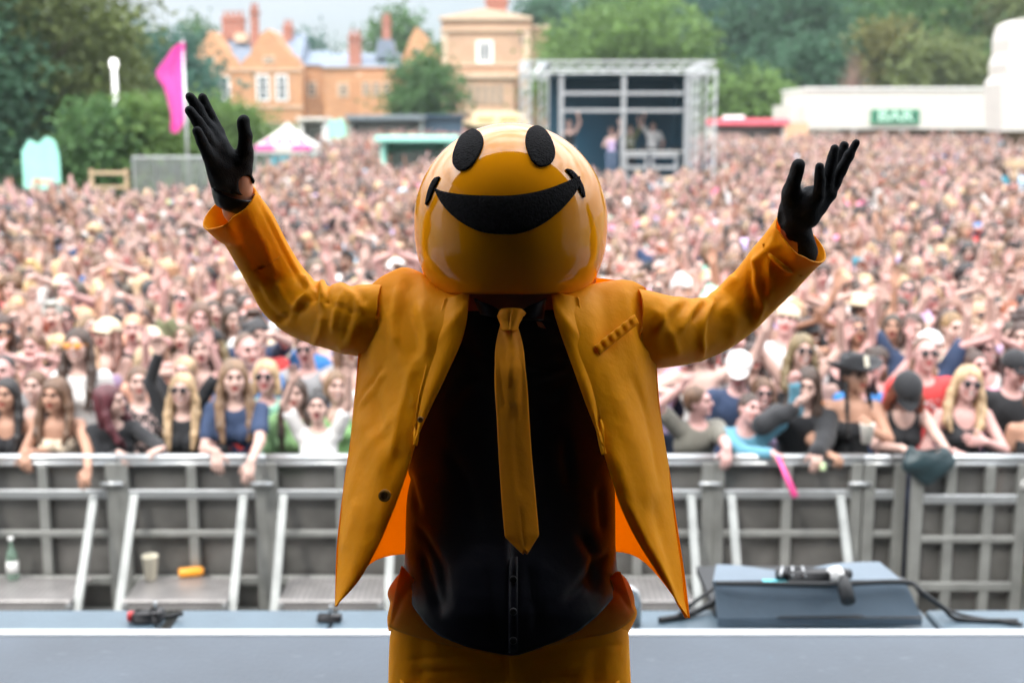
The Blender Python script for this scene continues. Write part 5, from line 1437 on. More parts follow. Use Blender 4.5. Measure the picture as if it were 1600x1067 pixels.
# --- jacket
JL_in = [(733, 456, -.088), (731, 490, -.118), (722, 530, -.128), (700, 580, -.134), (676, 630, -.136), (653, 682, -.136), (636, 738, -.134), (617, 792, -.130), (591, 852, -.120), (561, 906, -.108), (525, 946, -.092)]
JL_si = [(577, 450, .00), (570, 490, .0), (563, 540, .0), (559, 590, .0), (554, 640, .0), (549, 690, -.005), (541, 745, -.015), (535, 800, -.03), (530, 855, -.045), (526.5, 905, -.06), (523.5, 947, -.075)]
JR_in = [(861, 455, -.088), (866, 490, -.118), (879, 530, -.128), (897, 580, -.134), (915, 630, -.136), (934, 680, -.136), (950, 730, -.134), (967, 785, -.130), (994, 842, -.120), (1034, 905, -.108), (1074, 963, -.092)]
JR_si = [(1008, 450, .0), (1019, 490, .0), (1024, 540, .0), (1027, 590, .0), (1031, 640, .0), (1038, 690, -.005), (1046, 740, -.015), (1053, 792, -.03), (1061, 850, -.045), (1069, 906, -.06), (1077, 965, -.075)]
top_L = [(733, 456, -.088), (708, 462, -.075), (684, 447, -.035), (655, 425, -.012), (630, 418, -.004), (602, 430, .0), (586, 441, .0), (577, 450, .0)]
top_R = [(861, 455, -.088), (884, 462, -.075), (910, 450, -.04), (935, 443, -.014), (965, 439, -.004), (988, 440, .0), (1000, 445, .0), (1008, 450, .0)]
back_y = [432, 480, 530, 580, 630, 680, 725, 765, 805, 838, 866]
def jacket():
    m = 120; nf = 46; nb = 50
    def side(inn, sil, top):
        G = np.zeros((m, nf, 3))
        for i in range(m):
            s = i / (m - 1); a = catmull(inn, s); b_ = catmull(sil, s)
            for j in range(nf):
                u = j / (nf - 1); p_ = a * (1 - u) + b_ * u
                p_[2] = a[2] + (b_[2] - a[2]) * u ** 2.3
                w_ = max(0, 1 - s * m / 26) ** 2
                t_ = catmull(top, u)
                if w_ > 0:
                    p_ = p_ * (1 - w_) + t_ * w_ + np.array((0, 0, 0))
                G[i, j] = Q(*p_)
        return G
    GL = side(JL_in, JL_si, top_L); GR = side(JR_in, JR_si, top_R)
    GB = np.zeros((m, nb, 3))
    for i in range(m):
        s = i / (m - 1); a = catmull(JL_si, s); b_ = catmull(JR_si, s); yb = catmull([(y, 0, 0) for y in back_y], s)[0]
        c = [tuple(a), (600 - 8 * s * 1.2, yb + (8 if s > .9 else 0) * 1, .075 - .0 * s), (700, yb, .105), (797, yb + 3, .115), (895, yb, .105), (985 + 10 * s, yb + 4 * s, .075), tuple(b_)]
        if s < .12:
            w_ = 1 - s / .12; c[1] = tuple(np.array(c[1]) * (1 - w_) + np.array((612, 427, .02)) * w_); c[5] = tuple(np.array(c[5]) * (1 - w_) + np.array((985, 443, .02)) * w_)
        for j in range(nb): GB[i, j] = Q(*catmull(c, j / (nb - 1)))
    fL = [([(600, 440), (592, 520), (575, 600), (565, 700)], 12, .004), ([(640, 430), (640, 500), (655, 560)], 14, -.007), ([(655, 470), (668, 520), (662, 560)], 10, .006), ([(590, 455), (640, 600), (650, 640)], 10, .003),
          ([(562, 520), (590, 640), (600, 700)], 9, -.004), ([(560, 640), (600, 740), (590, 840)], 16, .004), ([(545, 790), (560, 720), (620, 640)], 8, .0025), ([(625, 700), (600, 760), (575, 860)], 14, -.004), ([(538, 860), (560, 780)], 9, .003), ([(599, 573), (580, 600), (560, 634)], 2.5, -.003), ([(600, 580), (583, 606), (566, 636)], 4, .003), ([(625, 440), (615, 500), (620, 540)], 6, .005), ([(648, 560), (625, 640), (610, 720)], 7, .003)]
    fR = [([(975, 445), (985, 520), (1005, 640)], 13, .005), ([(940, 448), (945, 500), (950, 560)], 13, -.005), ([(985, 590), (1010, 650), (1030, 760)], 5, -.003), ([(960, 600), (1000, 700), (1020, 800)], 16, .005), ([(955, 700), (985, 790), (1040, 890)], 12, .004),
          ([(1020, 780), (1045, 860), (1070, 950)], 9, -.004), ([(1000, 500), (1015, 560)], 8, .004), ([(975, 780), (1010, 850), (1060, 930)], 6, .003)]
    gj = sheet('jacket', GB, amber('backlit_jacket_cloth', (.97, .40, .003), .78), perf, .003, [([(700, 600), (720, 800)], 25, .01)], .004, 21, flip=1); rel(gj)
    # join the fronts into the same jacket object
    def addto(o, G, folds, flip, seed):
        q = sheet('front_panel', G, M_suit, o, .003, folds, .0035, seed, flip=flip); return q
    pl = addto(gj, GL, fL, -1, 3); pr = addto(gj, GR, fR, 1, 4)
    # lapels
    def lapel(inn, outp, flip, name='lapel'):
        G = np.zeros((60, 16, 3))
        for i in range(60):
            s = i / 59; a = catmull(inn, s); b_ = catmull(outp, s)
            for j in range(16):
                u = j / 15; p_ = a * (1 - u) + b_ * u; p_[2] -= .004 + .010 * math.sin(math.pi * min(1, u * 1.1)) * (1 - .6 * s) + .003 * (u > .9)
                G[i, j] = Q(*p_)
        return sheet(name, G, M_suit, gj, .003, [([tuple(catmull(inn, .1)[:2]), tuple(catmull(outp, .35)[:2])], 6, .002)], .0025, 8, flip=flip, nfreq=30)
    oL = [(694, 466, -.085), (683, 503, -.10), (671, 545, -.112), (661, 587, -.120), (652, 628, -.126), (649, 660, -.131), tuple(catmull(JL_in, .525))]
    oR = [(905, 464, -.085), (913, 503, -.10), (922, 545, -.112), (930, 590, -.120), (937, 630, -.126), (940, 668, -.131), tuple(catmull(JR_in, .56))]
    lapel([catmull(JL_in, q / 10 * .525) for q in range(11)], oL, -1); lapel([catmull(JR_in, q / 10 * .56) for q in range(11)], oR, 1)
    # rolled collar behind the neck opening of the dome
    for pts, fl in (([(733, 458), (716, 468), (700, 470), (690, 462), (676, 452), (664, 440)], 1), ([(861, 458), (878, 468), (893, 470), (905, 462), (918, 452), (930, 442)], -1)):
        G = np.zeros((26, 10, 3))
        for i in range(26):
            p_ = catmull(pts, i / 25)
            for j in range(10): u = j / 9; G[i, j] = Q(p_[0] + 3 * u, p_[1] - 16 * math.sin(math.pi * u * .6), -.096 + .09 * i / 25 + .035 * u)
        sheet('collar', G, M_lining, gj, .003, flip=fl)
    # breast pocket welt with ribs
    G = np.zeros((14, 50, 3))
    for i in range(14):
        v = i / 13
        for j in range(50):
            u = j / 49; x = 929 + 61 * u + 7 * v; y = 541 - 49 * u + 13.5 * v; g_ = -.120 + .085 * ((x - 880) / 145) ** 2.0
            G[i, j] = Q(x, y, g_ - .010 - .0014 * math.sin(u * 9 * math.pi * 1.2 + 2 * u) * math.sin(math.pi * min(1, v * 1.2)) - (.003 if .1 < v < .9 else 0))
    sheet('pocket', G, M_suit, gj, .003, flip=-1)
    # buttons and side pocket flaps
    for (x, y, d, r_) in ((601, 774, -.148, 9), (657, 655, -.165, 4.5)):
        c = Q(x, y, d); b = MB(); rr = r_ * SK
        b.lathe([(0, .004), (rr * .5, .0035), (rr * .72, .005), (rr, .004), (rr, -.004)], 22, M=Matrix.Translation(c) @ Matrix.Rotation(R(82), 4, 'X'))
        b.build('button', pbr('amber_horn', (.36, .17, .03), rough=.35, var=.15, vscale=60), gj, False)
    for pts, fl in () and (([(540, 740), (534, 748), (532, 766), (538, 774)], 1), ([(1045, 752), (1050, 760), (1054, 778), (1048, 784)], -1)):
        G = np.zeros((8, 8, 3)); a, b_, c_, d_ = [np.array(p_, float) for p_ in pts]; e_ = np.array((545 if fl > 0 else 1040, pts[0][1]), float); f_ = np.array((547 if fl > 0 else 1040, pts[3][1]), float)
        for i in range(8):
            o_ = catmull([a, b_, c_, d_], i / 7); n_ = e_ * (1 - i / 7) + f_ * i / 7
            for j in range(8): p_ = o_ * (1 - j / 7) + n_ * j / 7; G[i, j] = Q(p_[0], p_[1], -.02 - .03 * j / 7)
        sheet('pocket_flap', G, M_suit, gj, .004, flip=-fl)
    # sleeves
    def sleeve(cs, folds, seed, tipdir):
        m_, n_ = 150, 72; G = np.zeros((m_, n_, 3)); up = None
        C = [catmull([c[:4] for c in cs], i / (m_ - 1)) for i in range(m_)]
        P3 = np.array([Q(c[0], c[1], c[2]) for c in C]); T = np.gradient(P3, axis=0)
        for i in range(m_):
            t_ = T[i] / np.linalg.norm(T[i]); view = unit(P3[i] - np.array((0, 0, CAM_H)))
            a = unit(np.cross(t_, view)); b_ = unit(np.cross(t_, a)); r_ = C[i][3] * zc(P3[i]) / FPX
            sk = C[i][4] if len(C[i]) > 4 else 0
            for j in range(n_):
                th = 2 * math.pi * j / (n_ - 1)
                G[i, j] = P3[i] + a * math.cos(th) * r_ + b_ * math.sin(th) * r_ * .92
                if i > m_ - 12: G[i, j] += t_ * (.012 * math.sin(th) * (i - m_ + 12) / 12 * 0)
        return sheet('sleeve', G, M_suit, gj, .003, folds, .004, seed, flip=-1, nfreq=16)
    fsl = [([(398, 312), (440, 390), (468, 440), (492, 464), (530, 480), (570, 492)], 2.2, -.0035), ([(402, 312), (444, 390), (472, 437), (496, 460)], 5, .003),
           ([(472, 432), (485, 450), (482, 462), (470, 472)], 5, .009), ([(487, 436), (497, 455), (488, 472)], 4, -.007), ([(500, 440), (506, 460), (505, 482)], 5, .008), ([(515, 441), (512, 465), (508, 478)], 4, -.006),
           ([(470, 465), (462, 485), (450, 500)], 6, .006), ([(430, 505), (460, 490), (480, 475)], 6, -.006), ([(505, 490), (500, 520), (490, 540)], 6, .005), ([(525, 445), (550, 460), (570, 490)], 6, .004), ([(540, 442), (562, 460), (572, 475)], 5, -.004),
           ([(560, 500), (545, 535), (530, 550)], 8, .004), ([(370, 330), (380, 380), (420, 450)], 12, -.006), ([(350, 345), (385, 400), (425, 470)], 9, .004), ([(398, 440), (415, 475), (440, 505)], 6, -.004)]
    fsl = [(p_, w_ * 1.0, a_ * 1.0) for p_, w_, a_ in fsl] + [([(430, 440), (445, 470), (470, 490)], 4, .004), ([(395, 350), (415, 385), (430, 430)], 5, .003), ([(540, 455), (525, 490), (520, 520)], 5, .005), ([(555, 460), (545, 500), (540, 530)], 4, -.004)]
    sleeve([(605, 500, .01, 54), (570, 502, .02, 53), (530, 498, .06, 51), (498, 492, .10, 48), (470, 480, .125, 47), (448, 460, .135, 46), (430, 432, .13, 43), (408, 394, .105, 41.5), (386, 356, .075, 42), (368, 338, .055, 46), (357, 325, .045, 49)], fsl, 31, 1)
    fsr = [([(1115, 470), (1100, 500), (1095, 530), (1095, 560)], 5, .007), ([(1106, 468), (1092, 490), (1082, 500)], 5, -.007), ([(1094, 470), (1080, 490), (1062, 520)], 5, .006), ([(1080, 468), (1060, 490), (1045, 520)], 6, -.004), ([(1065, 466), (1040, 490), (1030, 520)], 6, .005),
           ([(1178, 400), (1180, 440), (1192, 480), (1180, 510)], 6, .006), ([(1172, 405), (1172, 450), (1180, 480)], 6, -.005), ([(1150, 430), (1130, 450), (1110, 470)], 8, .005), ([(1200, 360), (1220, 400), (1230, 430)], 14, -.004),
           ([(1130, 470), (1150, 500), (1140, 530)], 12, .005), ([(1215, 380), (1190, 400), (1176, 412)], 6, .003), ([(1040, 470), (1025, 520)], 6, .004), ([(1030, 560), (1080, 545), (1130, 530)], 9, .003), ([(1230, 365), (1245, 400), (1235, 440)], 10, .004), ([(1190, 455), (1220, 430), (1260, 400)], 8, -.003)]
    fsr = [(p_, w_ * 1.0, a_ * 1.0) for p_, w_, a_ in fsr] + [([(1020, 480), (1050, 520), (1060, 560)], 6, .004), ([(1200, 400), (1205, 440), (1200, 470)], 5, .004), ([(1215, 350), (1200, 385), (1170, 420)], 5, .003)]
    sleeve([(985, 512, .01, 62), (1015, 516, .02, 61), (1050, 517, .05, 55), (1085, 514, .08, 49), (1118, 506, .10, 44), (1150, 487, .115, 43), (1178, 458, .11, 45), (1203, 430, .09, 47), (1224, 405, .07, 48), (1240, 386, .055, 50), (1251, 374, .045, 52)], fsr, 32, -1)
jacket()

# --- trousers
def trousers():
    cx = 796; G = []
    rows = [(872, 150, .085), (900, 162, .088), (930, 174, .092), (960, 180, .094), (1000, 184, .096), (1040, 185, .098), (1072, 186, .098)]
    m, n = 60, 110
    for i in range(m):
        y = 872 + (1072 - 872) * i / (m - 1); hw = np.interp(y, [r[0] for r in rows], [r[1] for r in rows]); dr = np.interp(y, [r[0] for r in rows], [r[2] for r in rows]); row = []
        for j in range(n):
            a = 2 * math.pi * j / (n - 1); sa, ca = math.sin(a), -math.cos(a); row.append(np.array(Q(cx + hw * math.copysign(abs(sa) ** .85, sa), y, dr * ca)))
        G.append(row)
    folds = [([(803, 1022), (806, 1040), (803, 1072)], 3, -.006), ([(640, 1030), (720, 1025), (790, 1040)], 5, .003), ([(820, 1035), (900, 1015), (970, 1005)], 5, .003), ([(830, 1050), (900, 1035)], 6, -.003), ([(650, 1050), (740, 1048)], 6, .003), ([(690, 1000), (760, 1030)], 7, .003), ([(930, 1010), (925, 1072)], 12, .004), ([(660, 990), (655, 1072)], 10, .003), ([(840, 1060), (900, 1055)], 4, .003)]
    o = rel(sheet('trousers', np.array(G), M_suit, perf, .003, folds, .003, 17, flip=-1))
    c0 = Q(cx, 1068, 0)
    for s in (-1, 1):
        Gl = []
        for i in range(40):
            q = i / 39; z = c0.z + .03 - (c0.z + .03 - DECK - .05) * q; row = []
            hx = c0.x + s * np.interp(q, [0, .2, 1], [.098, .105, .125]); rx = np.interp(q, [0, .15, .5, 1], [.100, .097, .078, .072]); ry = np.interp(q, [0, .15, .5, 1], [.108, .10, .08, .078])
            for j in range(40): a = 2 * math.pi * j / 39; row.append(np.array((hx + rx * math.sin(a), YP - .08 * (1 - q) - ry * math.cos(a), z)))
            Gl.append(row)
        sheet('trouser_leg', np.array(Gl), M_suit, o, .003, noise=.004, nseed=5 + s, flip=-1)
        F = Field((hx - .08, YP - .24, DECK - .01), (hx + .08, YP + .12, DECK + .14), .006)
        prim_ell(F, (hx, YP - .07, DECK + .035), (.048, .125, .04), None, .02); prim_ell(F, (hx, YP + .03, DECK + .06), (.040, .055, .06), None, .02); halfspace(F, (0, 0, DECK + .003), (0, 0, -1.)); V, Qd, L = surface(F, 2, False)
        rel(link('shoe', to_mesh('shoe', V, Qd, M_leather), perf))
    # sagging waist band that hangs below the shirt tails
    lowc = [(609, 978), (640, 990), (700, 1006), (760, 1018), (798, 1024), (840, 1014), (900, 998), (950, 988), (975, 975), (990, 958)]
    upc = [(630, 884), (650, 905), (700, 940), (760, 960), (798, 970), (840, 960), (900, 940), (940, 915), (960, 895), (968, 893)]
    Gw = []
    for i in range(70):
        u = i / 69; a = catmull(upc, u); b_ = catmull(lowc, u); row = []
        ang = (u - .5) * math.pi * .97
        for j in range(16):
            v = j / 15; p_ = a + (b_ - a) * v; d = -.104 * math.sqrt(max(0.0, 1 - ((p_[0] - 797) / 193) ** 2))
            d -= .004 * math.sin(math.pi * v)
            row.append(np.array(Q(p_[0], p_[1], d)))
        Gw.append(row)
    sheet('waistband', np.array(Gw), amber('amber_suit_cloth_warm', (.78, .30, .015), .35), o, .004, [([(650, 908), (630, 935), (613, 975)], 4, .004), ([(945, 905), (970, 930), (985, 955)], 5, .004), ([(930, 930), (960, 950)], 6, -.003)], .003, 13, flip=1)
    # pockets turned outwards at the hips
    for pts, fl in (([(634, 890), (620, 905), (609, 925), (613, 942), (609, 965), (611, 984)], -1), ([(962, 895), (976, 908), (986, 930), (988, 945), (991, 960), (978, 985)], 1)):
        G = np.zeros((24, 10, 3))
        for i in range(24):
            a = catmull(pts, i / 23); b_ = np.array((640 if fl < 0 else 958, a[1] + 4))
            for j in range(10): v = j / 9; p_ = a + (b_ - a) * v; G[i, j] = Q(p_[0], p_[1], -.0 - .035 * v - .012 * math.sin(math.pi * v))
        sheet('hip_pocket', G, M_suit, o, .004, noise=.003, nseed=3, flip=fl)
trousers()

# --- gloves, wrist band
def glove(pr, cut, extra=()):
    PR = []
    for a, b_, ra, rb, k in pr: PR.append(('c', np.array(Q(*a)), np.array(Q(*b_)), ra * SK, rb * SK, k, 0, 'x'))
    lo, hi = bounds(PR, None, .012); F = Field(lo, hi, .0022); run_prims(F, PR)
    sl, X, Y, Z = F.sub(F.lo, F.lo + F.h * F.n)
    F.a = F.a + (.0009 * np.sin(X * 130 + Z * 60) * np.sin(Z * 150 + Y * 90)).astype(np.float32)
    for (c, r_, M_) in cut: prim_ell(F, Q(*c), [v * SK for v in r_], M_, .002, None, 'sub')
    for p_, nn in extra: halfspace(F, Q(*p_), nn)
    V, Qd, L = surface(F, 1); return rel(link('glove', to_mesh('glove', V, Qd, M_glove), perf))
glove([((366, 300, .035), (352, 262, .02), 24, 27, .004), ((352, 262, .02), (342, 228, .01), 26, 15, .012), ((372, 288, .035), (380, 250, .02), 20, 14, .012),
       ((352, 255, .02), (341, 208, .022), 17, 11, .01), ((341, 208, .022), (327.5, 178, .02), 10, 9, .003), ((327.5, 178, .02), (316, 153, .014), 9, 7.6, .002),
       ((345, 250, .01), (328, 202, .006), 16, 11, .010), ((328, 202, .006), (309, 171, .0), 10, 9.2, .002), ((309, 171, .0), (297, 152, -.008), 9.2, 7.8, .002),
       ((340, 258, .0), (323, 213, -.012), 15, 11, .008), ((323, 213, -.012), (307, 189, -.018), 9.8, 9.2, .002), ((307, 189, -.018), (297, 174, -.024), 9.2, 8.2, .002),
       ((345, 278, .005), (326, 243, -.022), 16, 11, .010), ((326, 243, -.022), (315, 221, -.032), 9.8, 9, .002), ((315, 221, -.032), (308.5, 206, -.036), 9, 8, .002),
       ((376, 262, .02), (383, 236, .01), 17, 13, .010), ((383, 236, .01), (383.5, 212, .0), 12, 11, .004), ((383.5, 212, .0), (380.5, 190, -.004), 11, 10.2, .003), ((345, 262, .005), (345, 290, .02), 17, 16, .01),
       ((380, 285, .02), (391, 284, .03), 12, 8, .006)],
      [((383, 291, .0), (14, 34, 19), None)], [((350, 299, .02), (-.25, 0, -1))])
glove([((1243, 360, .04), (1243, 335, .03), 22, 24, .004), ((1243, 335, .03), (1264, 308, .02), 26, 17, .012), ((1240, 340, .03), (1236, 302, .01), 22, 15, .012),
       ((1236, 302, .01), (1241, 280, .0), 14, 11.5, .008), ((1241, 280, .0), (1247.5, 258, -.006), 11.6, 10.8, .003),
       ((1262, 330, .01), (1279, 306, -.012), 18, 10, .008), ((1279, 306, -.012), (1281, 282, -.022), 10, 9, .002), ((1281, 282, -.022), (1280, 261, -.028), 9, 7.4, .002),
       ((1262, 320, .015), (1292, 290, .005), 19, 12, .010), ((1292, 290, .005), (1298, 258, .0), 10.2, 9.4, .002), ((1298, 258, .0), (1304, 233, -.004), 9.4, 7.6, .002),
       ((1265, 315, .03), (1303, 278, .028), 17, 11, .010), ((1303, 278, .028), (1311, 250, .03), 9.8, 9.2, .002), ((1311, 250, .03), (1319, 228, .028), 9, 7.6, .002),
       ((1262, 340, .02), (1297, 303, .012), 19, 11, .010), ((1297, 303, .012), (1313, 270, .012), 10.2, 9.2, .003), ((1313, 270, .012), (1327, 243, .01), 9.2, 8.4, .002), ((1327, 243, .01), (1338, 223.5, .008), 8.2, 5.6, .002),
       ((1245, 355, .04), (1256, 396, .055), 23, 23, .004)],
      [((1222, 346, .0), (7.5, 26, 19), np.array(Matrix.Rotation(R(-8), 3, 'Y')))])
def band():
    A = Q(365, 300, .036); B = Q(370, 324, .045); ax = (B - A).normalized(); u = ax.cross(Vector((0, 1, 0))).normalized(); v = ax.cross(u)
    G = np.zeros((8, 48, 3))
    for i in range(8):
        c = A.lerp(B, i / 7)
        for j in range(48): th = 2 * math.pi * j / 47; q = c + (u * math.cos(th) * 31.5 + v * math.sin(th) * 25) * SK * (1 + .02 * math.sin(math.pi * i / 7)) - ax * math.cos(th) * .016 * (1 if True else 0) * -1; G[i, j] = q
    rel(sheet('wristband', G, M_leather, perf, .003, flip=1))
band()
for o in perf.children: pass
# ------------------------------------------------------------------ the crowd
SKINS = {'pale': (.66, .45, .39), 'fair': (.62, .41, .35), 'tanned': (.52, .29, .20), 'rosy': (.66, .39, .36), 'brown': (.26, .125, .075)}
SKINS = {k: tuple(c * .84 for c in v) for k, v in SKINS.items()}
HAIRS = {'blonde': (.42, .29, .165), 'light brown': (.19, .115, .066), 'brown': (.115, .062, .036), 'dark brown': (.045, .026, .018), 'black': (.014, .012, .012), 'auburn': (.22, .06, .03), 'grey': (.36, .34, .32), 'dark red': (.085, .018, .025)}
TOPS = {'white': (.66, .65, .64), 'black': (.014, .015, .018), 'pink': (.72, .25, .38), 'pale blue': (.36, .55, .70), 'red': (.58, .05, .05), 'cream': (.70, .58, .44), 'navy': (.025, .045, .10), 'grey': (.30, .30, .31), 'teal': (.02, .24, .33),
        'lilac': (.55, .42, .66), 'orange': (.76, .27, .05), 'blue': (.04, .20, .52), 'mint': (.38, .68, .55), 'olive': (.13, .14, .07), 'peach': (.78, .42, .30), 'lime': (.48, .75, .10)}
M_print_w = print_cloth('printed_cloth_white', (.7, .7, .7), 26, .52, (1.14, 1.30), .09)
M_print_r = print_cloth('printed_cloth_red', (.62, .05, .04), 22, .54, (.98, 1.16), .16)
M_floral = print_cloth('floral_cloth', (.62, .45, .42), 34, .55, (.90, 1.40), .3)
M_stripe = stripe_cloth('striped_cloth', (.60, .06, .06), 70)
M_patch = pbr('cream_patch', (.72, .66, .52), rough=.8)
def place_parts(root, G, body_me, top_me, top_m, legs_me, hair, hairc, skinc, topc, legc, extras=()):
    link('body', body_me, root, color=skinc)
    if top_me is not None:
        o = link('top', top_me, root, color=topc)
    link('trousers', legs_me, root, color=legc)
    if hair is not None:
        o = link('hair', hair, root, color=hairc); o.matrix_local = m4(G['hr'], G['hc'])
    for nm, me, c in extras:
        o = link(nm, me, root, color=c); big = 1.12 if (nm in ('cap', 'hat') and hair is not None and any(k in hair.name for k in ('long', 'wavy', 'bob', 'curly'))) else (1.04 if nm in ('cap', 'hat') else 1.0)
        o.matrix_local = m4(G['hr'] * big, G['hc'])
HM = {}
def hair_me(style, h=.0065, seed=0):
    k = (style, h, seed)
    if k not in HM:
        V, Qd = hair_mesh(style, h, seed); HM[k] = to_mesh('hair_' + style, V, Qd, HAIR_M)
    return HM[k]
GL = {k: glasses_mesh(k).build('sunglasses', GLASS_M, mesh_only=True, smooth_=True) for k in ('round', 'square', 'aviator')}
M_amberlens = pbr('orange_lens', (.75, .28, .05), rough=.15, spec=.8)
GLO = glasses_mesh('square').build('sunglasses_orange', M_amberlens, mesh_only=True, smooth_=True)
CAPM = cap_mesh().build('cap', CLOTH_M, mesh_only=True, smooth_=True); CAPB = cap_mesh(True).build('cap_reversed', CLOTH_M, mesh_only=True, smooth_=True)
HATM = brimhat_mesh().build('brim_hat', CLOTH_M, mesh_only=True, smooth_=True); COWM = brimhat_mesh(True).build('cowboy_hat', CLOTH_M, mesh_only=True, smooth_=True)
HATS = {'cap': CAPM, 'capback': CAPB, 'hat': HATM, 'cowboy': COWM}

def arm_world(pos, s_, px, py, Y, pole, hd, pn):
    wpt = (np.array(P(px, py, Y)) - pos) / s_
    return (wpt, pole, hd, pn, 1)
def custom(label, px, py, Y, sex='f', hair='long', hc='brown', skin='fair', top='tshirt', tc='black', topm=None, leg=(.03, .04, .08), glasses=None, hat=None, hatc=(.012, .013, .016), lean=.12,
           head=(-.12, 0, 0), mouth='smile', L=None, Rr=None, twist=0.0, slim=1.0, curl=.5, group='people leaning on the front barrier', h=.0068, sway=0.0):
    """L is the arm on the photo's left, Rr on the photo's right; each (px, py, Y, kind)"""
    top_p = P(px, py, Y); g = ground(top_p.x, Y)
    G = figure(sex, lean, None, head, mouth, slim, twist, curl, sway); hat_h = {'cap': .135, 'capback': .135, 'hat': .15, 'cowboy': .15}.get(hat, .125)
    tp = G['hc'] + G['hr'] @ np.array((0, 0.02, hat_h)); s_ = (top_p.z - g) / tp[2]; s_ = min(1.12, max(.86, s_))
    pos = np.array((top_p.x - tp[0] * s_, Y - tp[1] * s_ * .35, g + (top_p.z - g - tp[2] * s_) * 1.0))
    pos[2] = min(pos[2], g + .10); pos[2] = max(pos[2], g - .18)
    arms = {}
    for sd, a in ((-1, L), (1, Rr)):
        if a is None: continue
        ax, ay, aY, kind = a
        pole, hd, pn = {'rail': ((sd * .6, .3, -1), (-sd * .15, -.55, -.85), (0, .5, -.8)), 'flat': ((sd * .8, .3, -.8), (-sd * .75, -.55, -.2), (0, .1, -1)), 'up': ((sd * 1, .4, -.3), (0, -.1, 1), (0, -1, 0)), 'upin': ((sd * 1, .3, -.6), (-sd * .4, -.2, 1), (-sd * .8, -.4, 0)),
                       'chest': ((sd * 1, .2, -.9), (-sd * 1, -.1, .1), (0, .8, 0)), 'hold': ((sd * 1, .1, -1), (-sd * .2, -.6, .7), (-sd * 1, 0, 0)), 'down': ((0, 1, 0), (0, 0, -1), (-sd, 0, 0)), 'point': ((sd * .8, .3, -.6), (-sd * .1, -.8, .6), (0, -.3, -.8))}[kind]
        arms[sd] = arm_world(pos, s_, ax, ay, aY, pole, hd, pn)
    G = figure(sex, lean, arms, head, mouth, slim, twist, curl, sway)
    r = empty('person', tuple(pos), label, 'person', group); r.scale = (s_,) * 3
    V, Qd, Lb = body_mesh(G, h, None); bm_ = to_mesh('body', V, Qd, SKIN_MATS, Lb)
    V, Qd = top_mesh(G, top, .008, int(px)); tm = to_mesh('top', V, Qd, topm or CLOTH_M)
    V, Qd = legs_mesh(G, .014); lm = to_mesh('trousers', V, Qd, DENIM_M)
    ex = []
    if glasses == 'orange': ex.append(('sunglasses', GLO, (1, 1, 1)))
    elif glasses: ex.append(('sunglasses', GL[glasses], (1, 1, 1)))
    if hat: ex.append(('hat' if hat in ('hat', 'cowboy') else 'cap', HATS[hat], hatc))
    place_parts(r, G, bm_, tm, None, lm, hair_me(hair, .0058, int(px) % 3 if hair == 'curly' else 0) if hair else None, HAIRS[hc], SKINS[skin], TOPS[tc] if isinstance(tc, str) else tc, leg, ex)
    r['_w'] = 0; del r['_w']
    return r, G, pos, s_
YR = 8.20
C_ = custom
C_('woman with long black hair in black camisole, at left photo edge', 12, 590, 8.62, hair='long', hc='black', skin='tanned', top='cami', tc='black', L=(-25, 712, YR, 'rail'), Rr=(48, 706, 8.3, 'flat'), mouth='closed')
C_('woman with brown hair in cream bandeau top, forearms over the rail', 92, 588, 8.58, hair='wavy', hc='brown', skin='tanned', top='bandeau', tc='cream', L=(40, 706, 8.25, 'rail'), Rr=(138, 735, 8.12, 'rail'), lean=.20, head=(-.05, 0, -.15), mouth='closed', slim=.93)
C_('woman with dark red wavy hair in black top, turned to the right', 170, 600, 8.60, hair='wavy', hc='dark red', skin='fair', top='long', tc='black', L=(185, 708, 8.3, 'flat'), Rr=(262, 706, 8.24, 'flat'), twist=.6, head=(-.1, 0, .75), mouth='closed', lean=.22)
C_('woman with brown hair in black floral blouse behind the dark red haired woman', 215, 572, 9.0, hair='pony', hc='brown', top='tshirt', tc='black', topm=M_floral, mouth='closed', lean=.05, group='people right behind the front row', head=(-.1, 0, .3))
C_('woman with long blonde hair and sunglasses in black sleeves, left arm up', 287, 582, 8.62, hair='long', hc='blonde', skin='fair', top='long', tc='black', glasses='square', L=(246, 560, 8.5, 'up'), Rr=(330, 706, 8.35, 'flat'), mouth='smile')
C_('woman with light brown hair in navy shirt with red print, hands over the rail', 367, 560, 8.58, hair='long', hc='light brown', skin='fair', top='tshirt', tc='navy', topm=M_print_r, L=(338, 706, 8.18, 'rail'), Rr=(392, 722, 8.08, 'rail'), lean=.16, head=(-.08, .05, .25), mouth='closed', slim=1.06)
C_('woman with blonde bob and dark sunglasses behind the navy print shirt', 417, 562, 9.0, hair='bob', hc='blonde', skin='rosy', top='tshirt', tc='mint', glasses='round', mouth='closed', group='people right behind the front row')
C_('woman screaming with both hands raised, white shirt with brown straps', 496, 614, 8.60, hair='bun', hc='black', skin='fair', top='tshirt', tc='white', L=(457, 600, 8.45, 'up'), Rr=(548, 588, 8.45, 'up'), mouth='open', lean=.05, head=(-.25, 0, .05), slim=.95)
C_('woman with greyish brown hair in green top behind the screaming woman', 528, 578, 9.0, hair='bob', hc='light brown', skin='fair', top='vest', tc=(.22, .42, .16), mouth='smile', group='people right behind the front row', head=(-.1, .1, .2))
C_('woman with long brown hair in green jacket left of the screaming woman', 462, 590, 8.85, hair='long', hc='dark brown', skin='fair', top='hoodie', tc=(.26, .46, .20), mouth='closed', group='people right behind the front row')
C_('grey shirted man right of the performer, raising clasped hands', 1082, 600, 8.66, 'm', 'short', 'brown', 'rosy', 'tshirt', (.16, .155, .13), L=(1062, 612, 8.4, 'upin'), Rr=(1138, 706, 8.16, 'rail'), mouth='closed', head=(-.1, 0, .8), twist=.3, lean=.2)
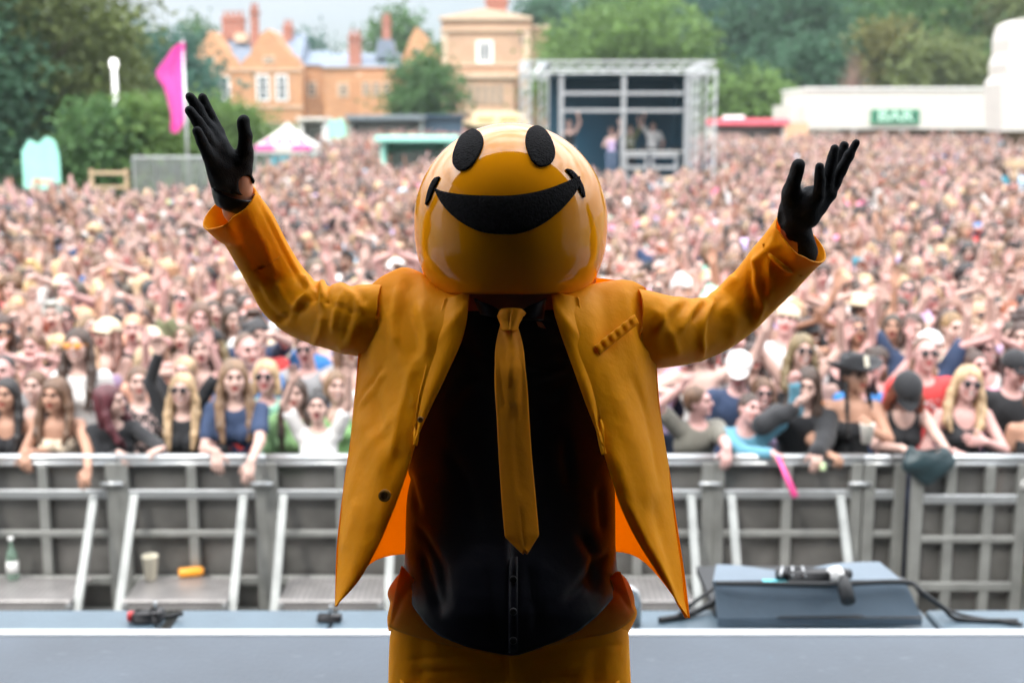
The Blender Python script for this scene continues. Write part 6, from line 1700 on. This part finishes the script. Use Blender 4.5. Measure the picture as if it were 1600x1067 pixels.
C_('man in white cap behind the grey shirted man', 1152, 548, 9.1, 'm', 'short', 'brown', 'rosy', 'tshirt', 'navy', hat='cap', hatc=(.70, .68, .66), head=(.35, 0, -.2), mouth='closed', group='people right behind the front row', lean=.1)
C_('laughing man with spectacles in denim shirt, one fist raised', 1172, 612, 8.62, 'm', 'short', 'dark brown', 'rosy', 'long', (.10, .28, .38), L=(1205, 708, 8.2, 'flat'), Rr=(1243, 606, 8.5, 'up'), mouth='smile', head=(-.2, .3, .25), lean=.25, curl=1.3)
C_('man with long dark hair in black jacket with hand on the rail', 1262, 572, 8.64, 'm', 'long', 'dark brown', 'fair', 'hoodie', 'black', L=(1240, 640, 8.4, 'upin'), Rr=(1276, 706, 8.16, 'rail'), mouth='closed', head=(.1, .1, -.3), lean=.15)
C_('woman in black cowboy hat and strapless black top holding a cup', 1332, 550, 8.64, hair='braid', hc='black', skin='tanned', top='bandeau', tc='black', hat='cowboy', L=(1290, 708, 8.25, 'flat'), Rr=(1358, 672, 8.25, 'hold'), mouth='closed', head=(-.05, 0, .35), lean=.1, curl=.8)
C_('woman in black cap looking down, auburn hair, black vest, arms forward', 1410, 586, 8.60, hair='wavy', hc='auburn', skin='fair', top='vest', tc='black', hat='cap', L=(1408, 700, 8.2, 'flat'), Rr=(1478, 700, 8.12, 'rail'), mouth='closed', head=(.75, 0, -.1), lean=.22)
C_('blonde curly haired woman with sunglasses in black camisole, right hand on chest', 1515, 572, 8.62, hair='wavy', hc='blonde', skin='rosy', top='cami', tc='black', glasses='aviator', L=(1490, 706, 8.3, 'flat'), Rr=(1540, 690, 8.3, 'chest'), mouth='smile', head=(-.1, .12, -.1), lean=.08, slim=1.05)
C_('man in black cap and black shirt at the right photo edge', 1585, 545, 8.95, 'm', 'short', 'black', 'rosy', 'tshirt', 'black', hat='cap', mouth='closed', head=(.2, 0, .3), group='people right behind the front row')
C_('bare shouldered woman with brown hair cut by the right photo edge', 1618, 598, 8.6, hair='pony', hc='brown', skin='tanned', top='bandeau', tc='black', mouth='smile')
C_('short haired man in red shirt with sunglasses behind the black cap woman', 1443, 524, 9.15, 'm', 'buzz', 'brown', 'rosy', 'tshirt', 'red', glasses='square', mouth='closed', group='people right behind the front row', topm=M_print_w)
C_('young man with black cropped hair at the left photo edge, second row', 8, 553, 9.05, 'm', 'buzz', 'black', 'rosy', 'tshirt', 'grey', mouth='closed', group='people right behind the front row')
C_('woman with brown hair between black haired woman and cream bandeau woman', 56, 578, 8.98, hair='pony', hc='brown', skin='fair', top='vest', tc='black', mouth='smile', group='people right behind the front row')
C_('woman with long dark hair and orange sunglasses in second row left', 124, 512, 9.35, hair='long', hc='dark brown', skin='fair', top='tshirt', tc='white', glasses='orange', mouth='smile', group='people right behind the front row')
C_('blue shirted man with cropped hair behind the navy print shirt woman', 384, 518, 9.4, 'm', 'buzz', 'brown', 'rosy', 'tshirt', 'blue', mouth='closed', head=(0, 0, .6), group='people right behind the front row')
C_('grinning woman with sunglasses beside the purple top, right of white cap', 1190, 590, 9.05, hair='bob', hc='brown', skin='rosy', top='vest', tc='lilac', glasses='square', mouth='smile', group='people right behind the front row')

b = MB(); 
for q in [x for x in COL.objects if x.name.startswith('hat') and x.data and x.data.name.startswith('cowboy')][:1]:
    V = []; n_ = 8
    for i in range(n_):
        for j in range(n_): a = .15 + .75 * i / (n_ - 1); z = .062 + .068 * j / (n_ - 1); r_ = np.interp(z, [.045, .075, .12, .142], [.094, .090, .084, .072]) + .003; V.append((r_ * math.sin(a), .02 - r_ * 1.12 * math.cos(a), z))
    b.add(V, [(i * n_ + j, (i + 1) * n_ + j, (i + 1) * n_ + j + 1, i * n_ + j + 1) for i in range(n_ - 1) for j in range(n_ - 1)]); b.build('hat_patch', M_patch, q, True)
# things held or hung at the rail
def hold_cup(p, label):
    b = MB(); b.lathe([(0, 0), (.034, 0), (.047, .125), (.049, .128), (.049, .133), (.045, .133), (.033, .008), (0, .008)], 20)
    tag(b.build('paper_cup', pbr('white_card', (.76, .74, .68), rough=.6, var=.04), None, True, p), label, 'cup')
hold_cup(P(1354, 692, 8.17), 'white paper cup held by the woman in the cowboy hat')
b = MB(); c = P(1445, 703, YR - .06); G = np.zeros((24, 30, 3))
for i in range(24):
    for j in range(30):
        a = 2 * math.pi * j / 29; s = i / 23; r_ = .10 * (.55 + .9 * math.sin(math.pi * min(1, s * .85 + .12)) ** .8) * (1 + .10 * math.sin(3 * a + s * 5))
        G[i, j] = (c.x + r_ * math.cos(a) * 1.15, c.y - .05 + r_ * .45 * math.sin(a), c.z + .02 - .21 * s + .02 * math.cos(a * 2))
o = sheet('handbag', G, pbr('black_nylon', (.015, .035, .042), rough=.45, var=.2, bump=.6, bscale=30), None, .003, noise=.006, nseed=2, nfreq=40, flip=-1); tag(o, 'crumpled black bag hanging over the rail from the black cap woman', 'bag')
b = MB(); p0 = P(1215, 712, YR - .08); p1 = P(1243, 776, YR - .22); b.tube([p0, p0.lerp(p1, .5) + Vector((-.004, 0, .01)), p1], [.016, .024, .030], 12, flat=.45)
tag(b.build('folded_fan', pbr('hot_pink_plastic', (.80, .07, .28), rough=.4), None, True), 'hot pink folded fan dangling below the rail from a hand', 'fan')
b = MB(); c = P(1286, 728, YR - .1); b.box((c.x - .018, c.y - .01, c.z - .03), (c.x + .018, c.y + .01, c.z + .02), .006)
tag(b.build('wrapper', pbr('lime_white_wrapper', (.62, .78, .45), rough=.4)), 'small lime and white wrapper held at the rail right of the denim shirt', 'wrapper')
b = MB(); c = P(1478, 706, YR - .10); b.box((c.x - .04, c.y - .006, c.z - .075), (c.x + .035, c.y + .006, c.z + .0), .004)
tag(b.build('phone', M_black), 'black phone held at the rail by the black cap woman', 'phone')
b = MB(); b.tube([P(388, 712, YR - .12) + Vector((0, 0, .0)), P(395, 716, YR - .1)], [.03, .03], 14, cap=False)

# ---- pose library for everybody else
def A(x, y, z, hd=(0, 0, 1), pn=(0, -1, 0), pole=None, s=1): return ((s * x, y, z), pole or (s * 1, .5, -.2), (s * hd[0], hd[1], hd[2]), (s * pn[0], pn[1], pn[2]))
def both(*a, **k): return {-1: A(*a, s=-1, **k), 1: A(*a, s=1, **k)}
POSES = [
    ('both arms raised', both(.12, -.10, .44)), ('both arms raised', both(.28, -.10, .36)), ('one arm raised', {1: A(.08, -.12, .46, s=1), -1: A(.06, -.30, -.20, s=-1, pole=(-.6, .2, -1), hd=(-.5, -.7, 0))}),
    ('one arm raised', {-1: A(.10, -.10, .45, s=-1), 1: A(.10, -.05, -.48, s=1, hd=(0, 0, -1))}), ('arms down', None), ('hands clasped at chest', both(-.09, -.30, -.13, hd=(-.3, -.4, .7), pn=(-1, 0, 0), pole=(0, .2, -1))),
    ('clapping overhead', both(-.13, -.20, .34, hd=(-.2, 0, 1), pn=(-1, 0, 0))), ('pointing forwards', {1: A(.0, -.44, .20, s=1, hd=(0, -1, .4), pn=(0, 0, -1)), -1: A(.10, -.05, -.48, s=-1, hd=(0, 0, -1))}),
    ('holding up a hand by the face', {-1: A(-.02, -.26, .10, s=-1, hd=(-.2, -.2, 1), pn=(0, 1, 0)), 1: A(.1, -.1, -.46, s=1, hd=(0, 0, -1))}), ('arms folded', both(-.12, -.24, -.20, hd=(-1, 0, 0), pn=(0, 1, 0), pole=(1, .3, -.8))), ('waving one arm', {1: A(.30, -.05, .34, s=1, hd=(.3, 0, 1)), -1: A(.05, -.32, -.05, s=-1, hd=(-.2, -.5, .6))})]
PROTO = []
mouths = ['smile', 'closed', 'open']
for i, (pn_, pa) in enumerate(POSES):
    for sex in ('f', 'm'):
        if sex == 'm' and i in (1, 8): continue
        G = figure(sex, random.uniform(-.03, .10), pa, (random.uniform(-.25, .05), random.uniform(-.12, .12), random.uniform(-.45, .45)), mouths[(i + (sex == 'm')) % 3], random.uniform(.92, 1.08), random.uniform(-.25, .25), random.uniform(.15, .6))
        V, Qd, Lb = body_mesh(G, .0095, None); bm_ = to_mesh('body_%d%s' % (i, sex), V, Qd, SKIN_MATS, Lb)
        tops = {}
        for st in (('tshirt', 'cami', 'bandeau', 'vest') if sex == 'f' else ('tshirt', 'loose', 'vest')):
            if st in ('vest', 'cami') and i % 2: continue
            V, Qd = top_mesh(G, st, .0125, i); tops[st] = [V, Qd, {}]
        V, Qd = legs_mesh(G, .02); lm = to_mesh('trousers_%d' % i, V, Qd, DENIM_M)
        PROTO.append(dict(G=G, body=bm_, tops=tops, legs=lm, pose=pn_, sex=sex))
def top_of(pr, st, m):
    V, Qd, d = pr['tops'][st]
    if m.name not in d: d[m.name] = to_mesh('top', V, Qd, m)
    return d[m.name]
ORD = ['zeroth', 'first', 'second', 'third', 'fourth', 'fifth', 'sixth', 'seventh', 'eighth', 'ninth', 'tenth', 'eleventh', 'twelfth', 'thirteenth', 'fourteenth', 'fifteenth', 'sixteenth', 'seventeenth', 'eighteenth', 'nineteenth', 'twentieth', 'twenty-first', 'twenty-second', 'twenty-third', 'twenty-fourth', 'twenty-fifth', 'twenty-sixth', 'twenty-seventh', 'twenty-eighth', 'twenty-ninth', 'thirtieth', 'thirty-first', 'thirty-second']
HS_F = [('long', 'long'), ('wavy', 'wavy'), ('pony', 'tied back'), ('bun', 'bunned'), ('bob', 'bobbed'), ('long', 'long'), ('long', 'long'), ('curly', 'curly')]
HS_M = [('short', 'short'), ('buzz', 'cropped'), ('quiff', 'quiffed'), ('short', 'short'), ('curly', 'curly')]
TN = {'tshirt': 'tee', 'cami': 'camisole', 'bandeau': 'strapless top', 'vest': 'vest', 'loose': 'baggy tee'}
def generic(x, Y, z, where, group, pr=None, face=0.0, r=random):
    if pr is None:
        sx_ = 'f' if r.random() < .66 else 'm'; c_ = [p for p in PROTO if p['sex'] == sx_]; pr = r.choices(c_, [.5 if p['pose'] in ('both arms raised', 'clapping overhead') else (.8 if 'one arm' in p['pose'] else 1.6) for p in c_])[0]
    f = pr['sex'] == 'f'
    hs, hn = r.choice(HS_F if f else HS_M); hcn = r.choice(['blonde', 'light brown', 'light brown', 'brown', 'brown', 'dark brown', 'dark brown', 'black', 'auburn'] + (['grey'] if not f else ['blonde']))
    st = r.choice(list(pr['tops'])); tcn = r.choice(['white', 'white', 'white', 'black', 'black', 'black', 'pink', 'pale blue', 'red', 'cream', 'navy', 'grey', 'teal', 'lilac', 'orange', 'blue', 'mint', 'olive', 'peach', 'peach', 'cream'])
    sk = r.choice(['pale', 'fair', 'fair', 'tanned', 'rosy', 'rosy'] + (['brown'] if r.random() < .3 else ['fair']))
    tm = M_print_w if (tcn in ('black', 'navy', 'olive') and st in ('tshirt', 'loose') and r.random() < .5) else (M_stripe if (tcn == 'white' and st == 'tshirt' and r.random() < .2) else CLOTH_M)
    ex = []; acc = ''
    q = r.random()
    if q < .28: ex.append(('sunglasses', GL[r.choice(['round', 'square', 'aviator'])], (1, 1, 1))); acc = 'sunglasses, '
    elif q < .36 and hs != 'bun':
        k_ = r.choice(['cap', 'capback', 'hat'] if f else ['cap', 'cap', 'capback']); hcx = r.choice([('black', (.014, .015, .018)), ('white', (.72, .70, .68)), ('cream', (.60, .50, .36))]); ex.append(('hat' if k_ == 'hat' else 'cap', HATS[k_], hcx[1])); acc = hcx[0] + (' hat, ' if k_ == 'hat' else ' cap, ')
    lab = '%s, %s %s hair, %s%s%s %s, %s' % ('woman' if f else 'man', hn, hcn, acc, {M_stripe: 'striped ', M_print_w: 'printed '}.get(tm, ''), tcn, TN[st], where)
    if len(' '.join(lab.split()).split()) > 16: lab = lab.replace('printed ', '').replace('striped ', '').replace(' baggy', '')
    if len(lab.split()) > 16: lab = lab.replace(hn + ' ', '', 1)
    if len(lab.split()) > 16: lab = lab.replace(' row back', ' row').replace(' strapless top', ' top')
    if len(lab.split()) > 16: lab = lab.replace('hair, ', 'hair ').replace('sunglasses', 'shades').replace(' from left', '').replace(' row', ' row')
    root = empty('person', (x, Y, z), ' '.join(lab.split()), 'person', group, rz=face); s_ = r.uniform(.93, 1.06) * (1.0 if f else 1.04); root.scale = (s_,) * 3
    sc_ = SKINS[sk]; v = r.uniform(.88, 1.1); leg = r.choice([(.05, .08, .15), (.02, .02, .025), (.35, .36, .38), (.10, .14, .22)])
    place_parts(root, pr['G'], pr['body'], top_of(pr, st, tm), None, pr['legs'], hair_me(hs, .0075), tuple(c * r.uniform(.85, 1.15) for c in HAIRS[hcn]), tuple(c * v for c in sc_), TOPS[tcn], leg, ex)
    return root
taken = [(o.location.x, o.location.y) for o in COL.objects if o.name.startswith('person')]
rr = random.Random(77); count = 0; Yrow = 9.05; row = 1; HIDDEN = []
while count < 262:
    half = .404 * Yrow * 1.03 + .25; n = int(2 * half / .44); off = rr.random() * .4; k = 0; slots = []
    for i in range(n + 1):
        x = -half + off + i * .44 + rr.uniform(-.09, .09); Y = Yrow + rr.uniform(-.10, .10)
        px, py = pix((x, Y, 1.55))
        if any(abs(x - a) < .36 and abs(Y - b_) < .36 for a, b_ in taken if True): continue
        if 585 < px < 1015 and py > 330 and not (py < 455 and (px < 640 or px > 960)): HIDDEN.append((x, Y)); continue
        slots.append((x, Y))
    for x, Y in slots:
        k += 1; count += 1
        if count > 268: break
        generic(x, Y, ground(x, Y), '%s row back, %s from left' % (ORD[row], ORD[min(k, 31)]), 'crowd in the rows behind the barrier', face=rr.uniform(-.25, .25) - x * .02, r=rr)
    Yrow += .42; row += 1
Y_END = Yrow - .1

# people on the far stage
for px, wh, d in ((889, 'standing at the left end of the far stage', 1.0), (956, 'left of the far stage centre post', .8), (985, 'behind the equipment table at centre of the far stage', 2.1), (1020, 'behind the equipment table at right of the far stage', 2.2)):
    x = P(px, 200, 38 + d).x; pr = [p for p in PROTO if p['pose'] in ('one arm raised', 'arms down') and p['sex'] == ('m' if px != 956 else 'f')][0 if px < 1000 else 1]
    o = generic(x, 38 + d, 1.705, wh, 'people on the far stage', pr, 0, rr)

# ---- the rest of the crowd: one mass of thousands, nobody could count it
def far_protos():
    colx = bpy.data.collections.new('crowd_kinds')
    mk = [pbr('crowd_skin', inst='skin_c', rough=.55, var=.06), pbr('crowd_lips', inst='skin_c', tint=(.8, .4, .4)), SKIN_MATS[2], SKIN_MATS[3], pbr('crowd_brow', inst='skin_c', tint=(.3, .25, .2)), SKIN_MATS[5],
          pbr('crowd_hair', inst='hair_c', rough=.5, var=.4, vscale=30, stretch=(1, 1, .15)), pbr('crowd_top', inst='top_c', rough=.85, var=.1, vscale=7), pbr('crowd_legs', inst='leg_c', rough=.9, var=.15)]
    hs_f = ['long', 'wavy', 'bob', 'pony', 'bun', 'curly']; hs_m = ['short', 'buzz', 'quiff']
    for i, pr in enumerate(PROTO):
        G = pr['G']; VV = []; FF = []; MM = []; o_ = 0
        V, Qd, Lb = body_mesh(G, .019, None)
        hv, hq = hair_mesh((hs_f if pr['sex'] == 'f' else hs_m)[i % (6 if pr['sex'] == 'f' else 3)], .015); hv = hv @ G['hr'].T + G['hc']
        st = 'tshirt' if i % 4 else list(pr['tops'])[-1]; tv, tq = top_mesh(G, st, .024, i); lv, lq = legs_mesh(G, .035)
        for v_, q_, m_ in ((V, Qd, Lb), (hv, hq, np.full(len(hq), 6)), (tv, tq, np.full(len(tq), 7)), (lv, lq, np.full(len(lq), 8))):
            VV.append(v_); FF.append(q_ + o_); MM.append(m_); o_ += len(v_)
        me = to_mesh('crowd_member_%02d' % i, np.concatenate(VV), np.concatenate(FF), mk, np.concatenate(MM))
        colx.objects.link(bpy.data.objects.new('crowd_member_%02d' % i, me))
    return colx
KW = np.array([.22 if p['pose'] in ('both arms raised', 'clapping overhead') else (.45 if 'one arm' in p['pose'] else (3.5 if p['pose'] == 'arms down' else 1.3)) for p in PROTO]); KW = KW / KW.sum()
def crowd_mass():
    pts = [(x, y) for x, y in HIDDEN]; r = np.random.default_rng(5)
    for yy in np.arange(9.0, Y_END, .46):          # the sides of the front rows, outside the frame
        for sx in (-1, 1):
            for k in range(6):
                xx = sx * (.404 * yy * 1.03 + .55 + k * .47) + r.uniform(-.1, .1); pts.append((xx, yy + r.uniform(-.12, .12)))
    y = Y_END + .15
    while y < 74:
        sp = .43 if y < 30 else (.50 if y < 50 else .58); half = .404 * y * 1.08 + 4.0; x = -half + r.random() * sp
        while x < half:
            xx = x + r.uniform(-.3, .3) * sp; yy = y + r.uniform(-.35, .35) * sp; px, _ = pix((xx, yy, 1.6 + ground(xx, yy)))
            ym = np.interp(px, [-200, 0, 110, 200, 330, 400, 470, 510, 560, 720, 1100, 1240, 1700], [27, 27.5, 28.5, 27, 29, 33, 44, 60, 73, 74, 63, 69, 69]) + r.normal() * .8
            ok = yy < ym and not (34.5 < yy < 43 and 806 < px < 1126) and not (40 < yy < 44.5 and 585 < px < 714) and not (45 < yy < 50 and 385 < px < 495) and not (yy > 53 and px > 1560) and not (64.5 < yy and 1105 < px < 1235) and not (31 < yy < 37 and px > 1570)
            if r.random() < .05 + .22 * max(0, math.sin(xx * .9 + 2 * math.sin(yy * .35)) * math.sin(yy * .8 + 1.5 * math.sin(xx * .4))) ** 2: ok = False
            if ok: pts.append((xx, yy))
            x += sp
        y += sp * .92
    n = len(pts); P_ = np.array([(x, y, ground(x, y) - .02) for x, y in pts], np.float32); print('crowd mass', n)
    me = bpy.data.meshes.new('crowd'); me.vertices.add(n); me.vertices.foreach_set('co', P_.ravel())
    def at(name, typ, arr, key):
        a = me.attributes.new(name, typ, 'POINT'); a.data.foreach_set(key, np.asarray(arr, np.float32 if typ != 'INT' else np.int32).ravel())
    rot = np.zeros((n, 3)); rot[:, 2] = r.normal(size=n) * .35 - P_[:, 0] * .01; at('rot_v', 'FLOAT_VECTOR', rot, 'vector')
    at('scl', 'FLOAT', r.uniform(.88, 1.10, n), 'value'); at('kind_i', 'INT', r.choice(len(PROTO), n, p=KW), 'value')
    def pick(tab, wts, jit):
        k = r.choice(len(tab), n, p=np.array(wts) / sum(wts)); c = np.array(tab)[k] * r.uniform(1 - jit, 1 + jit, (n, 1)); return np.concatenate([c, np.ones((n, 1))], 1)
    at('skin_c', 'FLOAT_COLOR', pick([tuple(q * .84 for q in c) for c in SKINS.values()], [3, 4, 2.5, 4, .7], .14), 'color')
    at('hair_c', 'FLOAT_COLOR', pick([HAIRS[k] for k in ('blonde', 'light brown', 'brown', 'dark brown', 'black', 'auburn', 'grey')], [2, 2.5, 5, 6, 4.5, .6, .6], .25), 'color')
    tn = ['white', 'black', 'pink', 'pale blue', 'red', 'cream', 'navy', 'grey', 'teal', 'lilac', 'orange', 'blue', 'mint', 'olive', 'peach', 'lime']
    at('top_c', 'FLOAT_COLOR', pick([TOPS[k] for k in tn], [10, 10, 2.4, 3.4, 2.6, 1.0, 4, 1.6, 2.0, 1.4, 1.2, 3, 1.0, 1, .4, .35], .2), 'color')
    at('leg_c', 'FLOAT_COLOR', pick([(.05, .08, .15), (.02, .02, .025), (.35, .36, .38)], [1, 1, 1], .2), 'color')
    o = link('crowd', me); tag(o, 'dense festival crowd filling the field back to the stalls', 'crowd', kind='stuff')
    ng = bpy.data.node_groups.new('crowd_spread', 'GeometryNodeTree'); ng.interface.new_socket('Geometry', in_out='INPUT', socket_type='NodeSocketGeometry'); ng.interface.new_socket('Geometry', in_out='OUTPUT', socket_type='NodeSocketGeometry')
    N = ng.nodes; L = ng.links; gi = N.new('NodeGroupInput'); go = N.new('NodeGroupOutput'); ci = N.new('GeometryNodeCollectionInfo'); ci.inputs['Collection'].default_value = far_protos(); ci.inputs['Separate Children'].default_value = True; ci.inputs['Reset Children'].default_value = True
    ip = N.new('GeometryNodeInstanceOnPoints'); ip.inputs['Pick Instance'].default_value = True
    def na(name, typ): a = N.new('GeometryNodeInputNamedAttribute'); a.data_type = typ; a.inputs['Name'].default_value = name; return a.outputs['Attribute']
    L.new(gi.outputs[0], ip.inputs['Points']); L.new(ci.outputs[0], ip.inputs['Instance']); L.new(na('kind_i', 'INT'), ip.inputs['Instance Index']); L.new(na('rot_v', 'FLOAT_VECTOR'), ip.inputs['Rotation']); L.new(na('scl', 'FLOAT'), ip.inputs['Scale']); L.new(ip.outputs[0], go.inputs[0])
    md = o.modifiers.new('spread', 'NODES'); md.node_group = ng
crowd_mass()
# ------------------------------------------------------------------ the air over the field
def haze():
    b = MB(); b.box((-150, -30, -1.0), (150, 190, 60)); m = bpy.data.materials.new('haze_air'); m.use_nodes = True; N, L = nodes_of(m); N.remove(N['Principled BSDF'])
    v = N.new('ShaderNodeVolumePrincipled'); v.inputs['Color'].default_value = (.78, .90, .94, 1); v.inputs['Density'].default_value = .0004; v.inputs['Anisotropy'].default_value = .2
    L.new(v.outputs[0], N['Material Output'].inputs['Volume']); o = b.build('haze', m); tag(o, kind='stuff')
haze()
